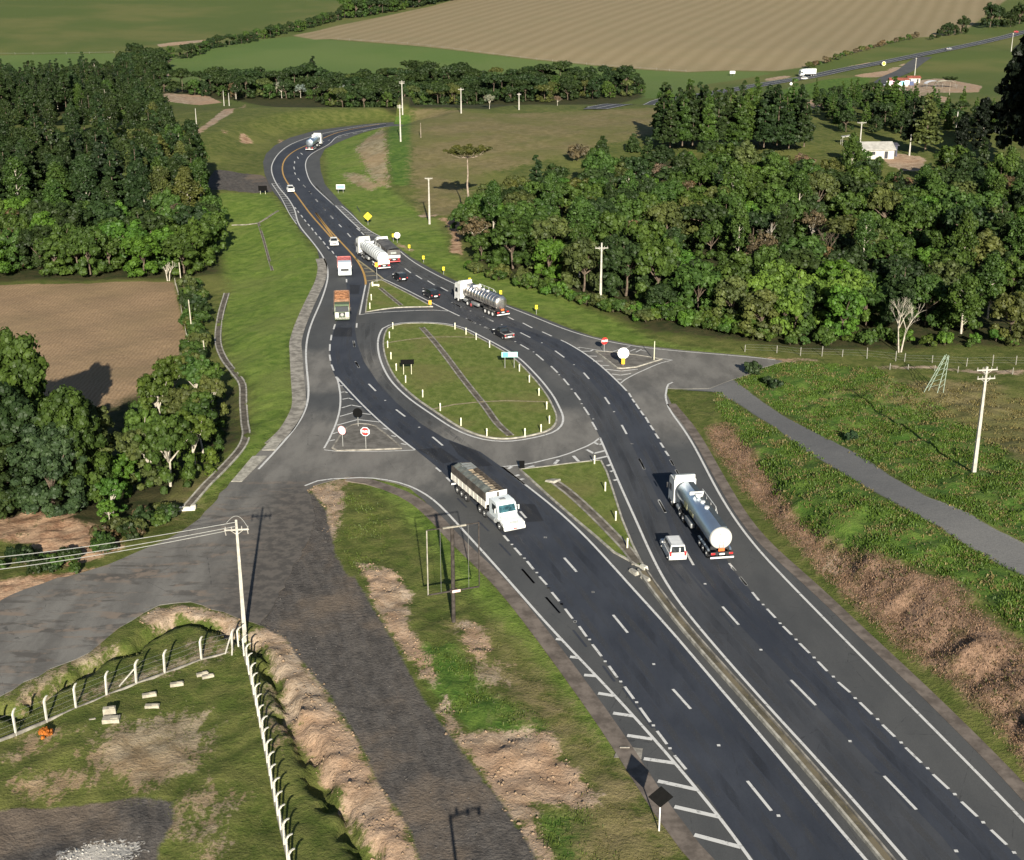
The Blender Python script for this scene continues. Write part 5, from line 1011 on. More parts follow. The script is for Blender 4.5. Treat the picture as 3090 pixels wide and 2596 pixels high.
def mk_broad(n, H, rx, rz, zc, blobs, per, size, br=(.16, .30), bark=BARK, low=0):
    out = []
    for k in range(n):
        q = rx*random.uniform(.88, 1.12); C = shell(blobs, q, rz, zc, .35, .92); C[:, :2] += rng.normal(0, rx*.08, 2)
        
        if low:
            j = rng.choice(blobs, low, replace=False); a = rng.uniform(0, 6.28, low); C[j] = np.stack([rx*.72*np.cos(a), rx*.72*np.sin(a), rng.uniform(H*.08, H*.36, low)], 1)
        Rr = rx*rng.uniform(br[0], br[1], blobs)*1.25; cm = crown_mesh('crown', C, Rr, per, size)
        lim = [(Vector((0, 0, zc - rz*.55)), Vector(tuple(C[j])), H*.012) for j in [q_ for q_ in range(blobs) if C[q_][2] > zc][:8]]
        out.append((cm, trunk_mesh(zc, H*.022, bark, lim), H))
    return out
KIND['broad'] = mk_broad(8, 9, 3.5, 3.7, 4.9, 64, 105, .175, (.12, .24), low=16)
KIND['dense'] = mk_broad(3, 18, 5.6, 8.0, 9.4, 170, 170, .20, (.09, .18), low=46)
KIND['tuft'] = mk_broad(4, 9, 3.4, 3.6, 5.0, 64, 100, .15, (.09, .18), PALEBARK, low=16)
KIND['flat'] = mk_broad(4, 9, 4.2, 1.9, 6.6, 50, 90, .20, (.12, .21), low=14)
KIND['round'] = KIND['broad'][:4]; KIND['leafy'] = KIND['broad'][4:]
KIND['shrub'] = mk_broad(4, 2.2, 1.35, 1.15, .95, 16, 46, .15, (.22, .36))
KIND['poly'] = mk_broad(3, 9, 3.6, 3.4, 5.0, 40, 40, .17, (.12, .24), PALEBARK)
def mk_euc(n, H, r, z0, bark=PALEBARK, blobs=44, per=52, size=.30):
    out = []
    for k in range(n):
        z = rng.uniform(0, 1, blobs)**.85; zz = z0 + (H - z0 - 1)*z; rr = r*np.sin(np.pi*np.clip(.12 + z*.86, 0, 1))**.6*rng.uniform(.25, 1, blobs); a = rng.uniform(0, 6.28, blobs)
        C = np.stack([rr*np.cos(a), rr*np.sin(a), zz], 1); Rr = rng.uniform(.7, 1.25, blobs)
        lim = [(Vector((0, 0, C[j][2] - 2)), Vector(tuple(C[j])), .07) for j in range(0, blobs, 4)]
        out.append((crown_mesh('crown', C, Rr, per, size, squash=(.9, .9, 1.25), out_bias=.6), trunk_mesh(H*.93, .24, bark, lim), H))
    return out
KIND['euc'] = mk_euc(5, 17, 3.0, 5.2, blobs=70, per=80, size=.19)
KIND['euclow'] = mk_euc(4, 17, 3.1, 2.0, blobs=84, per=80, size=.19)
KIND['giant'] = mk_euc(2, 34, 5.5, 6.0, blobs=150, per=70, size=.5)
def mk_pine(n, H, r, z0):
    out = []
    for k in range(n):
        C = []; Rr = []
        for lv in range(15):
            u = lv/14; z = z0 + (H - z0 - .4)*u; R_ = r*(1 - u)**.75 + .25; m = max(1, int(7*(1 - u)) + 1)
            for j in range(m):
                a = random.uniform(0, 6.28); q = R_*random.uniform(.45, .95); C.append((q*math.cos(a), q*math.sin(a), z + random.uniform(-.3, .3))); Rr.append(.35 + .45*(1 - u) + random.uniform(0, .2))
        out.append((crown_mesh('crown', np.array(C), np.array(Rr), 44, .24, squash=(1.1, 1.1, .75), out_bias=.45, long=1.3), trunk_mesh(H*.96, .20, BARK), H))
    return out
KIND['pine'] = mk_pine(5, 16, 2.3, 4.2); KIND['tallpine'] = mk_pine(5, 18, 2.6, 5.5); KIND['young_pine'] = mk_pine(2, 5, 1.3, .6)
def mk_arau():
    C, Rr, lim = [], [], []
    for k in range(15):
        a = k*2*math.pi/15 + random.uniform(-.15, .15); L = random.uniform(3.2, 5.6); zt = 17.9 + random.uniform(-.3, .5)
        p = [Vector((L*u*math.cos(a), L*u*math.sin(a), 16.2 + (zt - 16.2)*u**1.7 - .5*math.sin(math.pi*u))) for u in (0, .35, .7, 1)]
        lim += [(p[j], p[j + 1], .10 - .02*j) for j in range(3)]
        for u in (.62, .8, .95, 1.05): C.append((L*u*math.cos(a + random.uniform(-.12, .12)), L*u*math.sin(a + random.uniform(-.12, .12)), 16.6 + (zt - 16.4)*u**1.6)); Rr.append(random.uniform(.45, .75))
    for k in range(9): C.append((random.uniform(-1.6, 1.6), random.uniform(-1.6, 1.6), 18 + random.uniform(-.3, .5))); Rr.append(.7)
    return [(crown_mesh('crown', np.array(C), np.array(Rr), 95, .17, squash=(1.15, 1.15, .65), out_bias=.5), trunk_mesh(18, .34, paint('reddish_grey_bark', (.30, .24, .19), .9, 0, .3, 1.2), lim), 18)]
KIND['arau'] = mk_arau()
GREENS = dict(dark=(.027, .050, .015), mid=(.050, .095, .019), olive=(.078, .098, .028), bright=(.066, .145, .020), brown=(.115, .090, .050), yellow=(.064, .108, .019), grey=(.24, .28, .23), deep=(.017, .033, .014), blue=(.033, .062, .026), pinkish=(.18, .13, .09))
def jit(c, s=.16):
    k = random.uniform(1 - s, 1 + s); g = random.uniform(-.10, .10); return (c[0]*k*(1 + g), c[1]*k, c[2]*k*(1 - g), 1)
TN = dict(broad='broadleaf_tree', dense='large_leafy_tree', tuft='slender_tree', flat='umbrella_tree', shrub='shrub', euc='eucalyptus_tree', giant='eucalyptus_tree', euclow='bushy_eucalyptus', round='round_crowned_tree', leafy='leafy_tree', pine='pine_tree', tallpine='tall_pine', young_pine='young_conifer', arau='umbrella_pine', poly='sparse_crowned_tree')
def tree(kind, x, y, h, label, group=None, col='mid', cat=None, wide=1.0, name=None, z=None):
    cm, tm, H = random.choice(KIND[kind]); e = empty(name or TN[kind], x, y, z, random.uniform(0, 6.28)); s = h/H
    e.scale = (s*wide, s*wide*random.uniform(.9, 1.1), s*random.uniform(.9, 1.12))
    c = link('crown', cm, e); c.color = jit(GREENS[col]) if isinstance(col, str) else col
    if tm: link('trunk', tm, e)
    return tag(e, label, cat or ('shrub' if kind == 'shrub' else 'tree'), group)
def scatter(poly, sp, jitter=True, maxn=9999):
    P = np.array(poly); lo, hi = P.min(0), P.max(0); out = []; cell = {}
    n = int((hi[0] - lo[0])*(hi[1] - lo[1])/sp**2*6)
    X = rng.uniform(lo[0], hi[0], n); Y = rng.uniform(lo[1], hi[1], n); ins = pdist(X, Y, poly) > 0
    for x, y in zip(X[ins], Y[ins]):
        a, c_ = int(x//sp), int(y//sp)
        if any((x - u)**2 + (y - v)**2 < sp*sp*.75 for i in (-1, 0, 1) for j in (-1, 0, 1) for u, v in cell.get((a + i, c_ + j), ())): continue
        cell.setdefault((a, c_), []).append((x, y)); out.append((x, y))
        if len(out) >= maxn: break
    return out
def in_view(x, y, m=25, hh=12):
    depth = y*cp + (CAMH - 5)*sp_; return depth > 0 and abs(x) < depth*(W_PX/2/FN) + m
def wood(pts, sp, mix, label, group, skip=()):
    """mix: list of (weight, kind, (hmin, hmax), colour)"""
    n = 0
    for x, y in scatter(PC(*pts), sp):
        if not in_view(x, y, 12): continue
        if any((x - a)**2 + (y - b_)**2 < r*r for a, b_, r in skip): continue
        w_, kind, hr, col = random.choices(mix, [q[0] for q in mix])[0]
        tree(kind, x, y, random.uniform(*hr), label[kind] if isinstance(label, dict) else label, group, col, wide=random.uniform(.95, 1.22)); n += 1
    return n
cnt = {}
hx, hy = C1('p', 1790, 318); yx, yy_ = C1('p', 1860, 330)
# left plantation
cnt['lw1'] = wood(('p', -150, 188, 310, 190, 332, 235, -150, 237), 5.2, [(3, 'tallpine', (12, 17.5), 'dark'), (3, 'euc', (11, 15.5), 'dark'), (2, 'tallpine', (10, 15), 'deep'), (1, 'euclow', (9, 13), 'mid')], 'tall slender tree in the back rows of the left plantation', 'back rows of the left plantation')
cnt['lw2'] = wood(('p', 285, 290, 335, 292, 385, 370, 440, 445, 440, 472, 285, 472), 4.8, [(4, 'euclow', (13, 17.5), 'dark'), (3, 'tallpine', (14, 18), 'dark'), (2, 'euclow', (12, 16), 'mid'), (1, 'euclow', (13, 16), 'olive')], 'tall rounded tree at the right edge of the left plantation', 'right edge of the left plantation')
cnt['lw3'] = wood(('p', -150, 375, 290, 375, 290, 476, -150, 476), 5.0, [(3, 'tallpine', (13.5, 18), 'dark'), (3, 'euclow', (12, 16.5), 'dark'), (3, 'euc', (13, 17), 'dark'), (1, 'tallpine', (13, 17), 'deep'), (1, 'euc', (12, 16), 'mid')], 'dark slender tree in the middle of the left plantation', 'middle of the left plantation')
cnt['lw4'] = wood(('p', -150, 482, 440, 478, 447, 555, 360, 568, 0, 571, -150, 576), 5.0, [(5, 'leafy', (7, 10), 'mid'), (2, 'leafy', (7, 10), 'bright'), (1, 'leafy', (6, 9), 'brown'), (2, 'leafy', (8, 11), 'dark'), (1, 'tuft', (7, 10), 'olive')], 'leafy tree at the front of the left wood, above the brown field', 'front of the left wood above the brown field')
cnt['lw5'] = wood(('p', -150, 250, 290, 248, 300, 300, -150, 300), 9.5, [(2, 'euc', (11, 16), 'dark'), (1, 'tallpine', (10, 15), 'dark'), (1, 'tuft', (5, 8), 'mid')], 'scattered tree with visible pale trunk in the gap of the left plantation', 'scattered trees in the gap of the left plantation')
# right wood
cnt['rw'] = wood(('p', 962, 470, 1050, 425, 1300, 368, 1500, 362, 1700, 372, 1780, 395, 1900, 420, 1930, 385, 2100, 380, 2250, 420, 2250, 702, 1900, 705, 1700, 712, 1500, 690, 1345, 668, 1150, 588, 1010, 552, 965, 530), 6.35,
     [(6, 'broad', (6.5, 11.5), 'mid'), (3, 'broad', (6, 10.5), 'dark'), (2, 'broad', (8, 11), 'olive'), (2.2, 'broad', (6, 9), 'bright'), (.8, 'poly', (7, 9.5), 'brown'), (1.5, 'euc', (11, 14), 'mid'), (1.0, 'pine', (9, 13), 'dark'), (.8, 'flat', (9, 11), 'dark'), (.6, 'poly', (7, 9), 'pinkish')],
     dict(broad='leafy broadleaf tree in the dense wood right of the junction', pine='dark conifer among the broadleaf trees right of the junction', poly='brownish half-bare tree in the dense wood right of the junction', euc='taller slender tree in the dense wood right of the junction', flat='flat-topped tree in the dense wood right of the junction'), 'dense wood right of the junction', skip=((hx, hy, 9), (*C1('p', 1455, 560), 6.5), (*C1('p', 1490, 590), 6), (*C1('p', 2060, 655), 5), (*C1('p', 1250, 520), 4)))
for x, y in (PC('p', 1590, 640, 1640, 655, 1700, 672, 1745, 668, 1610, 690, 1560, 662)): tree('broad', x, y, random.uniform(8, 9.5), 'bright lime green tree at the front of the right wood', 'bright green trees at the front of the right wood', (.105, .185, .03, 1))
cnt['pn'] = wood(('p', 1352, 283, 1640, 286, 1652, 318, 1348, 318), 3.9, [(1, 'pine', (14.5, 17), 'dark'), (.6, 'pine', (15, 17), 'mid')], 'dark pine in the dense plantation block behind the right wood', 'pine plantation behind the right wood')
cnt['rb'] = wood(('c', 830, 640, 1250, 625, 1450, 660, 1900, 700, 2250, 800, 2250, 860, 1560, 830, 1330, 815, 960, 800), 6.5, [(3, 'pine', (6, 9.5), 'mid'), (3, 'round', (4.5, 7), 'dark'), (1, 'flat', (5, 8), 'dark')], 'dark tree in the belt between the white house and the yard', 'trees between the white house and the dirt yard')
# woodland strip in the valley
cnt['vs'] = wood(('p', 335, 190, 450, 180, 620, 176, 800, 172, 1100, 168, 1290, 172, 1322, 193, 1240, 205, 1000, 214, 800, 222, 640, 206, 480, 203), 7.2, [(5, 'flat', (6, 12.5), 'dark'), (5, 'round', (4.5, 10.5), 'dark'), (3, 'round', (4, 8), 'mid'), (.7, 'flat', (7, 9), 'olive'), (.4, 'tuft', (6, 8), 'brown')],
     dict(flat='dark flat-topped tree in the valley woodland strip', round='dark round tree in the valley woodland strip', tuft='brownish tree in the valley woodland strip'), 'valley woodland strip')
for k, (px, py, h) in enumerate(((578, 203, 8), (617, 202, 7.5), (662, 206, 7.5), (708, 212, 8))): tree('poly', *C1('p', px, py), h, ('leftmost', 'second', 'third', 'rightmost')[k] + ' of the four silvery grey trees before the valley wood', 'silvery trees before the valley wood', 'grey')
tree('poly', *C1('p', 1004, 225), 5.5, 'small silvery grey bush left of the middle hill pole', None, 'grey'); tree('poly', *C1('p', 1143, 218), 4.5, 'pinkish grey bush on the hill crest between two poles', None, 'pinkish')
tree('pine', *C1('p', 643, 168), 13, 'rounded dark conifer rising above the valley woodland', None, 'deep', wide=1.5); tree('euc', *C1('p', 485, 212), 13, 'tall tree with pale trunk left of the valley woodland', None, 'dark')
# far tree line
n0 = 0
fl = smoothpath(PC('p', 252, 140, 300, 132, 360, 122, 450, 100, 540, 80, 620, 62, 700, 42, 800, 25, 900, 6, 960, -8), 7)
for k, (x, y) in enumerate(fl):
    wd = 5 if k*7 < 60 else 17
    for j in range(2): tree(random.choice(('round', 'flat', 'round')), x + random.uniform(-4, 4), y + random.uniform(-3, wd), random.uniform(10, 16) if k*7 > 250 else random.uniform(5, 8), 'dark tree in the far line between the pasture and the stubble field', 'far tree line below the pasture', random.choice(('dark', 'mid', 'dark')))
cnt['gr'] = wood(('p', 238, 140, 262, 128, 330, 128, 340, 150, 330, 178, 300, 182, 285, 160), 6.5, [(1, 'flat', (7, 11), 'dark'), (1, 'round', (7, 10), 'dark')], 'dark tree in the grove at the left end of the meadow', 'grove at the left end of the meadow')
for k, (px, py, h) in enumerate(((2030, 58, 22), (2046, 56, 17), (2090, 50, 20), (2072, 56, 14), (1936, 74, 9), (1945, 74, 10), (1958, 72, 9), (1972, 70, 14), (1925, 78, 7), (1910, 82, 5))):
    tree('broad', *C1('p', px, py), h*.85, 'large dark tree above the right end of the distant highway' if k < 4 else 'bushy tree at the edge of the stubble field above the distant highway', 'trees above the distant highway' if k < 4 else 'bushes above the distant highway', 'dark')
for x, y in smoothpath(PC('c', 800, 415, 900, 385, 1000, 350, 1150, 305, 1300, 265, 1450, 230), 7): tree('shrub', x, y, random.uniform(2, 4), 'low bush in the hedge between stubble field and distant highway', 'hedge above the distant highway', random.choice(('mid', 'olive', 'brown')))
for px, py, h in ((2092, 345, 37), (2135, 370, 36), (2056, 338, 27), (2008, 335, 19), (1968, 333, 12)):
    tree('giant', *C1('p', px, py), h, 'huge nearly black tree at the right edge of the picture', 'huge dark trees at the right edge', (.010, .017, .009, 1))  # shade over these trees is put into the near-black leaf colour
tree('pine', *C1('p', 1896, 322), 17, 'tall olive green pine right of the white house', None, 'olive', wide=1.4); tree('pine', *C1('p', 1866, 312), 14, 'dark pine just behind the bare yard of the white house', None, 'deep', wide=1.2)
tree('pine', *C1('p', 1829, 240), 13.5, 'broad conifer standing before the painted roadside building', None, 'mid', wide=1.6); tree('arau', *C1('c', 1640, 655), 9.5, 'small flat-topped umbrella pine below the dirt yard', None, 'dark')
# lone trees on the hill
tree('arau', *C1('p', 960, 447), 17, 'lone tall umbrella pine standing at the left tip of the right wood', None, (.070, .078, .020, 1))
for px, py, h in ((948, 476, 7), (976, 468, 7.5), (962, 496, 8)): tree('broad', *C1('p', px, py), h, 'leafy tree hiding the foot of the tall umbrella pine', 'trees at the foot of the tall umbrella pine', 'mid')
tree('young_pine', *C1('p', 1234, 325), 5.5, 'young conifer on the dry hill, left of the other', None, 'dark'); tree('young_pine', *C1('p', 1298, 312), 5, 'young conifer near the pine block on the dry hill', None, 'dark')
tree('shrub', *C1('p', 1184, 332), 5, 'round brownish bush at the foot of the dry hill', None, 'brown')
# near left trees
for k, (px, py, h, wd, col) in enumerate(((62, 985, 20, 1.0, 'mid'), (168, 1035, 14, 1.2, 'mid'), (20, 1045, 15, 1.2, 'dark'), (-60, 1010, 19, 1.1, 'mid'), (112, 1058, 11.5, 1.3, 'blue'), (190, 1010, 11, 1.3, 'olive'), (-30, 1060, 11, 1.4, 'dark'))):
    tree('dense', *C1('p', px, py), h, 'big dense dark green tree of the clump at the left edge, above the red soil', 'big clump at the left edge above the red soil', col, wide=wd*.85)
for k, (px, py, h, col) in enumerate(((312, 1000, 8.5, 'olive'), (352, 1004, 9, 'yellow'), (298, 960, 8, 'yellow'), (400, 972, 8.5, 'yellow'), (415, 935, 7.5, 'mid'), (425, 900, 7.5, 'yellow'), (386, 905, 8.5, 'olive'), (330, 880, 8, 'yellow'), (436, 868, 6.5, 'olive'), (432, 835, 6.5, 'yellow'), (405, 835, 7.5, 'mid'), (360, 835, 7.5, 'yellow'), (320, 850, 7, 'yellow'), (430, 800, 5, 'mid'))):
    tree('tuft', *C1('p', px, py), h, 'slender yellow-green tree in the thicket between brown field and drain', 'thicket between the brown field and the drain', col)
for px, py, h in ((240, 1020, 5.5), (232, 1055, 4.5), (262, 1008, 4.8), (225, 1075, 3)): tree('tuft', *C1('p', px, py), h, 'small bright green sapling right of the big left clump', 'bright saplings right of the big left clump', 'bright')
for k in range(44):
    u = random.random(); px = 382 + 28*random.random() + 8*u; py = 585 + 195*u; tree('shrub', *C1('p', px, py), random.uniform(1.8, 3.4), 'low leafy shrub in the strip between the brown field fence and the drain', 'shrub strip beside the brown field', random.choice(('mid', 'dark', 'olive', 'mid')))
for k in range(26):
    u = random.random(); px = 200 + 150*u + random.uniform(-15, 15); py = 1125 - 55*u + random.uniform(-14, 14); tree('shrub', *C1('p', px, py), random.uniform(1.0, 2.2), 'low scrub bush beside the south-west side road', 'scrub beside the side road', random.choice(('mid', 'dark', 'olive', 'brown')))
for k in range(16): tree('shrub', *C1('p', random.uniform(0, 170), random.uniform(1150, 1180)), random.uniform(.9, 1.6), 'low bush between the red soil and the side road', 'bushes between red soil and side road', random.choice(('mid', 'dark')))
for k in range(52):
    u = random.random(); px = 1340 + 240*u; py = 650 + 46*u + random.uniform(-10, 8); tree('shrub', *C1('p', px, py), random.uniform(1.6, 3.2), 'bushy shrub along the front of the right wood beside the side road', 'shrubs at the front of the right wood', random.choice(('mid', 'bright', 'olive', 'yellow')))
for k in range(30):
    u = random.random(); px = 1600 + 520*u; py = 705 + random.uniform(-6, 8); tree('shrub', *C1('p', px, py), random.uniform(1.0, 2.6), 'low shrub along the fence below the right wood', 'shrubs along the fence below the right wood', random.choice(('mid', 'bright', 'yellow')))
for k in range(44):
    u = random.random(); px = 965 + 370*u; py = 560 + 105*u + random.uniform(-8, 4); tree('shrub', *C1('p', px, py), random.uniform(1.4, 2.8), 'shrub on the lower edge of the right wood above the verge', 'shrubs on the verge edge of the right wood', random.choice(('mid', 'bright', 'olive')))
for px, py, h in ((1772, 345, 5), (1758, 350, 5.5), (1800, 352, 4), (1745, 335, 7)): tree('leafy', *C1('p', px, py), h, 'small tree screening the front of the white house', 'small trees before the white house', 'mid')
for px, py, h in ((1590, 800, 1.6), (1575, 790, 1.3), (1745, 905, 1.3), (1545, 770, 2.0), (1535, 768, 1.6)  ):
    tree('shrub', *C1('p', px, py), h, 'dark low shrub on the slope above the gravel road', 'dark shrubs above the gravel road', 'blue')
for k in range(18):
    u = random.random(); tree('shrub', *C1('c', 200 + 1700*u, 560 + random.uniform(-8, 6) if u < .25 else 560 + 40*u), random.uniform(1.2, 2.5), 'scattered bush near the distant dirt yard', 'bushes near the distant dirt yard', random.choice(('dark', 'olive')))
# bare trees
def bare_tree(x, y, h, label, mat=PALEBARK, fork=2):
    bm = bmesh.new()
    def br(p, d, L, r, n):
        q = p + d*L; rod(bm, p, q, r, r*.6, 6)
        if n == 0: return
        for k in range(3):
            dd = (d + Vector((random.uniform(-.6, .6), random.uniform(-.6, .6), random.uniform(-.05, .35)))).normalized(); br(p + d*L*random.uniform(.6, 1), dd, L*random.uniform(.5, .72), r*.55, n - 1)
    for k in range(fork): br(Vector((k*.35 - .15, 0, -.2)), Vector((-.10 + .22*k, .02, 1)).normalized(), h*.42, .13, 4)
    o = bm_done('bare_tree', bm, mat); o.location = (x, y, H1(x, y)); return tag(o, label, 'tree')
bare_tree(*C1('p', 1845, 722), 9.5, 'bare pale forked tree standing in front of the right wood')
bare_tree(*C1('p', 1575, 560), 11, 'pale leafless trunk rising inside the right wood', fork=1)
bare_tree(*C1('p', 345, 575), 4.5, 'pale bare tree at the corner of the brown field', fork=2)
bare_tree(*C1('p', 1690, 560), 9, 'grey leafless tree behind the bright green trees', BARK, 2)
# ---------------------------------------------------------------- grasses
def tufts(name, polys, dens, hmin, hmax, col, label, blades=5, spread=.18, width=.045, lean=.55, clump=None, mask=None, view=True):
    Pn = []
    for pl in polys:
        P = np.array(pl); lo, hi = P.min(0), P.max(0); n = int((hi[0] - lo[0])*(hi[1] - lo[1])*dens); X = rng.uniform(lo[0], hi[0], n); Y = rng.uniform(lo[1], hi[1], n)
        k = pdist(X, Y, pl) > -.6*rng.uniform(0, 1, n)
        if clump: k &= (np.sin(X*clump*1.3 + 2*np.sin(Y*clump*.7)) + np.sin(Y*clump*1.1 + 1.3*np.sin(X*clump*.9)) + rng.normal(0, .7, n)) > .2
        X, Y = X[k], Y[k]; dep = Y*cp + CAMH*sp_; k = (np.abs(X) < dep*.39 + 4); k &= pdist(X, Y, ASPHALT) < -.4; Pn.append(np.stack([X[k], Y[k]], 1))
    P = np.concatenate(Pn); n = len(P); X, Y = P[:, 0], P[:, 1]; Z = ground_z(X, Y) - .05
    m = n*blades; X, Y, Z = (np.repeat(a, blades) for a in (X, Y, Z)); X = X + rng.normal(0, spread, m); Y = Y + rng.normal(0, spread, m)
    a = rng.uniform(0, 6.283, m); h = rng.uniform(hmin, hmax, m); ln = h*rng.uniform(.1, lean, m); w_ = width*rng.uniform(.6, 1.5, m)*(1 + h)
    dx, dy = np.cos(a), np.sin(a); px, py = -dy*w_, dx*w_
    V = np.stack([np.stack([X - px, Y - py, Z], 1), np.stack([X + px, Y + py, Z], 1), np.stack([X + px*.8 + dx*ln*.5, Y + py*.8 + dy*ln*.5, Z + h*.7], 1), np.stack([X + dx*ln, Y + dy*ln, Z + h*(1 - .25*lean)], 1)], 1).reshape(-1, 3)
    me = mesh_np(name, V, np.arange(4*m).reshape(-1, 4), FOL); v = np.repeat(np.clip(np.repeat(rng.uniform(0, 1, n), blades) + rng.normal(0, .15, m), 0, 1), 4); fattr(me, 'v', v)
    o = link(name, me); o.color = (*col, 1); cnt[name] = m; return tag(o, label, None, kind='stuff')
tufts('tall_grass', SOIL['lush'][1:3], 15, .10, .34, (.082, .145, .022), 'lush tall grass on the slope beside the gravel road', clump=.55)
tufts('tall_grass', SOIL['lush'][1:3] + SOIL['tan'][1:2], 6.0, .10, .32, (.180, .160, .065), 'yellowing grass tufts on the right slope', clump=.9)
tufts('dead_grass', SOIL['bank'], 26, .05, .20, (.29, .195, .130), 'brown dead grass matted on the cut bank', width=.024, lean=.95)
tufts('bank_grass', SOIL['bank'], 6, .06, .22, (.085, .088, .026), 'olive grass growing through the brown bank', clump=.6)
tufts('rough_grass', SOIL['lush'][4:] + [PC('d', 2040, 1300, 'e', 200, 1250, 300, 1500, 250, 1764, 60, 1700)], 10, .08, .30, (.085, .125, .025), 'rough green grass tufts by the gravel track', clump=.8, width=.03)
tufts('lawn_grass', [PC('g', -200, 1010, 1400, 500, 1480, 560, 1740, 1764, 1780, 2200, 600, 2200, 1050, 1600, 1040, 1420, 450, 1430, -200, 1460)], 16, .03, .11, (.105, .118, .034), 'short lawn grass inside the fenced corner', clump=.5, width=.028)
tufts('rough_grass', [PC('g', 0, 760, 600, 500, 900, 350, 1250, 330, 1400, 480, 900, 640, 0, 1020), PC('h', 500, 300, 900, 300, 1400, 900, 1700, 1300, 2000, 1764, 1300, 1764, 1500, 1300)], 7, .05, .16, (.115, .120, .038), 'short tufted grass on the near verges', clump=1.0, width=.03)
# ---------------------------------------------------------------- poles, signs, fences, buildings
CPOLE = paint('pale_pole_concrete', (.40, .38, .33), .85, 0, .18, 1.5); WOODP = paint('weathered_wood', (.20, .17, .13), .9, 0, .35, 2); DARKW = paint('dark_wood', (.055, .047, .042), .9, 0, .35, 2)
INSUL = paint('insulator_ceramic', (.34, .32, .29), .3); SIGNB = paint('black_sign_back', (.006, .006, .006), .95); POSTG = paint('galvanised_post', (.36, .36, .34), .5, .3)
YEL = paint('yellow_sign', (.85, .62, .02), .45, 0, .06); REDS = paint('red_sign', (.62, .035, .03), .45, 0, .06); WHS = paint('white_sign', (.86, .85, .84), .4, 0, .03); GRS = paint('turquoise_sign', (.12, .50, .42), .45, 0, .08); GRSL = paint('glare_green_sign', (.40, .74, .68), .45, 0, .08)  # pale turquoise carries the glare on the green direction sign
BLS = paint('light_blue_sign', (.22, .58, .78), .45, 0, .06); ORS = paint('orange_marker', (.85, .42, .02), .5); CREAM = paint('cream_marker_post', (.66, .64, .46), .6, 0, .10, 2)
WALLW = paint('whitewashed_wall', (.52, .50, .44), .9, 0, .12, 1); ROOFG = paint('grey_sheet_roof', (.40, .39, .36), .7, 0, .18, .8); ROOFR = paint('red_tile_roof', (.26, .085, .06), .9, 0, .25, 1.2); DKDOOR = paint('dark_opening', (.03, .03, .035), .7)
def proj_y(x, y, z):
    d = y*cp + (CAMH - z)*sp_; v = -y*sp_*-1; yc = -(CAMH - z)*cp + y*sp_; return H_PX/2 - FN*yc/d, W_PX/2 + FN*x/d
def hfrom(base, top_ny):
    x, y = cast(*base); z0 = H1(x, y); lo, hi = 0, 60
    for _ in range(40):
        m = (lo + hi)/2
        if proj_y(x, y, z0 + m)[0] > top_ny: lo = m
        else: hi = m
    return x, y, z0, lo
def utility_pole(t, bx, by, topy, label, arms=((.35, 1.8),), rz=0.0, mat=None, r=.17, extra=False, wood=False):
    x, y, z0, h = hfrom(N(t, bx, by), N(t, 0, topy)[1]); e = empty('utility_pole', x, y, z0, rz); m = mat or CPOLE
    part(e, 'pole', m, ('h', [(-r*1.3, -r, -.5), (r*1.3, -r, -.5), (r*1.3, r, -.5), (-r*1.3, r, -.5)], [(-r*.65, -r*.6, h), (r*.65, -r*.6, h), (r*.65, r*.6, h), (-r*.65, r*.6, h)]))
    for dz, w_ in arms:
        part(e, 'crossarm', m, ('b', (0, -.12, h - dz), (w_, .12, .13)))
        for s_ in (-1, -.45, .45, 1): part(e, 'insulator', INSUL, ('r', (s_*(w_/2 - .08), -.12, h - dz + .06), (s_*(w_/2 - .08), -.12, h - dz + .32), .055, .035, 8))
        part(e, 'arm_brace', m, ('r', (-w_*.3, -.1, h - dz), (0, -.08, h - dz - .5), .03), ('r', (w_*.3, -.1, h - dz), (0, -.08, h - dz - .5), .03))
    if extra: part(e, 'transformer_fuse', INSUL, ('r', (-.95, -.1, h - arms[0][0] - .5), (-1.05, -.1, h - arms[0][0] + .1), .05, .05, 8), ('r', (.95, -.1, h - arms[0][0] - .45), (.9, -.1, h - arms[0][0] + .1), .05, .05, 8))
    return tag(e, label, 'utility pole'), (x, y, z0, h)
utility_pole('p', 1997, 968, 752, 'tall white concrete pole with two crossarms in the field right of the gravel road', ((.35, 2.4), (1.35, 2.1)), .15)
utility_pole('p', 1231, 629, 498, 'white concrete pole with one crossarm at the front edge of the right wood', ((.9, 2.2),), .1)
utility_pole('p', 881, 459, 365, 'white pole beside the bare red trail left of the right wood', ((.15, 1.7),), 0)
utility_pole('b', 378, 852, 632, 'front one of the two overlapping poles on the bright green strip', ((.4, 1.6), (.9, 1.3)), .1)
utility_pole('b', 390, 692, 487, 'rear one of the two overlapping poles on the bright green strip', ((.5, 2.0), (1.0, 1.8)), .1)
utility_pole('b', 743, 684, 530, 'middle pole on the crest of the dry hill', ((.6, 2.0),), .2)
utility_pole('b', 1092, 664, 562, 'rightmost pole on the crest of the dry hill', ((.5, 1.4),), .2)
utility_pole('c', 1105, 925, 736, 'pole rising in front of the white house', ((.25, 2.6),), .1)
utility_pole('c', 1407, 942, 812, 'bare pole at the dark edge of the white house yard', (), 0)
utility_pole('c', 1688, 800, 675, 'bare pole before the dark trees, right of the white house', (), 0)
utility_pole('c', 1440, 456, 350, 'pole standing between the distant highway and the painted building', ((.3, .9),), 0)
utility_pole('c', 2022, 312, 200, 'pole at the right end of the distant highway', ((.3, .9),), 0)
utility_pole('a', 1353, 640, 548, 'left one of three small poles by the dirt path on the left hill', (), 0, r=.13)
utility_pole('a', 1384, 640, 562, 'right one of three small poles by the dirt path on the left hill', (), 0, r=.13)
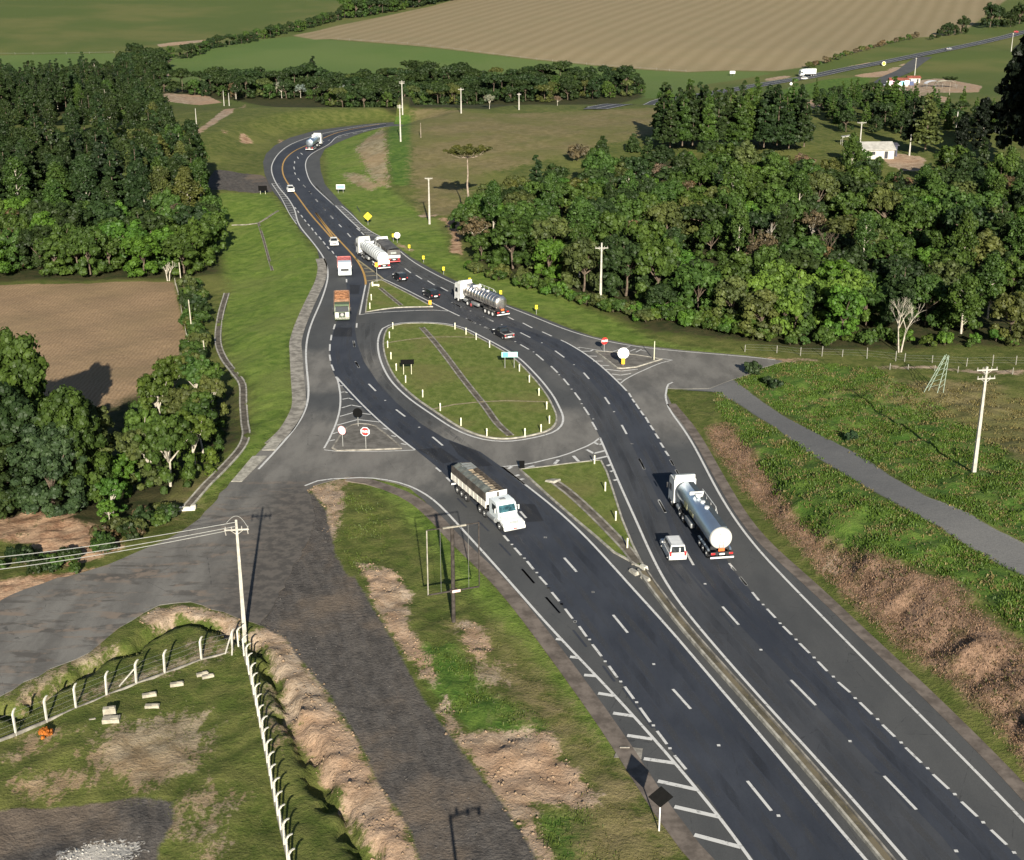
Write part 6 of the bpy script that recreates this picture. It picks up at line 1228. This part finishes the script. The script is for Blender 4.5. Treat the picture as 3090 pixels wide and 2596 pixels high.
utility_pole('a', 1187, 765, 655, 'small pole nearest on the lower dirt path of the left hill', (), 0, r=.11)
utility_pole('b', 500, 830, 742, 'short dark wooden post on the dry hill beside the bright strip', (), 0, mat=WOODP, r=.12)
_, (px_, py_, pz_, ph_) = utility_pole('p', 503, 1313, 1066, 'nearest concrete pole with fuses and wires, at the fence corner', ((.9, 2.1),), .12, extra=True, r=.15)
for k, (t, bx, by, ty) in enumerate((('a', 1100, 1764, 1585), ('d', 1160, 296, 90), ('d', 1150, 440, 340), ('d', 1244, 482, 336))):
    x, y, z0, h = hfrom(N(t, bx, by), N(t, 0, ty)[1]); bm = bmesh.new(); rod(bm, (0, 0, -.3), (-.15, 0, h), .10, .08, 7); o = bm_done('wooden_pole', bm, paint('bleached_wood', (.46, .42, .33), .9, 0, .2, 2)); o.location = (x, y, z0)
    tag(o, ('tallest bleached pole behind the top corner of the brown field', 'long pale pole at the right edge of the brown field', 'short pale pole at the lower right edge of the brown field', 'pale pole among the shrubs beside the brown field')[k], 'pole')
# wires
for k, (dz, off, ex, ey) in enumerate(((.15, 0, -330, 1168), (.55, 0, -330, 1188), (.9, -.8, -330, 1200))):
    A = Vector((px_ + off*.6, py_ - .2, pz_ + ph_ - dz)); B = W0(*N('p', ex, ey), z=8.5 - k*.2); B = Vector((B[0], B[1], 8.5 - k*.2)); bm = bmesh.new(); pr = A
    for j in range(1, 25):
        u = j/24; q = A.lerp(B, u); q.z -= 1.1*math.sin(math.pi*u)*.6; rod(bm, pr, q, .028, seg=5); pr = q
    tag(bm_done('power_line', bm, paint('aluminium_wire', (.50, .50, .47), .4, .4)), ('topmost', 'middle', 'lowest')[k] + ' of the three wires leaving the nearest pole to the left', 'wire')
bm = bmesh.new(); pr = Vector((px_ - .8, py_ - .2, pz_ + ph_ - .2))
for j in range(1, 13):
    u = j/12; q = Vector((px_ - .8 + 1.9*u, py_ - .2, pz_ + ph_ - .2 + .75*math.sin(math.pi*u*.9) - .9*u**3)); rod(bm, pr, q, .022, seg=5); pr = q
tag(bm_done('jumper_wire', bm, paint('aluminium_wire', (.50, .50, .47), .4, .4)), 'looped wire arching over the head of the nearest pole', 'wire')
# off-frame lamp post whose shadow lies on the gravel track
sx_, sy_ = C1('h', 675, 1490); L_ = 8.5/math.tan(R(SUN_EL)); e = empty('street_lamp', sx_ + sd.x/math.cos(R(SUN_EL))*L_, sy_ + sd.y/math.cos(R(SUN_EL))*L_, 0)
part(e, 'pole', CPOLE, ('r', (0, 0, -.3), (0, 0, 8.5), .16, .11, 10)); part(e, 'lamp_arm', CPOLE, ('r', (0, 0, 8.4), (2.3, .3, 8.75), .08, .06, 8), *[('b', (.5 + .8*k, .1, 8.6), (.22, .2, .3)) for k in range(3)])
tag(e, 'lamp post just below the picture casting its shadow on the gravel track', 'lamp post')
# signs
def sign(t, cx, cy, by, shape, size, face, label, name='road_sign', back=False, posts=1, rz=0.0, rim=None, bx=None, size2=None, pm=None, text=None, cat='road sign', extra=None):
    base = N(t, bx if bx is not None else cx, by); x, y, z0, h = hfrom(base, N(t, cx, cy)[1]); z0 = .12 if abs(z0) < .06 else z0; e = empty(name, x, y, z0 - .03, rz); pm = pm or POSTG
    if posts == 1: part(e, 'post', pm, ('r', (0, .06, -.3), (0, .06, h + (size*.3 if not back else size*.42)), .05, .05, 8))
    else:
        for s_ in (-1, 1): part(e, 'post', pm, ('r', (s_*size*.29, .06, -.3), (s_*size*.29, .06, h + (size2 or size)*.35), .05, .05, 8))
    n = dict(round=28, octagon=8, diamond=4).get(shape)
    def plate(nm, s, y0, y1, m):
        bm = bmesh.new()
        if shape == 'rect': box(bm, (0, (y0 + y1)/2, h), (s*size, abs(y1 - y0), (size2 or size)*(1 - (1 - s)*size/(size2 or size))))
        else:
            off = {28: 0, 8: math.pi/8, 4: 0}[n]; A = [bm.verts.new((s*size/2*math.cos(off + 2*math.pi*k/n), y0, h + s*size/2*math.sin(off + 2*math.pi*k/n))) for k in range(n)]; B = [bm.verts.new((v.co.x, y1, v.co.z)) for v in A]
            bm.faces.new(A); bm.faces.new(B[::-1])
            for k in range(n): bm.faces.new([A[k], B[k], B[(k + 1) % n], A[(k + 1) % n]])
        return bm_done(nm, bm, m, e)
    plate('sign_panel', 1, -.0, -.03, SIGNB if back else (rim or face))
    if not back and rim: plate('sign_face', .86, -.031, -.036, face)
    if extra: extra(e, h)
    if text:
        tc = bpy.data.curves.new('lettering', 'FONT'); tc.body = text; tc.size = size*.40; tc.align_x = 'CENTER'; tc.align_y = 'CENTER'; tc.extrude = .003; tc.offset = .012
        tc.materials.append(WHS); to = bpy.data.objects.new('lettering_curve', tc); COL.objects.link(to); bpy.context.view_layer.update(); tm_ = bpy.data.meshes.new_from_object(to.evaluated_get(bpy.context.evaluated_depsgraph_get())); bpy.data.objects.remove(to); to = link('lettering', tm_, e); to.location = (0, -.045, h); to.rotation_euler = (math.pi/2, 0, 0)
    return tag(e, label, cat), e
sign('q', 835, 970, 1245, 'octagon', 1.22, REDS, 'red octagonal stop sign on the west splitter island', rim=WHS, bx=862, rz=-.15, text='PARE', name='stop_sign')
sign('q', 478, 950, 1210, 'round', 1.15, WHS, 'round white sign left of the stop sign on the west splitter island', rim=paint('pale_red_rim', (.75, .35, .35), .5), bx=495, rz=-.5)
sign('q', 740, 670, 890, 'round', 1.25, SIGNB, 'black back of a round sign at the tip of the west splitter island', back=True)
sign('r', 1318, 108, 228, 'octagon', 1.15, REDS, 'red stop sign on the paved east splitter island', rim=REDS, bx=1307, rz=.4, text='PARE', name='stop_sign')
sign('r', 1505, 238, 372, 'round', 1.7, WHS, 'large round white sign above a yellow marker on the east splitter island', rim=WHS, extra=lambda e, h: part(e, 'chevron_marker', ORS, ('b', (0, -.02, h*.38), (.5, .03, .95))))
def gsign(e, h):
    part(e, 'side_panel', GRS, ('b', (-.62, -.045, h), (.78, .02, .66)))
    part(e, 'faded_lettering', WHS, ('b', (.42, -.047, h + .12), (.9, .012, .07)), ('b', (.38, -.047, h - .12), (.7, .012, .07)))
sign('r', 307, 253, 398, 'rect', 2.35, GRSL, 'wide green, glare-tinted direction sign on the right side of the oval island', posts=2, size2=.78, rz=.05, extra=gsign, name='direction_sign')
sign('m', 1290, 1603, 1718, 'rect', 1.95, SIGNB, 'black-backed wide sign on two pale posts on the left side of the oval island', posts=2, size2=.72, back=True, name='direction_sign', rz=.1, pm=CREAM)
sign('m', 685, 16, 70, 'rect', 2.2, BLS, 'light blue rectangular sign on the grass right of the northern bend', posts=2, size2=1.15, rim=WHS, name='information_sign')
def arrow(e, h): part(e, 'arrow_mark', BLACK, ('r', (-.15, -.045, h - .35), (-.05, -.045, h + .25), .045, .045, 6), ('r', (-.05, -.045, h + .25), (.18, -.045, h + .05), .04, .04, 6))
sign('m', 932, 283, 358, 'diamond', 1.95, YEL, 'yellow diamond warning sign right of the northern hatching', extra=arrow, name='warning_sign')
sign('m', 1197, 455, 522, 'round', 1.3, WHS, 'round white sign beside the grey covered truck', rim=WHS)
sign('a', 1587, 1140, 1172, 'rect', 2.2, SIGNB, 'black-backed sign on two posts by the dark side track on the left', posts=2, size2=1.3, back=True, name='direction_sign', pm=CREAM)
sign('h', 1938, 1388, 1592, 'diamond', 1.75, SIGNB, 'black back of a diamond sign at the near verge of the left carriageway', back=True, name='warning_sign', pm=WHS)
sign('e', 1110, 1088, 1118, 'rect', .62, SIGNB, 'small black marker board at the left tip of the south island', back=True, size2=.95, name='marker_board')
sign('c', 340, 437, 460, 'rect', 2.8, WHS, 'white board at the lower edge of the stubble field', posts=2, size2=1.4, name='notice_board')
sign('c', 1253, 384, 400, 'round', 2.2, YEL, 'small round yellow sign beside the distant highway', rim=WHS)
sign('c', 694, 506, 516, 'round', 1.3, WHS, 'tiny round white sign below the distant box truck', rim=WHS)
sign('m', 1002, 722, 882, 'rect', .55, ORS, 'orange marker panel on a grey post at the tip of the north island', size2=.8, name='marker_board', bx=1013)
def chev(e, h): part(e, 'chevron_mark', BLACK, ('b', (.03, -.04, h + .1), (.3, .015, .1), ('Y', .7)), ('b', (.03, -.04, h - .1), (.3, .015, .1), ('Y', -.7)))
for k, (t, cx, cy, by) in enumerate((('m', 1160, 456, 510), ('m', 1305, 556, 588), ('m', 1434, 656, 698), ('m', 1616, 757, 805), ('m', 1853, 858, 900), ('e', 982, 48, 78), ('e', 1197, 137, 178))):
    sign(t, cx, cy, by, 'rect', .44, YEL, ('first', 'second', 'third', 'fourth', 'fifth', 'sixth', 'last')[k] + ' yellow chevron marker from the far end of the right verge', size2=.70, name='chevron_marker', extra=chev, cat='chevron marker')
sign('m', 1494, 1064, 1100, 'rect', .5, ORS, 'orange marker at the right corner of the north island', size2=.75, name='marker_board')
x, y, z0, h = hfrom(N('r', 1832, 310), N('r', 0, 112)[1]); bm = bmesh.new(); rod(bm, (0, 0, 0), (0, 0, h), .07, .06, 8); o = bm_done('marker_pole', bm, CREAM); o.location = (x, y, .1); tag(o, 'thin pale pole at the right tip of the east splitter island', 'pole')
# marker posts
ORD = ['first', 'second', 'third', 'fourth', 'fifth', 'sixth', 'seventh', 'eighth', 'ninth', 'tenth', 'eleventh', 'twelfth']
pbm = bmesh.new(); prism(pbm, [(-.05, -.2), (.05, -.2), (.05, 1.02), (0, 1.10), (-.05, 1.0)], -.075, .075); bmesh.ops.recalc_face_normals(pbm, faces=pbm.faces); pme = bpy.data.meshes.new('marker_post'); pbm.to_mesh(pme); pbm.free(); pme.materials.append(CREAM)
rbm = bmesh.new(); box(rbm, (0, -.056, .86), (.13, .012, .14)); rme = bpy.data.meshes.new('reflector'); rbm.to_mesh(rme); rbm.free(); rme.materials.append(WHS)
def mpost(t, x, y, label, group, by=None):
    x_, y_ = W0(*N(t, x, y), z=.13); e = link('marker_post', pme); e.location = (x_, y_, .13); e.rotation_euler = (0, 0, random.uniform(-.3, .3)); tag(e, label, 'marker post', group); link('reflector', rme, e)
for k, (x, y) in enumerate(((331, 266), (311, 322), (300, 379), (320, 448), (352, 517), (409, 590), (512, 678), (617, 760), (742, 850), (898, 915))): mpost('e', x, y, ORD[k] + ' cream marker post from the top on the left rim of the oval island', 'marker posts round the oval island')
for k, (x, y) in enumerate(((706, 268), (773, 299), (834, 331), (915, 379), (1095, 522), (1155, 588), (1213, 668), (1260, 751), (1276, 837), (1225, 890), (1128, 914))): mpost('e', x, y, ORD[k] + ' cream marker post from the top on the right rim of the oval island', 'marker posts round the oval island')
for k, (x, y) in enumerate(((1548, 1080), (1613, 1244), (1676, 1422), (1746, 1587))): mpost('e', x, y, ORD[k] + ' cream marker post from the top on the south triangular island', 'marker posts on the south island')
for k, (x, y) in enumerate(((201, 92), (193, 145))): mpost('e', x, y, ('upper', 'lower')[k] + ' cream marker post at the left edge of the north island', 'marker posts on the north island')
# billboard frame
x, y, z0, h = hfrom((1369, 1875), 1586); e = empty('billboard_frame', x, y, z0, .36); pale = paint('sunlit_frame_steel', (.30, .28, .23), .6, 0, .25, 1.5)  # sunlit tone painted on the left rail and part of the top rail
part(e, 'post', DARKW, ('r', (0, 0, -.4), (0, 0, h), .19, .17, 14), smooth=True); zb = h - 6.4; zt = h - .05; fw = 2.45
part(e, 'side_rail', pale, ('b', (-fw, -.2, (zb + zt)/2), (.09, .08, zt - zb))); part(e, 'side_rail', DARKW, ('b', (fw, -.2, (zb + zt)/2 + .1), (.09, .08, zt - zb)))
part(e, 'top_rail', pale, ('b', (.15, -.2, zt), (2.2, .16, .13))); part(e, 'top_rail', DARKW, ('b', (0, -.1, zt - .02), (4.9, .08, .08))); part(e, 'bottom_rail', DARKW, ('b', (0, -.2, zb), (4.9, .1, .12)))
part(e, 'bracket', DARKW, ('b', (0, -.1, zb), (.7, .3, .3))); part(e, 'clamp_plate', paint('pinkish_white_plate', (.80, .55, .50), .6), ('b', (.22, -.26, zb - .05), (.8, .1, .26)), bev=.04)
for q in (-1.2, 1.45): part(e, 'guy_wire', POSTG, ('r', (q, -.2, zb), (q, -.2, zt), .012, .012, 4))
tag(e, 'empty rectangular billboard frame on a dark post beside the left carriageway', 'billboard frame')
# fences
def cpost_mesh(h=2.15, bend=.38):
    bm = bmesh.new(); s = .07; P = [(-.3, 0), (h*.84, 0), (h*.95, .16), (h, bend)]
    rings = [[bm.verts.new((dx, y + dy, z)) for dx, dy in ((-s, -s), (s, -s), (s, s), (-s, s))] for z, y in P]
    for A, B in zip(rings[:-1], rings[1:]):
        for k in range(4): bm.faces.new([A[k], A[(k + 1) % 4], B[(k + 1) % 4], B[k]])
    bm.faces.new(rings[0][::-1]); bm.faces.new(rings[-1]); bmesh.ops.recalc_face_normals(bm, faces=bm.faces); me = bpy.data.meshes.new('post'); bm.to_mesh(me); bm.free(); me.materials.append(paint('white_fence_concrete', (.52, .50, .43), .85, 0, .15, 2)); return me
CP = cpost_mesh()
def fence(name, pts, label, mesh, rzs, wires=(.5, 1.0, 1.5, 1.95), h=2.1, kerb=True, scale=None, wr=.006, wm=None):
    e = empty(name, 0, 0, 0)
    for k, (x, y) in enumerate(pts):
        o = link('post', mesh, e); o.location = (x, y, H1(x, y)); o.rotation_euler = (random.uniform(-.03, .03), random.uniform(-.03, .03), rzs + random.uniform(-.1, .1))
        if scale: o.scale = (1, 1, random.uniform(*scale))
    bm = bmesh.new()
    for z in wires:
        for (x0, y0), (x1, y1) in zip(pts[:-1], pts[1:]): rod(bm, (x0, y0, H1(x0, y0) + z), (x1, y1, H1(x1, y1) + z), wr, seg=4)
    o = bm_done('wire', bm, wm or POSTG, e)
    if kerb:
        f = wall_ribbon('base_kerb', pts, .14, -.2, .16, CONC2, e)
    return tag(e, label, 'fence'), e
FA = PC('g', -90, 1080, 97, 1005, 283, 927, 460, 852, 645, 775, 823, 702, 995, 640, 1217, 558, 1405, 510)
_, fe = fence('concrete_post_fence', FA, 'white bent-top concrete post fence running along the lawn beside the side road', CP, -.35)
x, y = FA[5]; part(fe, 'brace', CPOLE, ('r', (x, y, 1.5), (x - 1.35, y - .35, 0), .07, .07, 6)); x, y = FA[8]; part(fe, 'brace', CPOLE, ('r', (x, y, 1.9), (x - .6, y - .5, 0), .07, .07, 6)); part(fe, 'brace', CPOLE, ('r', (x + .1, y, 1.9), (x + .1, y - .9, 0), .07, .07, 6))
FB = smoothpath(PC('g', 1440, 490, 1475, 540, 1530, 760, 1600, 1110, 1660, 1420, 1735, 1764, 1790, 2050), .05); d_ = np.concatenate([[0], np.cumsum(np.linalg.norm(np.diff(FB, axis=0), axis=1))]); FBp = [tuple(FB[np.searchsorted(d_, q)]) for q in np.arange(0, d_[-1] - .1, 1.7)]
fence('concrete_post_fence', FBp, 'dense line of white bent-top concrete posts running down to the bottom edge', CP, -1.3, wires=(.3, .6, .9, 1.2, 1.5, 1.8, 2.0))
wbm = bmesh.new(); rod(wbm, (0, 0, -.3), (0, 0, 1.35), .07, .06, 7); wme = bpy.data.meshes.new('post'); wbm.to_mesh(wme); wbm.free(); wme.materials.append(paint('grey_white_post', (.27, .26, .22), .9, 0, .25, 2))
fence('wire_fence', PC('f', 415, 405, 608, 412, 750, 430, 880, 432, 1003, 436, 1152, 442, 1325, 462, 1378, 470, 1545, 476, 1753, 488, 1910, 484, 2050, 486, 2200, 490), 'wire fence on grey posts along the foot of the right wood', wme, 0, (.4, .8, 1.2), kerb=False, scale=(.8, 1.35))
fence('wire_fence', PC('f', 1290, 512, 1400, 515, 1560, 520, 1700, 530, 1860, 540, 2030, 540, 2200, 548), 'second low wire fence just below the dirt strip on the right', wme, 0, (.4, .8), kerb=False, scale=(.6, .8), wm=DARKW)
fence('wire_fence', PC('d', 1058, 0, 1085, 100, 1105, 220, 1130, 340, 1150, 440), 'pale fence along the right edge of the brown field', wme, 0, (.3, .6, .9, 1.2), kerb=False, wr=.035, wm=paint('bleached_wood', (.46, .42, .33), .9))
FM = smoothpath(PC('b', 0, 242, 350, 262, 700, 300, 1100, 352, 1500, 392, 2000, 430, 2100, 436), 9); fence('wire_fence', [tuple(q) for q in FM], 'distant fence between the green meadow and the stubble field', wme, 0, (.8,), kerb=False, wr=.03)
FN2 = smoothpath(PC('a', -20, 330, 200, 330, 400, 328, 690, 322), 10); fence('wire_fence', [tuple(q) for q in FN2], 'distant fence below the upper left pasture', wme, 0, (.8,), kerb=False, wr=.03)
# lattice tower lying tilted in the right field
x, y = C1('f', 1560, 655); z = H1(x, y); e = empty('lattice_frame', x, y, z); T = Vector((1.6, 1.2, 5.2)); legs = [Vector((-1.7, -.3, 0)), Vector((-.8, .5, 0)), Vector((.3, -.2, 0)), Vector((1.3, .3, 0))]; tops = [T + Vector((-.35, 0, 0)), T + Vector((-.1, .1, .1)), T + Vector((.1, 0, 0)), T + Vector((.25, .1, -.1))]; pg = paint('pale_green_steel', (.26, .33, .26), .6)
for a, b_ in zip(legs, tops): part(e, 'leg', pg, ('r', a, b_, .05, .04, 6))
for k in range(1, 7):
    u = k/7; part(e, 'strut', pg, *[('r', legs[j].lerp(tops[j], u), legs[j + 1].lerp(tops[j + 1], min(1, u + .1)), .025, .025, 5) for j in range(3)])
tag(e, 'pale green lattice frame leaning in the field left of the tall white pole', 'lattice frame')
# buildings
def house(t, px, py, w_, d, h, rise, label, wallm, roofm, rz=0.0, name='house', wins=2, cat='house', dz=0):
    x, y = C1(t, px, py); e = empty(name, x, y, H1(x, y) + dz, rz)
    part(e, 'wall', wallm, ('p', [(-d/2, -.5), (d/2, -.5), (d/2, h), (0, h + rise), (-d/2, h)], -w_/2, w_/2))
    for s_ in (-1, 1):
        part(e, 'roof', roofm, ('h', [(-w_/2 - .4, s_*(d/2 + .5), h - rise/d), (w_/2 + .4, s_*(d/2 + .5), h - rise/d), (w_/2 + .4, 0, h + rise + .02), (-w_/2 - .4, 0, h + rise + .02)], [(-w_/2 - .4, s_*(d/2 + .5), h - rise/d + .15), (w_/2 + .4, s_*(d/2 + .5), h - rise/d + .15), (w_/2 + .4, 0, h + rise + .18), (-w_/2 - .4, 0, h + rise + .18)]))
    part(e, 'door', DKDOOR, ('b', (w_*.28, -d/2 - .02, 1.0), (.95, .06, 2.0)))
    for k in range(wins): part(e, 'window', DKDOOR, ('b', (-w_*.38 + k*w_*.3, -d/2 - .02, 1.5), (1.1, .06, .9)))
    return tag(e, label, cat)
house('p', 1788, 322, 10.2, 7.0, 2.6, 1.5, 'white house with pale grey roof behind the right wood', WALLW, paint('pale_fibre_roof', (.38, .365, .33), .8, 0, .15, .8), .06)
house('p', 1822, 318, 3.5, 4.5, 3.0, .3, 'dark bluish shed beside the white house', paint('dark_blue_boards', (.06, .065, .10), .8), paint('dark_shed_roof', (.07, .07, .09), .7), 0, 'shed', 0, 'shed')
x, y = C1('s', 330, 1080); e = empty('carport', x, y); part(e, 'roof', WALLW, ('b', (0, 0, 2.6), (4.2, 2.6, .12), ('Y', -.12))); [part(e, 'post', CPOLE, ('r', (a, b_, -.3), (a, b_, 2.5), .06, .06, 6)) for a in (-1.9, 1.9) for b_ in (-1, 1)]; tag(e, 'small open carport roof left of the white house', 'carport')
house('c', 1340, 520, 9, 5, 3.0, .9, 'low white building with reddish roof and painted boards by the distant side road', WALLW, ROOFR, -.1, 'roadside_shop', 3, 'shop')
house('c', 1430, 500, 6, 4, 2.6, .7, 'white walled shop with dark red roof right of the painted boards', WALLW, ROOFR, 0, 'roadside_shop', 1, 'shop')
x, y = C1('c', 1355, 545); e = empty('painted_board', x, y, None, -.05)
for k, m_ in enumerate((WHS, paint('pink_paint', (.62, .35, .42), .6), WHS, BLS, WHS, paint('navy_paint', (.05, .07, .16), .6))): part(e, 'panel', m_, ('b', (-6 + 2.2*k, 0, 3.4 + .25*math.sin(k*2)), (2.1, .15, 2.0)))
[part(e, 'post', POSTG, ('r', (-6 + 2.75*k, .1, -.3), (-6 + 2.75*k, .1, 3), .08, .08, 6)) for k in range(5)]; tag(e, 'row of white, pink and blue painted boards at the distant dirt yard', 'painted boards')
def tent(t, px, py, w_, d, h, label, m_):
    x, y = C1(t, px, py); e = empty('awning', x, y, None, random.uniform(-.2, .2)); bm = bmesh.new(); pr = None
    for k in range(9):
        a = math.pi*k/8; cur = [bm.verts.new((-w_/2*math.cos(a), yy, h*(.55 + .45*math.sin(a)))) for yy in (-d/2, 0, d/2)]
        if pr: [bm.faces.new([pr[j], pr[j + 1], cur[j + 1], cur[j]]) for j in (0, 1)]
        pr = cur
    bm_done('canopy', bm, m_, e, True); [part(e, 'post', POSTG, ('r', (a*w_/2, b_*d/2, -.3), (a*w_/2, b_*d/2, h*.56), .06, .06, 6)) for a in (-1, 1) for b_ in (-1, 1)]; tag(e, label, 'awning')
tent('c', 1550, 528, 8, 4, 3.2, 'left white awning at the distant dirt yard', WHS); tent('c', 1625, 530, 10, 5, 3.4, 'right cream awning at the distant dirt yard', paint('cream_canvas', (.66, .60, .42), .8)); tent('c', 1258, 548, 5, 3.5, 2.8, 'small white awning at the left end of the distant dirt yard', WHS)
house('a', 50, 545, 12, 8, 5.5, 2.8, 'red-roofed house behind the left plantation at the picture edge', WALLW, ROOFR, .3); house('a', 486, 535, 9, 7, 5.8, 2.4, 'red-roofed house glimpsed behind the middle of the left plantation', WALLW, ROOFR, -.2)
house('a', 590, 715, 2.8, 2, 1.2, .4, 'left one of two small white sheds in the gap of the left plantation', WHS, WHS, 0, 'shed', 0, 'shed'); house('a', 645, 722, 3.4, 2, 1.2, .4, 'right one of two small white sheds in the gap of the left plantation', WHS, WHS, .1, 'shed', 0, 'shed')
# loose pieces on the lawn
for k, (x, y, w_, d, hh, rz) in enumerate(((540, 925, 1.15, .35, .12, .35), (674, 935, 1.35, .75, .5, .1), (920, 848, 1.15, .45, .35, .05), (902, 775, 1.15, .4, .28, .3), (1068, 710, 1.1, .4, .28, .25), (1222, 648, 1.0, .35, .25, .45), (1256, 662, 1.0, .35, .25, .4), (665, 898, 1.0, .5, .85, .2))):
    gx, gy = C1('g', x, y); bm = bmesh.new(); box(bm, (0, 0, hh/2 - .03), (w_, d, hh)); box(bm, (w_*.2, 0, hh + .0), (w_*.45, d*.6, .08)); o = bm_done('concrete_block', bm, paint('pale_block_concrete', (.36, .33, .26), .9, 0, .2, 2), bev=.03); o.location = (gx, gy, H1(gx, gy) + .02); o.rotation_euler = (0, 0, rz)
    tag(o, ('thin flat concrete slab left of the big block on the lawn', 'big pale concrete block in the middle of the lawn', 'pale block casting a dark shadow, right of the big block', 'pale block nearest the bent-top fence, above the shadowed one', 'single pale block between the paired blocks and the others', 'left one of the paired blocks near the fence corner', 'right one of the paired blocks near the fence corner', 'smaller block standing behind the big block on the lawn')[k], 'block')
gx, gy = C1('g', 270, 1025); tree('shrub', gx, gy, .9, 'small orange flowering bush on the lawn', None, (.50, .17, .03, 1), name='flowering_shrub')
gx, gy = C1('d', 1113, 1362); bm = bmesh.new(); box(bm, (0, 0, .2), (2.4, .45, .5)); box(bm, (.95, .25, .3), (.6, .5, .45)); o = bm_done('culvert_headwall', bm, paint('headwall_white', (.60, .57, .48), .9), bev=.07); o.location = (gx, gy, H1(gx, gy)); o.rotation_euler = (0, 0, .05); tag(o, 'white culvert headwall at the lower end of the winding drain', 'headwall')
gx, gy = W0(*N('h', 1755, 1120)); bm = bmesh.new(); hexa(bm, [(-1.6, -.8, 0), (1.2, -1.0, 0), (1.5, .8, 0), (-.9, 1.3, 0)], [(-1.6, -.8, .02), (1.2, -1.0, .02), (1.5, .8, .02), (-.9, 1.3, .02)]); box(bm, (-.35, .9, .06), (1.0, .12, .1)); o = bm_done('drain_inlet', bm, CONC2); o.scale = (.75, .75, 1); o.location = (gx, gy, .03); tag(o, 'concrete drain inlet at the verge above the black diamond sign', 'drain inlet')
gx, gy = W0(*N('m', 1000, 918)); bm = bmesh.new(); box(bm, (-.55, 0, .35), (.3, .35, 1.0)); box(bm, (.0, 0, .25), (.9, .3, .3)); box(bm, (.55, 0, .15), (.3, .35, .5)); o = bm_done('concrete_marker', bm, CREAM, bev=.03); o.location = (gx, gy, .12); tag(o, 'pale concrete drain headwall at the top of the north island', 'headwall')
gx, gy = W0(*N('n', 1110, 470)); bm = bmesh.new(); hexa(bm, [(-1.0, 0, 0), (0, -.7, 0), (.9, .4, 0), (-.2, .6, 0)], [(-.9, 0, .22), (0, -.6, .30), (.8, .35, .22), (-.2, .5, .18)]); o = bm_done('concrete_marker', bm, CONC, bev=.03); o.location = (gx, gy, .12); tag(o, 'pale concrete headwall at the upper end of the south island drain', 'headwall')
# stones and clods
def stones(name, polys, dens, r0, r1, col, label, extra_n=None):
    Pn = []
    for pl in polys:
        P = np.array(pl); lo, hi = P.min(0), P.max(0); n = int(min((hi[0] - lo[0])*(hi[1] - lo[1])*dens, 60000)); X = rng.uniform(lo[0], hi[0], n); Y = rng.uniform(lo[1], hi[1], n); k = pdist(X, Y, pl) > -.3
        dep = Y*cp + CAMH*sp_; k &= np.abs(X) < dep*.39 + 3; Pn.append(np.stack([X[k], Y[k]], 1))
    P = np.concatenate(Pn); n = len(P); base = np.array([(1, 0, 0), (-1, 0, 0), (0, 1, 0), (0, -1, 0), (0, 0, .8), (0, 0, -.6)], float); Fb = np.array([(0, 2, 4), (2, 1, 4), (1, 3, 4), (3, 0, 4), (2, 0, 5), (1, 2, 5), (3, 1, 5), (0, 3, 5)])
    r = (r0*(r1/r0)**(rng.uniform(0, 1, n)**2.2)); Z = ground_z(P[:, 0], P[:, 1]) + r*.15
    a = rng.uniform(0, 6.28, n); B = base[None]*rng.uniform(.6, 1.3, (n, 6, 1)); X = B[:, :, 0]*np.cos(a)[:, None] - B[:, :, 1]*np.sin(a)[:, None]; Y = B[:, :, 0]*np.sin(a)[:, None] + B[:, :, 1]*np.cos(a)[:, None]
    V = np.stack([X*r[:, None] + P[:, 0:1], Y*r[:, None]*.8 + P[:, 1:2], B[:, :, 2]*r[:, None] + Z[:, None]], 2).reshape(-1, 3); F = (Fb[None] + 6*np.arange(n)[:, None, None]).reshape(-1, 3)
    me = mesh_np(name, V, F, paint(name + '_surface', col, .95, 0, .35, 3)); cnt[name] = n; return tag(link(name, me), label, None, kind='stuff')
stones('clods', SOIL['dirt'][:7], 5.0, .03, .20, (.25, .18, .12), 'loose clods and stones on the bare earth')
stones('gravel_stones', [SOIL['gravel'][0]], 2.2, .025, .10, (.10, .092, .085), 'loose dark stones on the gravel track')
stones('rubble', [PC('g', 350, 1745, 450, 1700, 600, 1665, 830, 1650, 840, 1700, 820, 1764, 780, 1830, 420, 1830)], 26, .02, .11, (.42, .40, .36), 'white rubble spread at the bottom left')
